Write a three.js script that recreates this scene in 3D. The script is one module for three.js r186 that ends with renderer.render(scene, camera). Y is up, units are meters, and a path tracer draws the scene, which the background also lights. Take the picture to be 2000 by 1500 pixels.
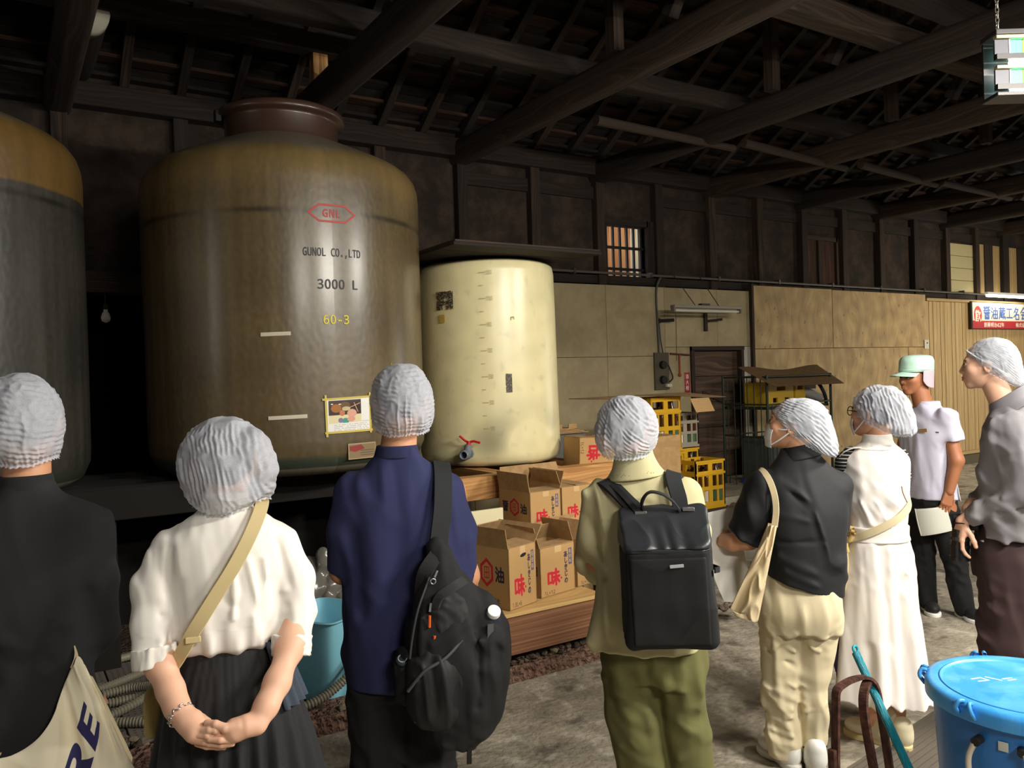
import * as THREE from 'three';
import { RoundedBoxGeometry } from 'three/addons/geometries/RoundedBoxGeometry.js';
import { mergeGeometries, toCreasedNormals } from 'three/addons/utils/BufferGeometryUtils.js';
import { ImprovedNoise } from 'three/addons/math/ImprovedNoise.js';
import { RectAreaLightUniformsLib } from 'three/addons/lights/RectAreaLightUniformsLib.js';

// ---------- camera, sky, lamps, exposure ----------
const scene = new THREE.Scene();
const FOCAL = 1570;                                            // pixels of a 2000 x 1500 frame
const camera = new THREE.PerspectiveCamera(2 * Math.atan(750 / FOCAL) * 180 / Math.PI, 4 / 3, 0.05, 60);
camera.position.set(0, 1.7, 0);
camera.rotation.order = 'YXZ';
camera.rotation.set(THREE.MathUtils.degToRad(-0.55), THREE.MathUtils.degToRad(-32.5), THREE.MathUtils.degToRad(-1.8));
scene.background = new THREE.Color(0.78, 0.76, 0.72);            // overcast daylight, only outside the windows
scene.backgroundIntensity = 1.1;
RectAreaLightUniformsLib.init();
// fluorescent fittings, the second an added fill lamp: [x, y, z, length, turn about y, tilt from straight down, power, colour]
const FITTINGS = [
  { p: [3.1, 3.1, 0.55], turn: 0.0, tilt: 0.8, power: 62, color: [1, 0.95, 0.85] },
  { p: [0.9, 3.1, 1.9], turn: 0.1, tilt: 0.75, power: 34, color: [1, 0.95, 0.85] },  // unseen, added to brighten the left side of the brown tank
  { p: [12.6, 3.0, -3.6], turn: -0.3, tilt: 0.62, power: 50, color: [1, 0.9, 0.7] },
  { p: [5.1, 3.1, -0.5], turn: 0.75, tilt: 0.75, power: 52, color: [1, 0.95, 0.85] },
];
const EXPOSURE = 4.3;

const renderer = new THREE.WebGLRenderer({ antialias: true });
renderer.toneMapping = THREE.LinearToneMapping;
renderer.toneMappingExposure = EXPOSURE;
renderer.shadowMap.enabled = true;

// ---------- small helpers ----------
const V = (x, y, z) => new THREE.Vector3(x, y, z);
const lerp = (a, b, t) => a + (b - a) * t, clamp = (x, a = 0, b = 1) => Math.min(b, Math.max(a, x));
const sstep = (a, b, x) => { const t = clamp((x - a) / (b - a)); return t * t * (3 - 2 * t); };
let seedState = 12345;
const srand = (s) => { seedState = s >>> 0; };
const rnd = () => { seedState = (seedState + 0x6d2b79f5) | 0; let t = Math.imul(seedState ^ (seedState >>> 15), 1 | seedState); t = (t + Math.imul(t ^ (t >>> 7), 61 | t)) ^ t; return ((t ^ (t >>> 14)) >>> 0) / 4294967296; };
const rr = (a, b) => a + (b - a) * rnd();
const PN = new ImprovedNoise(), noise = (x, y, z) => PN.noise(x + 100, y + 100, z + 100);
const fbm = (x, y, z, n = 4) => { let s = 0, a = 0.5; for (let i = 0; i < n; i++) { s += a * noise(x, y, z); x *= 2.03; y *= 2.03; z *= 2.03; a *= 0.5; } return s; };
const ridge = (x, y, z) => { const r = 1 - Math.abs(noise(x, y, z)) * 2; return r > 0 ? r * r : 0; };

// names, labels, parts
const taken = new Map();
const numbered = (n) => { const k = taken.get(n) || 0; taken.set(n, k + 1); return k ? n + '_' + String(k).padStart(3, '0') : n; };
function tag(o, label, category, group, kind) {
  if (label) o.userData.label = label;
  if (category) o.userData.category = category;
  if (group) o.userData.group = group;
  if (kind) o.userData.kind = kind;
  return o;
}
function thing(name, label, category, pos = [0, 0, 0], turn = 0, group) {
  const o = new THREE.Group(); o.name = numbered(name); o.position.set(...pos); o.rotation.y = turn; scene.add(o);
  return tag(o, label, category, group);
}
function shadow(m) { m.castShadow = m.receiveShadow = true; return m; }
function part(name, geo, mat, parent, label) {
  const g = Array.isArray(geo) ? merge(geo) : geo;
  const m = shadow(new THREE.Mesh(g, mat)); m.name = name; parent.add(m);
  if (label) m.userData.label = label;
  return m;
}
function solo(name, geo, mat, label, category, group) {          // a thing that is one mesh
  const m = part(numbered(name), geo, mat, scene); return tag(m, label, category, group);
}
function structure(name, geo, mat) {
  const m = geo ? part(numbered(name), geo, mat, scene) : Object.assign(new THREE.Group(), { name: numbered(name) });
  if (!geo) scene.add(m);
  m.userData.kind = 'structure'; return m;
}
function merge(list) {
  const keep = ['position', 'normal', 'uv'];
  const l = list.map((g) => { let h = g.index ? g.toNonIndexed() : g.clone(); for (const k of Object.keys(h.attributes)) if (!keep.includes(k)) h.deleteAttribute(k); if (!h.attributes.uv) h.setAttribute('uv', new THREE.BufferAttribute(new Float32Array(h.attributes.position.count * 2), 2)); return h; });
  return mergeGeometries(l);
}

// ---------- shapes ----------
// a box from a to b whose uv is in metres; long says which axis the grain (v) follows
function boxUV(g, w, h, d, long = 'y', off = 0) {
  const p = g.attributes.position, n = g.attributes.normal, uv = new Float32Array(p.count * 2);
  for (let i = 0; i < p.count; i++) {
    const x = p.getX(i), y = p.getY(i), z = p.getZ(i), ax = Math.abs(n.getX(i)), ay = Math.abs(n.getY(i)), az = Math.abs(n.getZ(i));
    let a, b;
    if (long === 'x') { b = x; a = ay > az ? z : y; if (ax > 0.7) { a = z; b = y; } }
    else if (long === 'z') { b = z; a = ax > ay ? y : x; if (az > 0.7) { a = x; b = y; } }
    else { b = y; a = ax > az ? z : x; if (ay > 0.7) { a = x; b = z; } }
    uv[i * 2] = a + off; uv[i * 2 + 1] = b + off * 1.7;
  }
  g.setAttribute('uv', new THREE.BufferAttribute(uv, 2)); return g;
}
function bx(x0, y0, z0, x1, y1, z1, o = {}) {
  const w = x1 - x0, h = y1 - y0, d = z1 - z0, r = o.r ?? 0;
  const g = r ? new RoundedBoxGeometry(w, h, d, o.seg ?? 1, Math.min(r, w / 2.01, h / 2.01, d / 2.01)) : new THREE.BoxGeometry(w, h, d);
  boxUV(g, w, h, d, o.long ?? (w > h && w > d ? 'x' : d > h ? 'z' : 'y'), o.off ?? 0);
  g.translate((x0 + x1) / 2, (y0 + y1) / 2, (z0 + z1) / 2); return g;
}
// a beam between two points, w across, h high
function beam(a, b, w, h, o = {}) {
  const A = V(...a), B = V(...b), L = A.distanceTo(B), g = new RoundedBoxGeometry(w, h, L, 1, o.r ?? Math.min(w, h) * 0.08);
  boxUV(g, w, h, L, 'z', o.off ?? 0);
  if (o.wobble) { const p = g.attributes.position; for (let i = 0; i < p.count; i++) { p.setX(i, p.getX(i) + o.wobble * rr(-1, 1)); p.setY(i, p.getY(i) + o.wobble * rr(-1, 1)); } }
  const d = B.clone().sub(A).normalize(), m = new THREE.Matrix4().lookAt(d, V(0, 0, 0), Math.abs(d.y) > 0.95 ? V(1, 0, 0) : V(0, 1, 0));
  g.applyMatrix4(m); g.translate((A.x + B.x) / 2, (A.y + B.y) / 2, (A.z + B.z) / 2); return g;
}
function tube(pts, r, seg = 40, rad = 10, closed = false) {
  const c = new THREE.CatmullRomCurve3(pts.map((p) => V(...p)), closed); return new THREE.TubeGeometry(c, seg, r, rad, closed);
}
function rod(a, b, r0, r1 = r0, seg = 12) {
  const A = V(...a), B = V(...b), L = A.distanceTo(B), g = new THREE.CylinderGeometry(r1, r0, L, seg);
  g.applyQuaternion(new THREE.Quaternion().setFromUnitVectors(V(0, 1, 0), B.clone().sub(A).normalize())); g.translate((A.x + B.x) / 2, (A.y + B.y) / 2, (A.z + B.z) / 2); return g;
}
const lathe = (pts, seg = 48) => new THREE.LatheGeometry(pts.map((p) => new THREE.Vector2(...p)), seg);
function shapeOf(pts) { const s = new THREE.Shape(); pts.forEach((p, i) => i ? s.lineTo(...p) : s.moveTo(...p)); s.closePath(); return s; }
function extrude(pts, depth, bevel = 0, holes = []) {
  const s = shapeOf(pts); holes.forEach((h) => s.holes.push(new THREE.Path(h.map((p) => new THREE.Vector2(...p)))));
  return new THREE.ExtrudeGeometry(s, { depth, bevelEnabled: bevel > 0, bevelSize: bevel, bevelThickness: bevel, bevelSegments: 2, steps: 1 });
}
// a flat strap swept along points; flat = outward normals (one per point or a single one)
function ribbon(pts, flat, width, thick, seg = 40, wobble = 0) {
  const c = new THREE.CatmullRomCurve3(pts.map((p) => V(...p))), F = Array.isArray(flat[0]) ? new THREE.CatmullRomCurve3(flat.map((p) => V(...p))) : null;
  const pos = [], idx = [], uv = [], prof = [[-0.5, -0.5], [-0.46, 0.5], [0.46, 0.5], [0.5, -0.5]];
  for (let i = 0; i <= seg; i++) {
    const t = i / seg, P = c.getPoint(t), T = c.getTangent(t), N = (F ? F.getPoint(t) : V(...flat)); N.addScaledVector(T, -N.dot(T)).normalize();
    const S = T.clone().cross(N), w = typeof width === 'function' ? width(t) : width, wb = wobble ? noise(t * 9, 3, 7) * wobble : 0;
    for (const [a, b] of prof) { pos.push(P.x + S.x * a * w + N.x * (b * thick + wb), P.y + S.y * a * w + N.y * (b * thick + wb), P.z + S.z * a * w + N.z * (b * thick + wb)); uv.push(a * w, t * 1.0); }
    if (i) for (let k = 0; k < 4; k++) { const a = (i - 1) * 4 + k, b = (i - 1) * 4 + (k + 1) % 4; idx.push(a, b, b + 4, a, b + 4, a + 4); }
  }
  idx.push(0, 2, 1, 0, 3, 2); const e = seg * 4; idx.push(e, e + 1, e + 2, e, e + 2, e + 3);
  const g = new THREE.BufferGeometry(); g.setAttribute('position', new THREE.Float32BufferAttribute(pos, 3)); g.setAttribute('uv', new THREE.Float32BufferAttribute(uv, 2)); g.setIndex(idx);
  return toCreasedNormals(g, 0.9);
}
// a closed sheet over a grid: f(u, v) gives the middle point, thickness goes along its normal
function sheet(f, nu, nv, thick) {
  const pos = [], uv = [], idx = [], P = [], N = [];
  for (let j = 0; j <= nv; j++) for (let i = 0; i <= nu; i++) P.push(V(...f(i / nu, j / nv)));
  const at = (i, j) => P[clamp(j, 0, nv) * (nu + 1) + clamp(i, 0, nu)];
  for (let j = 0; j <= nv; j++) for (let i = 0; i <= nu; i++) N.push(at(i + 1, j).clone().sub(at(i - 1, j)).cross(at(i, j + 1).clone().sub(at(i, j - 1))).normalize());
  const n = P.length;
  for (const s of [0.5, -0.5]) for (let k = 0; k < n; k++) { const p = P[k].clone().addScaledVector(N[k], s * thick); pos.push(p.x, p.y, p.z); uv.push((k % (nu + 1)) / nu, Math.floor(k / (nu + 1)) / nv); }
  const q = (a, b, c, d) => idx.push(a, b, c, a, c, d);
  for (let j = 0; j < nv; j++) for (let i = 0; i < nu; i++) { const a = j * (nu + 1) + i; q(a, a + 1, a + nu + 2, a + nu + 1); q(n + a, n + a + nu + 1, n + a + nu + 2, n + a + 1); }
  for (let i = 0; i < nu; i++) { q(i, n + i, n + i + 1, i + 1); const a = nv * (nu + 1) + i; q(a, a + 1, n + a + 1, n + a); }
  for (let j = 0; j < nv; j++) { const a = j * (nu + 1), b = a + nu + 1; q(a, b, n + b, n + a); const c = a + nu, d = b + nu; q(c, n + c, n + d, d); }
  const g = new THREE.BufferGeometry(); g.setAttribute('position', new THREE.Float32BufferAttribute(pos, 3)); g.setAttribute('uv', new THREE.Float32BufferAttribute(uv, 2)); g.setIndex(idx); g.computeVertexNormals();
  return g;
}
const moved = (g, x, y, z, ry = 0, rx = 0, rz = 0) => { g.applyMatrix4(new THREE.Matrix4().compose(V(x, y, z), new THREE.Quaternion().setFromEuler(new THREE.Euler(rx, ry, rz, 'YXZ')), V(1, 1, 1))); return g; };

// ---------- textures and materials ----------
function dataTex(w, h, f, srgb = true, rep) {                     // f(u, v) gives [r, g, b] 0..1
  const d = new Uint8Array(w * h * 4);
  for (let y = 0; y < h; y++) for (let x = 0; x < w; x++) { const c = f(x / w, y / h), i = (y * w + x) * 4; d[i] = clamp(c[0]) * 255; d[i + 1] = clamp(c[1]) * 255; d[i + 2] = clamp(c[2]) * 255; d[i + 3] = 255; }
  const t = new THREE.DataTexture(d, w, h); t.wrapS = t.wrapT = THREE.RepeatWrapping; t.magFilter = THREE.LinearFilter; t.minFilter = THREE.LinearMipmapLinearFilter; t.generateMipmaps = true;
  if (srgb) t.colorSpace = THREE.SRGBColorSpace; if (rep) t.repeat.set(...rep); t.needsUpdate = true; return t;
}
function canvasTex(w, h, draw) {
  const c = document.createElement('canvas'); c.width = w; c.height = h; const x = c.getContext('2d'); draw(x, w, h);
  const t = new THREE.CanvasTexture(c); t.colorSpace = THREE.SRGBColorSpace; t.anisotropy = 8; return t;
}
const rgb = (r, g, b) => new THREE.Color().setRGB(r / 255, g / 255, b / 255, THREE.SRGBColorSpace);
const mat = (r, g, b, rough = 0.8, extra = {}) => new THREE.MeshStandardMaterial({ color: rgb(r, g, b), roughness: rough, ...extra });
const pmat = (r, g, b, rough = 0.8, extra = {}) => new THREE.MeshPhysicalMaterial({ color: rgb(r, g, b), roughness: rough, ...extra });
// periodic gradient noise over the unit square, n by m cells
const hsh = (i, j, s) => { let h = Math.imul(i, 374761393) + Math.imul(j, 668265263) + Math.imul(Math.round(s * 131), 1274126177); h = Math.imul(h ^ (h >>> 13), 1274126177); return ((h ^ (h >>> 16)) >>> 0) / 4294967296 * 6.2832; };
const pnoise = (u, v, n, m, s) => {
  n = Math.max(1, Math.round(n)); m = Math.max(1, Math.round(m)); const x = (u - Math.floor(u)) * n, y = (v - Math.floor(v)) * m, i = Math.floor(x) % n, j = Math.floor(y) % m, fx = x - Math.floor(x), fy = y - Math.floor(y);
  const g = (a, b, dx, dy) => { const h = hsh(a % n, b % m, s); return Math.cos(h) * dx + Math.sin(h) * dy; }, q = (t) => t * t * t * (t * (t * 6 - 15) + 10);
  return 1.4 * lerp(lerp(g(i, j, fx, fy), g(i + 1, j, fx - 1, fy), q(fx)), lerp(g(i, j + 1, fx, fy - 1), g(i + 1, j + 1, fx - 1, fy - 1), q(fx)), q(fy));
};
function woodTex(c0, c1, s, rep, strong = 1) {                    // grain runs along v
  return dataTex(256, 512, (u, v) => {
    const bend = pnoise(u, v, 3, 2, s) * 0.16, g = pnoise(u + bend, v, 60, 1.5, s + 5), g2 = pnoise(u + bend, v, 14, 1, s + 9), g3 = pnoise(u, v, 120, 8, s + 3);
    const t = clamp(0.5 + (g * 0.7 + g2 * 0.9 + g3 * 0.25) * strong);
    return [0, 1, 2].map((k) => lerp(c0[k], c1[k], t) / 255);
  }, true, rep);
}
function mottle(c0, c1, s, rep, n = 6, w = 256) {
  return dataTex(w, w, (u, v) => { const t = clamp(0.5 + pnoise(u, v, n, n, s) * 0.8 + pnoise(u, v, n * 3, n * 3, s + 2) * 0.5 + pnoise(u, v, n * 9, n * 9, s + 4) * 0.3); return [0, 1, 2].map((k) => lerp(c0[k], c1[k], t) / 255); }, true, rep);
}
// ---------- distance fields and their meshes ----------
const smin = (a, b, k) => { const h = Math.max(k - Math.abs(a - b), 0) / k; return Math.min(a, b) - h * h * k * 0.25; };
const smax = (a, b, k) => -smin(-a, -b, k);
const ell = (c, r) => (x, y, z) => { const a = (x - c[0]) / r[0], b = (y - c[1]) / r[1], d = (z - c[2]) / r[2], k = Math.sqrt(a * a + b * b + d * d), a2 = a / r[0], b2 = b / r[1], d2 = d / r[2], g = Math.sqrt(a2 * a2 + b2 * b2 + d2 * d2); return g < 1e-9 ? -Math.min(...r) : k * (k - 1) / g; };
// tapered capsule; with flat, the end is cut square
function cone(a, b, ra, rb, flat = 0) {
  const dx = b[0] - a[0], dy = b[1] - a[1], dz = b[2] - a[2], L2 = dx * dx + dy * dy + dz * dz, L = Math.sqrt(L2);
  return (x, y, z) => {
    const px = x - a[0], py = y - a[1], pz = z - a[2], s = (px * dx + py * dy + pz * dz) / L2, t = s < 0 ? 0 : s > 1 ? 1 : s;
    const qx = px - dx * t, qy = py - dy * t, qz = pz - dz * t, d = Math.sqrt(qx * qx + qy * qy + qz * qz) - (ra + (rb - ra) * t);
    return flat ? Math.max(d, (s - 1) * L) : d;
  };
}
// chain of tapered capsules through points [x, y, z, r]
const chain = (pts, k = 0.02) => { const c = []; for (let i = 1; i < pts.length; i++) c.push(cone(pts[i - 1], pts[i], pts[i - 1][3], pts[i][3])); return (x, y, z) => { let d = c[0](x, y, z); for (let i = 1; i < c.length; i++) d = smin(d, c[i](x, y, z), k); return d; }; };
// a stack of superellipses: rows [y, cx, cz, halfwidth, halfdepth]
function loft(rows, n = 2.4, round = 0.012) {
  const S = 96, y0 = rows[0][0], y1 = rows[rows.length - 1][0], T = [], ys = rows.map((r) => r[0]);
  for (let i = 0; i <= S; i++) {
    const y = y0 + (y1 - y0) * i / S; let k = 0; while (k < rows.length - 2 && y > ys[k + 1]) k++;
    const t = (y - ys[k]) / (ys[k + 1] - ys[k]), r = [];
    for (let c = 1; c < 5; c++) {
      const p1 = rows[k][c], p2 = rows[k + 1][c], m = (i0, i1) => (rows[i1][c] - rows[i0][c]) / (ys[i1] - ys[i0]), h = ys[k + 1] - ys[k];
      const m1 = (k > 0 ? m(k - 1, k + 1) : m(k, k + 1)) * h, m2 = (k + 2 < rows.length ? m(k, k + 2) : m(k, k + 1)) * h, t2 = t * t, t3 = t2 * t;
      r.push((2 * t3 - 3 * t2 + 1) * p1 + (t3 - 2 * t2 + t) * m1 + (-2 * t3 + 3 * t2) * p2 + (t3 - t2) * m2);
    }
    T.push(r);
  }
  return (x, y, z) => {
    const s = clamp((y - y0) / (y1 - y0)) * S, i = Math.min(S - 1, Math.floor(s)), t = s - i, A = T[i], B = T[i + 1];
    const cx = A[0] + (B[0] - A[0]) * t, cz = A[1] + (B[1] - A[1]) * t, w = Math.max(0.004, A[2] + (B[2] - A[2]) * t), d = Math.max(0.004, A[3] + (B[3] - A[3]) * t);
    const qx = Math.abs(x - cx) / w, qz = Math.abs(z - cz) / d, q = Math.pow(Math.pow(qx, n) + Math.pow(qz, n), 1 / n);
    const rad = Math.hypot(x - cx, z - cz), side = q > 1e-6 ? rad * (1 - 1 / q) : -Math.min(w, d);
    return smax(side, Math.max(y0 - y, y - y1), round);
  };
}
// creases: each [x0,y0,z0, x1,y1,z1, width, height] pushes the surface out (height < 0: in)
function creases(list) {
  const c = list.map((f) => { const s = cone(f.slice(0, 3), f.slice(3, 6), 0, 0), w = f[6] * (f[6] > 0.004 ? 1.2 : 1), h = f[7] * (f[6] > 0.004 ? 0.85 : 1); return (x, y, z) => { const d = s(x, y, z) / w; return d > 2.5 ? 0 : h * Math.exp(-d * d); }; });
  return (x, y, z) => { let s = 0; for (let i = 0; i < c.length; i++) s += c[i](x, y, z); return s; };
}
// surface nets, refined only near the surface
function net(f, lo, hi, h) {
  const n = [0, 1, 2].map((k) => Math.ceil((hi[k] - lo[k]) / h / 4) * 4), [nx, ny, nz] = n.map((k) => k + 1), val = new Float32Array(nx * ny * nz).fill(1);
  const at = (i, j, k) => (k * ny + j) * nx + i, done = new Uint8Array(nx * ny * nz);
  const reach = h * 4 * 0.87 * 1.25 + h * 1.5 + 0.012;
  for (let k = 0; k < n[2]; k += 4) for (let j = 0; j < n[1]; j += 4) for (let i = 0; i < n[0]; i += 4) {
    const c = f(lo[0] + (i + 2) * h, lo[1] + (j + 2) * h, lo[2] + (k + 2) * h), far = Math.abs(c) > reach;
    for (let c2 = 0; c2 <= 4; c2++) for (let b = 0; b <= 4; b++) for (let a = 0; a <= 4; a++) {
      const q = at(i + a, j + b, k + c2);
      if (far) { if (!done[q]) val[q] = c; } else if (done[q] !== 1) { done[q] = 1; val[q] = f(lo[0] + (i + a) * h, lo[1] + (j + b) * h, lo[2] + (k + c2) * h); }
    }
  }
  const id = new Int32Array(nx * ny * nz).fill(-1), pos = [], idx = [];
  const C = [[0, 0, 0], [1, 0, 0], [0, 1, 0], [1, 1, 0], [0, 0, 1], [1, 0, 1], [0, 1, 1], [1, 1, 1]], E = [[0, 1], [2, 3], [4, 5], [6, 7], [0, 2], [1, 3], [4, 6], [5, 7], [0, 4], [1, 5], [2, 6], [3, 7]];
  const cv = new Float32Array(8);
  for (let k = 0; k < n[2]; k++) for (let j = 0; j < n[1]; j++) for (let i = 0; i < n[0]; i++) {
    let m = 0; for (let c = 0; c < 8; c++) { cv[c] = val[at(i + C[c][0], j + C[c][1], k + C[c][2])]; if (cv[c] < 0) m |= 1 << c; }
    if (m === 0 || m === 255) continue;
    let x = 0, y = 0, z = 0, s = 0;
    for (const [a, b] of E) if ((cv[a] < 0) !== (cv[b] < 0)) { const t = cv[a] / (cv[a] - cv[b]); x += lerp(C[a][0], C[b][0], t); y += lerp(C[a][1], C[b][1], t); z += lerp(C[a][2], C[b][2], t); s++; }
    id[at(i, j, k)] = pos.length / 3; pos.push(lo[0] + (i + x / s) * h, lo[1] + (j + y / s) * h, lo[2] + (k + z / s) * h);
  }
  const quad = (a, b, c, d, flip) => { if (a < 0 || b < 0 || c < 0 || d < 0) return; flip ? idx.push(a, c, b, a, d, c) : idx.push(a, b, c, a, c, d); };
  for (let k = 1; k < n[2]; k++) for (let j = 1; j < n[1]; j++) for (let i = 1; i < n[0]; i++) {
    const v = val[at(i, j, k)] < 0;
    if (v !== val[at(i + 1, j, k)] < 0) quad(id[at(i, j - 1, k - 1)], id[at(i, j, k - 1)], id[at(i, j, k)], id[at(i, j - 1, k)], !v);
    if (v !== val[at(i, j + 1, k)] < 0) quad(id[at(i - 1, j, k - 1)], id[at(i - 1, j, k)], id[at(i, j, k)], id[at(i, j, k - 1)], !v);
    if (v !== val[at(i, j, k + 1)] < 0) quad(id[at(i - 1, j - 1, k)], id[at(i, j - 1, k)], id[at(i, j, k)], id[at(i - 1, j, k)], !v);
  }
  const N = new Float32Array(pos.length), uv = new Float32Array(pos.length / 3 * 2), e = h * 0.5;
  for (let q = 0; q < pos.length; q += 3) {
    let x = pos[q], y = pos[q + 1], z = pos[q + 2];
    let gx = f(x + e, y, z) - f(x - e, y, z), gy = f(x, y + e, z) - f(x, y - e, z), gz = f(x, y, z + e) - f(x, y, z - e), l = Math.hypot(gx, gy, gz) || 1;
    const step = clamp(f(x, y, z) / (l / (2 * e)), -h * 0.5, h * 0.5); gx /= l; gy /= l; gz /= l;
    pos[q] = x - gx * step; pos[q + 1] = y - gy * step; pos[q + 2] = z - gz * step; N[q] = gx; N[q + 1] = gy; N[q + 2] = gz;
    uv[q / 3 * 2] = Math.abs(gx) > 0.75 ? z : x; uv[q / 3 * 2 + 1] = y;
  }
  const g = new THREE.BufferGeometry(); g.setAttribute('position', new THREE.Float32BufferAttribute(pos, 3)); g.setAttribute('normal', new THREE.BufferAttribute(N, 3)); g.setAttribute('uv', new THREE.BufferAttribute(uv, 2)); g.setIndex(idx);
  return g;
}
const joined = (list) => { for (const g of list) g.morphAttributes = {}; return mergeGeometries(list); };
// ---------- materials of the building ----------
const darkWood = new THREE.MeshStandardMaterial({ map: woodTex([22, 16, 12], [48, 35, 26], 3, [3, 0.7]), roughness: 0.85 });
const oldWood = new THREE.MeshStandardMaterial({ map: woodTex([32, 23, 17], [68, 51, 37], 8, [3, 0.6]), roughness: 0.85 });
const boardWood = new THREE.MeshStandardMaterial({ map: woodTex([40, 24, 17], [78, 48, 31], 12, [3, 0.8]), roughness: 0.9 });
const boardWood2 = new THREE.MeshStandardMaterial({ map: woodTex([22, 16, 12], [46, 33, 24], 22, [3, 0.8]), roughness: 0.9 });
const paleWood = new THREE.MeshStandardMaterial({ map: woodTex([150, 104, 58], [206, 158, 98], 17, [2.5, 0.8]), roughness: 0.7 });
const clay = new THREE.MeshStandardMaterial({ map: mottle([38, 30, 25], [64, 51, 41], 5, [0.7, 0.7], 5), roughness: 0.95 });
const beigePanel = new THREE.MeshStandardMaterial({ map: mottle([166, 150, 116], [182, 166, 130], 31, [0.5, 0.5], 4), roughness: 0.75 });
const greyPanel = new THREE.MeshStandardMaterial({ map: mottle([170, 164, 150], [186, 180, 166], 33, [0.5, 0.5], 4), roughness: 0.6 });
const plywood = [41, 47].map((s) => new THREE.MeshStandardMaterial({ map: dataTex(256, 512, (u, v) => {
  const bend = pnoise(u, v, 4, 3, s) * 0.1, g = pnoise(u + bend, v, 24, 2.5, s + 5), f = pnoise(u + bend, v, 110, 4, s), m = pnoise(u, v, 12, 12, s + 1);
  let t = clamp(0.62 + g * 0.16 + f * 0.16 + m * 0.3); const k = Math.max(0, pnoise(u, v, 36, 26, s + 8) - 0.6) * 6; t = clamp(t - k);
  return [lerp(132, 202, t) / 255, lerp(108, 174, t) / 255, lerp(76, 122, t) / 255];
}, true, [0.5, 0.45]), roughness: 0.7 }));
const wainscotMats = [51, 55, 58].map((s) => new THREE.MeshStandardMaterial({ map: woodTex([158, 130, 84], [204, 176, 124], s, [4, 0.45], 0.8), roughness: 0.6 }));
const concrete = new THREE.MeshStandardMaterial({ map: dataTex(1024, 1024, (u, v) => {
  const m = pnoise(u, v, 18, 18, 2), m2 = pnoise(u, v, 50, 50, 6), g = pnoise(u, v, 170, 170, 9), st = Math.max(0, pnoise(u, v, 34, 34, 15) + 0.4 * pnoise(u, v, 110, 110, 35) - 0.18), wet = Math.max(0, pnoise(u, v, 24, 24, 25) + 0.4 * pnoise(u, v, 80, 80, 45) - 0.2);
  const t = clamp(0.66 + m * 0.28 + m2 * 0.22 + g * 0.1 - wet * 1.2); const w = clamp(st * 1.2);
  return [lerp(lerp(108, 182, t), 206, w) / 255, lerp(lerp(100, 172, t), 197, w) / 255, lerp(lerp(88, 153, t), 180, w) / 255];
}, true, [0.22, 0.22]), roughness: 0.75, bumpMap: mottle([0, 0, 0], [255, 255, 255], 61, [0.9, 0.9], 40), bumpScale: 0.004 });
concrete.bumpMap.colorSpace = THREE.NoColorSpace;
const earth = new THREE.MeshStandardMaterial({ map: mottle([58, 46, 36], [104, 86, 68], 71, [0.8, 0.8], 40, 512), roughness: 0.95, bumpMap: concrete.bumpMap, bumpScale: 0.02 });
const redMortar = new THREE.MeshStandardMaterial({ map: mottle([96, 68, 56], [142, 110, 92], 75, [1, 1], 30, 512), roughness: 0.9, bumpMap: concrete.bumpMap, bumpScale: 0.02 });
const metalDark = mat(70, 68, 62, 0.5, { metalness: 0.4 }), galvanised = mat(120, 118, 110, 0.45, { metalness: 0.6 });
const black = mat(20, 20, 21, 0.7), blackGloss = mat(16, 16, 18, 0.35), white = mat(232, 232, 228, 0.6);

// ---------- floor ----------
const floor = structure('floor');
part('concrete_slab', bx(-6.2, -0.15, -3.77, 17, 0, 5.2), concrete, floor);
part('concrete_slab', bx(3.95, -0.15, -7.6, 17, 0, -3.77), concrete, floor);
part('earth_floor', bx(-6.2, -0.15, -7.6, 3.95, 0.075, -3.9), earth, floor);
part('kerb', [extrude([[0, 0], [0.17, 0], [0.17, 0.1], [0.012, 0.085]], 10.15).applyMatrix4(new THREE.Matrix4().makeRotationY(Math.PI / 2)).translate(-6.2, 0, -3.76)], redMortar, floor);
part('landing', bx(5.3, 0, -7.3, 8.45, 0.32, -6.1, { r: 0.02 }), concrete, floor);
// rubble stones bedded along the kerb and around the stand of the boxes
{
  srand(77);
  const stoneMats = [mottle([70, 60, 50], [128, 112, 94], 81, [2, 2], 8), mottle([46, 38, 34], [88, 72, 60], 83, [2, 2], 8), mottle([98, 84, 68], [150, 134, 110], 87, [2, 2], 8)].map((t) => new THREE.MeshStandardMaterial({ map: t, roughness: 0.95 }));
  const forms = [0, 1, 2, 3, 4].map((k) => { const g = new THREE.IcosahedronGeometry(1, 1), p = g.attributes.position; for (let i = 0; i < p.count; i++) { const x = p.getX(i), y = p.getY(i), z = p.getZ(i), r = 1 + 0.5 * noise(x * 1.3 + k * 7, y * 1.3, z * 1.3 + k); p.setXYZ(i, x * r, y * r * 0.72, z * r * 0.8); } g.computeVertexNormals(); return toCreasedNormals(g, 0.5); });
  const put = (x, y, z, s) => { const m = part('stone', forms[Math.floor(rnd() * 5)], stoneMats[Math.floor(rnd() * 3)], floor); m.position.set(x, y, z); m.scale.set(s * rr(0.8, 1.3), s * rr(0.7, 1), s); m.rotation.set(rr(-0.4, 0.4), rr(0, 6.28), rr(-0.4, 0.4)); };
  for (let i = 0; i < 170; i++) put(rr(1.7, 4.2), rr(0.09, 0.11), -3.785 - rr(0, 0.06), rr(0.014, 0.03));
  for (let i = 0; i < 60; i++) put(rr(0.2, 1.7), rr(0.08, 0.1), -3.8 - rr(0, 0.4), rr(0.014, 0.036));
}
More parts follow.
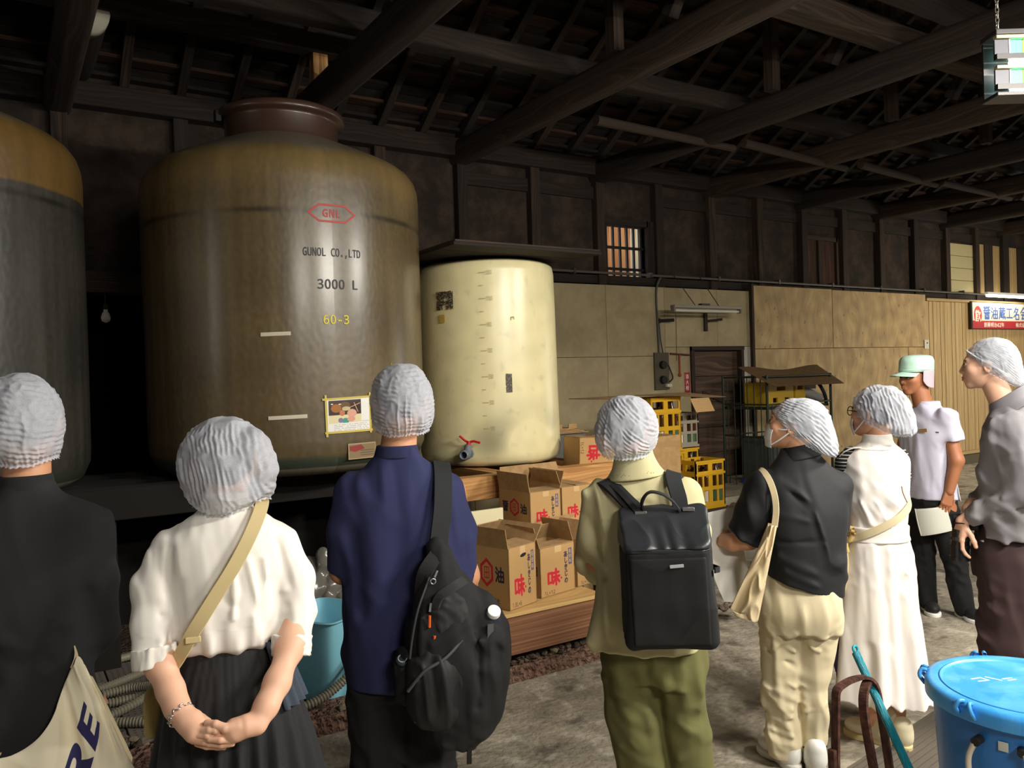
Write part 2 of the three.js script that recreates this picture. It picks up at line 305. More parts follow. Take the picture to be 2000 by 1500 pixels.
// ---------- back wall ----------
const back = structure('wall_back');
const WZ = -7.36;
{
  const seg = (x0, x1, y0, y1) => part('clay_wall', bx(x0, y0, WZ - 0.12, x1, y1, WZ), clay, back);
  seg(-6.2, 0.42, 0, 4.3); seg(0.42, 1.3, 2.5, 4.3); seg(1.3, 6.0, 0, 4.3); seg(6.0, 6.66, 0, 2.74); seg(6.0, 6.66, 3.46, 4.3); seg(6.66, 17, 0, 4.3);
  part('lintel', bx(-0.3, 2.48, WZ - 0.04, 1.6, 2.66, WZ + 0.1, { r: 0.01 }), oldWood, back);
  for (const x of [0.34, 1.3]) part('door_jamb', bx(x, 0, WZ - 0.06, x + 0.1, 2.48, WZ + 0.06), darkWood, back);
  for (let i = -6; i <= 12; i++) { const x = 4.1 + 0.91 * i; if (x < -5) continue; part('post', bx(x - 0.06, x > 3.9 ? 2.72 : 0, WZ, x + 0.06, 4.0, WZ + 0.1, { r: 0.008, off: i * 0.37, long: 'y' }), i % 3 ? oldWood : darkWood, back); }
  part('wall_plate', beam([-6.2, 4.07, WZ + 0.06], [17, 4.07, WZ + 0.06], 0.16, 0.19), darkWood, back);
  part('ledger', bx(3.9, 2.74, WZ, 16.9, 2.84, WZ + 0.075, { r: 0.006 }), darkWood, back);
  // upper rail below the plate
  for (let i = 0; i < 12; i++) { const x = 4.1 + 0.91 * i; if (i !== 2) part('rail', bx(x + 0.06, 3.72, WZ, x + 0.85, 3.86, WZ + 0.04, { off: i * 0.2 }), darkWood, back); }
  // beige sheets, each nailed on separately
  const sheetAt = (x0, x1, y0, y1, m) => part('wall_sheet', bx(x0 + 0.002, y0 + 0.002, WZ, x1 - 0.002, y1 - 0.002, WZ + 0.11, { r: 0.003, off: x0 }), m, back);
  for (const [x0, x1] of [[2.3, 3.21], [3.21, 4.12], [4.12, 5.03], [5.03, 5.94], [5.94, 6.85], [6.85, 7.76], [7.76, 8.39]]) { const low = x1 > 6.9 ? 1.995 : 1.89; sheetAt(x0, x1, low, 2.725, beigePanel); if (x1 < 6.9) sheetAt(x0, x1, 0.02, 1.89, beigePanel); }
  sheetAt(6.85, 7.26, 0.3, 1.995, beigePanel);
  for (const [y0, y1] of [[0.3, 0.78], [0.78, 1.2], [1.2, 1.6], [1.6, 1.995]]) sheetAt(8.2, 8.39, y0, y1, greyPanel);
  // plywood sheets on the right
  const ply = (x0, x1, y0, y1, k) => part('plywood_sheet', bx(x0 + 0.003, y0 + 0.003, WZ, x1 - 0.003, y1 - 0.003, WZ + 0.15 + k * 0.004, { r: 0.003, off: x0 * 1.3 + y0, long: 'y' }), plywood[k % 2], back);
  ply(8.4, 10.05, 1.96, 2.8, 0); ply(10.05, 12.4, 1.96, 2.79, 1); ply(8.4, 10.05, 0.2, 1.96, 1); ply(10.05, 11.9, 0.2, 1.96, 0); ply(11.9, 12.4, 0.2, 1.96, 1);
  part('plywood_edge_strip', bx(8.36, 0.3, WZ, 8.4, 2.82, WZ + 0.16), oldWood, back);
  // tongue and groove boards further right
  for (let i = 0, x = 12.42; x < 16.8; i++, x += 0.108) part('wainscot_board', bx(x + 0.004, 0.22, WZ, x + 0.104, 2.69, WZ + 0.13 + (i % 3) * 0.003, { r: 0.008, off: i * 0.31, long: 'y' }), wainscotMats[(i * 7) % 3], back);
  part('wainscot_cap', bx(12.42, 2.69, WZ, 16.9, 2.735, WZ + 0.17, { r: 0.006 }), wainscotMats[1], back);
  part('wainscot_base', bx(8.4, 0.17, WZ, 16.9, 0.22, WZ + 0.17, { r: 0.005 }), wainscotMats[0], back);
  part('plinth', bx(8.4, 0, WZ, 16.9, 0.17, WZ + 0.14), mat(92, 84, 64, 0.8), back);
  // boarded opening and patched panels high on the right
  for (const [x0, x1, m] of [[9.62, 9.9, boardWood], [9.9, 9.97, oldWood], [9.97, 10.3, boardWood]]) part('shutter_board', bx(x0 + 0.004, 2.85, WZ, x1 - 0.004, 3.5, WZ + 0.03 + (m === oldWood ? 0.03 : 0), { off: x0 }), m, back);
  part('shutter_frame', [bx(9.6, 3.5, WZ, 10.34, 3.56, WZ + 0.06), bx(9.57, 2.84, WZ, 9.62, 3.56, WZ + 0.06), bx(10.31, 2.84, WZ, 10.36, 3.56, WZ + 0.06)], oldWood, back);
  for (let i = 0; i < 4; i++) part('plastic_board', bx(13.26, 2.87 + i * 0.205, WZ, 14.05, 2.87 + i * 0.205 + 0.2, WZ + 0.045, { r: 0.008 }), mat(196, 184, 140, 0.6), back);
  for (let i = 0; i < 9; i++) part('sarking_board', bx(14.16 + i * 0.28, 2.86, WZ, 14.16 + i * 0.28 + 0.27, 3.72, WZ + 0.03 + (i % 2) * 0.012, { off: i, long: 'y' }), i % 2 ? oldWood : wainscotMats[2], back);
}
// small barred window and the lit boards of the fence outside it
{
  const w = structure('window_1');
  for (const [a, b, c, d] of [[5.98, 2.7, 6.68, 2.75], [5.98, 3.45, 6.68, 3.52], [5.96, 2.7, 6.0, 3.52], [6.66, 2.7, 6.83, 3.52]]) part('window_frame', bx(a, b, WZ - 0.1, c, d, WZ + 0.05), darkWood, w);
  for (let i = 0; i < 6; i++) part('window_bar', bx(6.075 + i * 0.107, 2.75, WZ - 0.05, 6.1 + i * 0.107, 3.46, WZ - 0.025), black, w);
  for (const y of [2.925, 3.18]) part('window_rail', bx(6.0, y, WZ - 0.055, 6.66, y + 0.028, WZ - 0.02), black, w);
  const t = [mat(176, 118, 68, 0.8), mat(190, 136, 84, 0.8), mat(206, 192, 164, 0.8)];
  const out = thing('outdoor_fence', 'sunlit fence of upright orange and pale boards outside the barred window', 'fence', [7.35, 0, -8.9]);
  for (let i = 0; i < 30; i++) part('fence_board', bx(-1.5 + i * 0.1 + 0.008, 1.6, 0, -1.5 + i * 0.1 + 0.092, 4.2, 0.03 + (i % 2) * 0.006), t[i > 18 ? 2 : i % 2], out);
  for (const y of [2, 3.7]) part('fence_rail', bx(-1.5, y, -0.06, 1.5, y + 0.09, 0), t[0], out);
  for (const x of [-1.4, 1.3]) part('fence_post', bx(x, 0, -0.15, x + 0.1, 4.2, -0.06), t[0], out);
}
structure('outdoor_ground', bx(-8, -0.3, -20, 20, -0.15, -7.6), earth);
// store room behind the dark doorway
{
  const d = structure('door_2');
  part('store_wall', [bx(-1.2, 0, -10.2, 2.6, 2.9, -10.1), bx(-1.3, 0, -10.2, -1.2, 2.9, -7.48), bx(2.6, 0, -10.2, 2.7, 2.9, -7.48)], darkWood, d);
  part('store_ceiling', bx(-1.3, 2.9, -10.2, 2.7, 3.0, -7.46), darkWood, d); part('store_floor', bx(-1.3, -0.1, -10.2, 2.7, 0, -7.5), earth, d);
  const l = thing('hanging_bulb', 'unlit bare light bulb on a cord in the dark doorway between the tanks', 'light bulb', [0.75, 2.3, WZ + 0.03]);
  part('bulb', lathe([[0, -0.06], [0.03, -0.045], [0.037, -0.015], [0.028, 0.015], [0.016, 0.035], [0.016, 0.05]], 20), mat(214, 206, 190, 0.3), l);
  part('socket', lathe([[0, 0.05], [0.02, 0.05], [0.02, 0.09], [0.008, 0.1], [0, 0.1]], 16), black, l); part('cord', rod([0, 0.1, 0], [0, 0.19, 0], 0.004), black, l);
}
// wooden door
{
  const d = structure('door_1');
  part('door_frame', [bx(7.26, 0.3, WZ, 7.31, 2.0, WZ + 0.14), bx(8.16, 0.3, WZ, 8.205, 2.0, WZ + 0.14), bx(7.26, 1.95, WZ, 8.205, 2.0, WZ + 0.15)], oldWood, d);
  const dm = new THREE.MeshStandardMaterial({ map: woodTex([64, 46, 34], [104, 80, 60], 91, [2, 0.6], 0.8), roughness: 0.8 });
  for (let i = 0; i < 5; i++) part('door_board', bx(7.31, 0.32 + i * 0.326, WZ, 8.16, 0.32 + i * 0.326 + 0.322, WZ + 0.06 + (i % 2) * 0.005, { r: 0.006, off: i * 0.4, long: 'x' }), dm, d);
  part('door_brace', beam([7.5, 1.42, WZ + 0.075], [8.0, 1.24, WZ + 0.075], 0.02, 0.035), oldWood, d);
}
// ---------- other walls, out of frame ----------
{
  const w = structure('wall_left');
  part('clay_wall', [bx(-6.3, 0, -7.5, -6.15, 8.2, -4.0), bx(-6.3, 0, -2.6, -6.15, 8.2, 5.2), bx(-6.3, 0, -4.0, -6.15, 1.9, -2.6), bx(-6.3, 3.9, -4.0, -6.15, 8.2, -2.6)], clay, w);
  const f = structure('window_2'); for (const q of [[-6.25, 1.88, -4.02, -6.13, 1.94, -2.58], [-6.25, 3.86, -4.02, -6.13, 3.92, -2.58], [-6.25, 1.9, -4.03, -6.13, 3.9, -3.97], [-6.25, 1.9, -2.63, -6.13, 3.9, -2.57], [-6.23, 1.9, -3.33, -6.17, 3.9, -3.27]]) part('window_frame', bx(...q), darkWood, f);
}
structure('wall_front', bx(-6.3, 0, 5.1, 17.1, 4.4, 5.25), clay);
{
  const w = structure('wall_right');
  part('clay_wall', [bx(16.9, 0, -7.5, 17.05, 8.2, -5.2), bx(16.9, 0, -2.6, 17.05, 8.2, 5.2), bx(16.9, 2.6, -5.2, 17.05, 8.2, -2.6)], clay, w);
}
// ---------- roof ----------
const roof = structure('ceiling');
const SL = 0.62, roofY = (z) => 4.14 + SL * (z + 7.3), RIDGE = -1.45, rlen = Math.hypot(1, SL);
{
  srand(5);
  const zs = -7.75;
  for (let i = 0, z = zs; z < RIDGE; i++, z += 0.17) { const z1 = Math.min(RIDGE, z + 0.165); part('roof_board', beam([-6.3, roofY((z + z1) / 2) + 0.125 + (i % 3) * 0.004, (z + z1) / 2], [17.1, roofY((z + z1) / 2) + 0.125 + (i % 3) * 0.004, (z + z1) / 2], (z1 - z) * 0.97, 0.03, { off: i * 0.7 }), i % 2 ? boardWood : boardWood2, roof); }
  const top = (z0, z1, y0, y1) => { const g = bx(-6.4, -0.06, -0.5, 17.2, 0.06, 0.5), p = g.attributes.position; for (let i = 0; i < p.count; i++) { const t = p.getZ(i) + 0.5; p.setZ(i, lerp(z0, z1, t)); p.setY(i, p.getY(i) + lerp(y0, y1, t)); } g.computeVertexNormals(); return g; };
  part('roof_deck', top(-7.95, RIDGE + 0.03, roofY(-7.95) + 0.24, roofY(RIDGE) + 0.26), darkWood, roof);
  part('roof_deck', top(RIDGE, 5.4, roofY(RIDGE) + 0.26, 4.2), boardWood, roof);
  for (let i = 0; i < 50; i++) { const x = -5.9 + i * 0.455; part('rafter', beam([x + rr(-0.02, 0.02), roofY(-7.7) + 0.05, -7.7], [x + rr(-0.02, 0.02), roofY(RIDGE) + 0.05, RIDGE], 0.075, 0.1, { off: i * 0.9 }), i % 3 ? darkWood : oldWood, roof); }
  for (let i = 0; i < 11; i++) {
    const x = -3.18 + 1.82 * i;
    part('tie_beam', beam([x, 4.02, -7.4], [x, 4.02, 4.6], 0.2, 0.24, { r: 0.06, off: i }), i % 2 ? darkWood : oldWood, roof);
    for (const z of [-4.8, -2.2]) part('strut', bx(x - 0.05, 4.18, z - 0.05, x + 0.05, roofY(z) + 0.03, z + 0.05, { off: i, long: 'y' }), oldWood, roof);
    if (i) part('knee_brace', beam([x, 4.22, -4.2], [x, roofY(-2.3) - 0.05, -2.3], 0.09, 0.1), darkWood, roof);
  }
  for (const [z, y, w, h] of [[-5.4, 4.26, 0.16, 0.17], [-3.72, 4.28, 0.19, 0.19], [-3.3, 4.34, 0.17, 0.16], [-2.85, 4.4, 0.18, 0.17], [-4.8, roofY(-4.8) - 0.03, 0.12, 0.12], [-2.2, roofY(-2.2) - 0.03, 0.12, 0.12]]) part('purlin', beam([-6.1, y, z], [16.9, y, z], w, h, { r: 0.03, off: z }), z === -3.72 ? oldWood : darkWood, roof);
  part('ridge_beam', beam([-6.1, roofY(RIDGE) - 0.02, RIDGE], [16.9, roofY(RIDGE) - 0.02, RIDGE], 0.14, 0.2), darkWood, roof);
  for (let i = 0; i < 6; i++) part('slung_pole', rod([4.5 + i * 1.82, 3.93 + (i % 2) * 0.02, -5.55 + (i % 3) * 0.06], [6.3 + i * 1.82, 3.92, -5.6], 0.045, 0.035), oldWood, roof);
  part('cross_beam', beam([-1.5, 4.42, -6.3], [2.5, 4.42, -6.3], 0.14, 0.15), oldWood, roof);
  part('hanger_post', bx(2.2, 3.3, -6.36, 2.32, 4.36, -6.26, { long: 'y' }), paleWood, roof);
  const log = lathe([[0, 0], [0.12, 0], [0.13, 0.02], [0.13, 0.95], [0, 0.95]], 20).applyMatrix4(new THREE.Matrix4().makeRotationX(-Math.PI / 2)); log.translate(0.6, 4.32, -6.4);
  part('log_stub', log, darkWood, roof);
  part('whitewashed_end', lathe([[0, 0], [0.132, 0], [0.136, -0.16], [0, -0.16]], 20).applyMatrix4(new THREE.Matrix4().makeRotationX(-Math.PI / 2)).translate(0.6, 4.32, -6.41), mat(176, 172, 156, 0.9), roof);
}
// ---------- lamps ----------
const tubeGlow = (c) => new THREE.MeshStandardMaterial({ color: 0xffffff, emissive: new THREE.Color(...c), emissiveIntensity: 3, roughness: 0.4 });
FITTINGS.forEach((F, i) => {
  const o = thing('fluorescent_fitting', ['fluorescent fitting hung on chains above the visitors', 'unseen fluorescent fitting added as fill far left behind the visitors', 'fluorescent fitting hung before the grooved board wall', 'fluorescent fitting hung in the middle of the hall'][i], 'lamp', F.p, F.turn);
  const h = new THREE.Group(); h.rotation.x = F.tilt; // straight down is tilt 0
  const tilt = (g) => g.applyMatrix4(new THREE.Matrix4().makeRotationX(F.tilt));
  part('reflector', tilt(extrude([[-0.12, 0], [-0.05, 0.06], [0.05, 0.06], [0.12, 0], [0.115, -0.004], [0.045, 0.052], [-0.045, 0.052], [-0.115, -0.004]], 1.24).applyMatrix4(new THREE.Matrix4().makeRotationY(Math.PI / 2)).translate(-0.62, 0, 0)), white, o);
  for (const z of [-0.045, 0.045]) part('tube', tilt(rod([-0.58, 0.018, z], [0.58, 0.018, z], 0.015)), tubeGlow(F.color), o);
  for (const x of [-0.45, 0.45]) part('chain', rod([x, 0.04, 0], [x, 0.75, 0], 0.006), galvanised, o);
  const L = new THREE.RectAreaLight(new THREE.Color(...F.color), F.power, 1.16, 0.16); L.name = 'fitting_light';
  L.rotation.set(-Math.PI / 2 + F.tilt, 0, 0); L.position.copy(V(0, -0.03, 0).applyEuler(new THREE.Euler(F.tilt, 0, 0))); L.castShadow = true; o.add(L);
});
// ---------- brush lettering: strokes in a 100 x 100 box, polylines separated by / ----------
const G = {
  味: '8 25 8 80/8 25 38 25 38 78/8 78 38 78/50 28 92 28/44 50 98 50/71 8 71 95/70 52 46 84/72 52 97 82',
  油: '10 12 24 24/6 38 20 48/8 92 26 62/36 34 92 34 92 92 36 92 36 34/64 10 64 92/36 62 92 62',
  醤: '22 4 22 44/6 8 14 18/6 38 22 28/40 8 34 20 60 14/52 6 60 12/72 6 66 18/88 4 70 22/34 34 94 30/76 24 76 44 68 46/46 36 52 42/10 52 90 52/24 60 24 96 78 96 78 60 24 60/42 52 42 72 30 78/58 52 58 74 74 74/26 86 76 86',
  蔵: '8 16 92 16/32 6 32 26/68 6 68 26/18 32 96 32/20 32 16 70 6 94/64 28 72 66 94 94 96 78/88 46 64 92/28 44 56 44/30 44 30 82/32 56 54 56 54 70 32 70/30 82 58 82/44 44 44 82',
  工: '14 18 86 18/50 18 50 84/6 84 94 84',
  歓: '22 6 10 26/18 16 50 16/26 6 26 24/40 6 40 24/16 32 14 96/28 26 28 92/14 44 50 44/14 58 48 58/14 74 48 74/14 92 52 92/66 6 56 34/62 22 92 22 86 38/74 34 70 64 52 96/74 52 96 96',
  創: '32 4 6 34/32 4 58 30/20 34 44 34/18 44 46 44 46 62 18 62 18 44/18 44 12 92/22 70 46 70 46 94 22 94 22 70/66 16 66 70/88 6 88 92 76 88',
  業: '38 4 38 24/62 4 62 24/18 10 26 24/84 8 74 24/8 28 92 28/32 32 38 42/68 32 62 42/10 46 90 46/16 56 84 56/6 68 94 68/50 46 50 98/46 70 10 94/54 70 90 94',
  明: '10 16 10 78 40 78 40 16 10 16/10 46 40 46/56 10 54 70 44 94/56 10 90 10 90 94 78 88/56 36 90 36/56 60 90 60',
  治: '10 12 24 24/6 38 20 48/8 92 26 62/66 6 44 44 92 40/80 26 96 50/46 58 46 94 88 94 88 58 46 58',
  年: '28 4 8 38/22 20 90 20/28 44 86 44/28 44 28 70/4 70 96 70/58 20 58 98',
  株: '4 32 42 32/24 6 24 96/22 36 4 72/26 40 42 60/58 12 48 40/52 30 92 30/44 54 98 54/72 6 72 96/70 56 46 88/74 56 98 86',
  式: '8 28 94 28/16 52 54 52/36 52 36 84/8 90 58 80/62 8 72 60 96 94 98 76/76 6 88 18',
  会: '50 4 4 44/50 4 96 44/30 42 70 42/14 60 88 60/44 60 22 92 80 88/64 72 88 96',
  社: '20 4 28 16/6 26 42 26 6 66/26 44 26 96/28 50 42 64/52 36 94 36/72 8 72 92/46 92 98 92',
  名: '44 4 14 44/36 18 76 18 50 52 8 78/30 32 48 46/38 60 38 96 84 96 84 60 38 60',
  合: '50 4 4 46/50 4 96 46/28 44 72 44/20 60 20 94 80 94 80 60 20 60',
  火: '20 34 30 56/82 28 66 54/50 6 48 46 10 96/50 44 92 96',
  消: '10 12 24 24/6 38 20 48/8 92 26 62/62 4 62 34/38 14 48 30/88 10 76 30/42 40 40 96/42 40 86 40 86 94 76 90/42 58 86 58/42 76 86 76',
  栓: '4 32 40 32/22 6 22 96/20 36 4 72/24 40 40 60/68 4 42 40/68 4 98 38/54 42 84 42/52 64 88 64/44 92 96 92/68 42 68 92',
  あ: '14 24 80 20/42 6 40 60 48 88/70 36 54 76 26 90 12 74 26 56 62 46 88 60 84 82 62 94', し: '30 8 28 70 44 92 66 84 80 66', き: '20 24 78 16/18 44 84 34/44 6 70 58/70 58 34 66 30 84 48 94 72 92',
  た: '12 28 64 24/38 6 18 92/52 50 84 46/50 72 60 90 90 88', の: '52 22 40 76 22 84 12 58 32 28 62 20 88 40 84 72 56 94', じ: '30 8 28 70 44 92 66 84 80 66/60 16 66 26/76 10 82 20',
};
function glyph(x, ch, px, py, w, h, lw, italic = 0) {
  const s = G[ch]; if (!s) return;
  x.lineWidth = lw; x.lineCap = 'round'; x.lineJoin = 'round';
  for (const line of s.split('/')) { const n = line.trim().split(' ').map(Number); x.beginPath(); for (let i = 0; i < n.length; i += 2) { const X = px + n[i] / 100 * w, Y = py + n[i + 1] / 100 * h; i ? x.lineTo(X, Y) : x.moveTo(X, Y); } x.stroke(); }
}
const write = (x, text, px, py, w, h, lw, gap = 0.08) => { let cx = px; for (const c of text) { if (G[c]) glyph(x, c, cx, py, w, h, lw); else { x.font = 'bold ' + Math.round(h * 1.15) + 'px sans-serif'; x.textBaseline = 'alphabetic'; x.fillText(c, cx, py + h * 0.97); cx -= w * 0.35; } cx += w * (1 + gap); } };
const writeDown = (x, text, px, py, w, h, lw, gap = 0.1) => { [...text].forEach((c, i) => glyph(x, c, px, py + i * h * (1 + gap), w, h, lw)); };
// ---------- tanks ----------
// a printed patch on a tank: u runs across, v up; the canvas is drawn see-through where nothing is printed
function curvedPatch(r, ang0, ang1, y0, y1) {
  return sheet((u, v) => { const a = lerp(ang0, ang1, u); return [Math.sin(a) * r, lerp(y0, y1, v), Math.cos(a) * r]; }, 24, 6, 0.0008);
}
const printMat = (tex, rough = 0.5) => new THREE.MeshStandardMaterial({ map: tex, transparent: true, roughness: rough, alphaTest: 0 });
const frpBump = dataTex(512, 512, (u, v) => { const t = 0.5 + pnoise(u, v, 110, 60, 3) * 0.55 + pnoise(u, v, 36, 14, 7) * 0.45; return [t, t, t]; }, false, [1, 1]);
const frp = (c0, c1, c2, s, edge) => dataTex(1024, 512, (u, v) => {                 // u round the tank, v up
  const streak = pnoise(u, v, 90, 2, s), m = pnoise(u, v, 14, 8, s + 1), f = pnoise(u, v, 200, 70, s + 2), band = Math.exp(-Math.pow((v - 0.565) / 0.006, 2)) * (0.6 + pnoise(u, v, 20, 3, s)) ;
  const t = clamp(0.5 + streak * 0.5 + m * 0.45 + f * 0.3), top = edge ? sstep(0.585, 0.592, v + m * 0.004) : sstep(0.60, 0.67, v + m * 0.02), dust = sstep(0.7, 0.73, v + m * 0.015), low = 1 - sstep(0.015, 0.03, v);
  return [0, 1, 2].map((k) => lerp(lerp(lerp(lerp(c0[k], c1[k], t), lerp(c2[k], c2[k] * 1.15, t), top), [112, 107, 94][k], dust * 0.85), [54, 62, 50][k], low) / 255 * (1 - 0.45 * clamp(band)));
}, true);
function brownTank(x, z, label, dark) {
  const t = thing('storage_tank', label, 'tank', [x, 0, z], 0);
  const pts = [[0, 1.13], [0.6, 1.13], [0.78, 1.15], [0.86, 1.2], [0.895, 1.28], [0.9, 1.36], [0.902, 2.0], [0.904, 2.7], [0.904, 2.9], [0.898, 2.97], [0.88, 3.03], [0.85, 3.075], [0.8, 3.115], [0.72, 3.155], [0.6, 3.21], [0.5, 3.255], [0.42, 3.29], [0.385, 3.305]];
  const body = lathe(pts, 128), p = body.attributes.position, uv = body.attributes.uv;
  for (let i = 0; i < p.count; i++) { uv.setY(i, (p.getY(i) - 1.2) / 2.65); const a = uv.getX(i) * 6.283, y = p.getY(i), r = 1 + 0.006 * noise(Math.cos(a) * 2, y * 2.5, Math.sin(a) * 2); p.setX(i, p.getX(i) * r); p.setZ(i, p.getZ(i) * r); }
  body.computeVertexNormals();
  frpBump.repeat.set(2, 1);
  const bm = new THREE.MeshPhysicalMaterial({ map: dark ? frp([50, 49, 46], [72, 69, 62], [104, 80, 42], 7, true) : frp([84, 70, 46], [108, 92, 62], [106, 88, 55], 4), roughness: 0.42, bumpMap: frpBump, bumpScale: 0.0011, clearcoat: 0.6, clearcoatRoughness: 0.24 });
  part('body', body, bm, t);
  part('neck', lathe([[0.385, 3.29], [0.372, 3.33], [0.37, 3.44], [0.38, 3.455], [0.415, 3.46], [0.42, 3.475], [0.418, 3.5], [0.4, 3.515], [0.3, 3.52], [0, 3.525]], 64), pmat(66, 46, 37, 0.35, { clearcoat: 0.7, clearcoatRoughness: 0.25 }), t);
  part('latch', bx(-0.44, 3.42, -0.03, -0.40, 3.5, 0.03, { r: 0.008 }), black, t);
  return t;
}
const TX = 1.676, TZ = -5.45, tank = brownTank(TX, TZ, 'large brown fibreglass tank in the middle with a wide neck and taped paper notice', false);
const tank2 = brownTank(-0.4485, TZ, 'dark brown fibreglass tank cut off by the left edge, ochre above its shoulder', true);
{
  // angle of a printed thing on the tank, measured from +z towards +x
  const A0 = -0.03;
  const ink = (name, w, h, a0, a1, y0, y1, draw) => part(name, curvedPatch(0.9065, a0, a1, y0, y1), printMat(canvasTex(w, h, draw)), tank);
  ink('lettering', 512, 80, -0.20, 0.235, 2.42, 2.5, (x, w, h) => { x.fillStyle = 'rgba(34,34,44,0.9)'; x.font = 'bold 64px monospace'; x.setTransform(0.93, 0, 0, 1, 0, 0); x.fillText('GUNOL CO.,LTD', 4, 62); });
  ink('lettering', 320, 90, -0.115, 0.185, 2.235, 2.315, (x) => { x.fillStyle = 'rgba(30,30,42,0.92)'; x.font = 'bold 84px monospace'; x.fillText('3000 L', 4, 76); });
  ink('lettering', 300, 90, -0.09, 0.135, 2.03, 2.105, (x) => { x.fillStyle = 'rgba(226,206,40,1)'; x.font = 'bold 84px monospace'; x.setTransform(1.22, 0, 0, 1, 0, 0); x.fillText('60-3', 8, 76); });
  ink('emblem', 300, 100, -0.16, 0.17, 2.63, 2.75, (x, w, h) => { x.strokeStyle = 'rgba(206,58,54,0.85)'; x.lineWidth = 9; x.beginPath(); x.moveTo(8, 50); x.lineTo(70, 10); x.lineTo(230, 10); x.lineTo(292, 50); x.lineTo(230, 90); x.lineTo(70, 90); x.closePath(); x.stroke(); x.font = 'bold 54px sans-serif'; x.fillStyle = 'rgba(206,58,54,0.7)'; x.fillText('GNL', 88, 70); });
  ink('handwriting', 140, 100, 0.43, 0.52, 1.76, 1.82, (x) => { x.strokeStyle = 'rgba(200,180,40,0.9)'; x.lineWidth = 7; x.beginPath(); for (const l of [[20, 20, 14, 60], [14, 60, 44, 56], [40, 30, 38, 92]]) { x.moveTo(l[0], l[1]); x.lineTo(l[2], l[3]); } x.stroke(); x.font = '56px sans-serif'; x.fillStyle = 'rgba(200,180,40,0.9)'; x.fillText('02', 66, 80); });
  for (const [a0, a1, y, d] of [[-0.47, -0.285, 1.985, 0.001], [-0.44, -0.2, 1.505, 0.001]]) part('level_tape', sheet((u, v) => { const a = lerp(a0, a1, u); return [Math.sin(a) * 0.907, y + (v - 0.5) * 0.022 + (u - 0.5) * d * 4, Math.cos(a) * 0.907]; }, 12, 2, 0.001), mat(206, 200, 178, 0.7), tank);
  // tape with writing behind the navy shirt's cap and a small maker's plate low down
  ink('paper_label', 200, 100, 0.375, 0.52, 1.5, 1.6, (x) => { x.fillStyle = '#b3a583'; x.fillRect(0, 0, 200, 100); x.fillStyle = '#5b4a34'; for (let k = 0; k < 3; k++) x.fillRect(8, 16 + k * 28, 180, 4); x.font = '30px sans-serif'; x.fillText('■ □ ▪', 40, 60); });
  ink('maker_plate', 260, 110, 0.06, 0.27, 1.235, 1.33, (x) => { x.fillStyle = '#857050'; x.fillRect(0, 0, 260, 110); x.fillStyle = '#8e2a22'; x.beginPath(); x.moveTo(10, 20); x.lineTo(120, 10); x.lineTo(150, 40); x.lineTo(60, 60); x.lineTo(14, 50); x.fill(); x.fillStyle = '#5a4630'; for (let k = 0; k < 3; k++) x.fillRect(110, 50 + k * 16, 130, 5); x.strokeStyle = '#b09a72'; x.lineWidth = 6; x.strokeRect(4, 4, 252, 102); });
}
part('handwriting', curvedPatch(0.9065, 0.29, 0.4, 1.98, 2.05), printMat(canvasTex(160, 90, (x) => { x.fillStyle = 'rgba(196,180,60,0.9)'; x.font = 'bold 80px monospace'; x.fillText('-01', 6, 74); })), tank2);
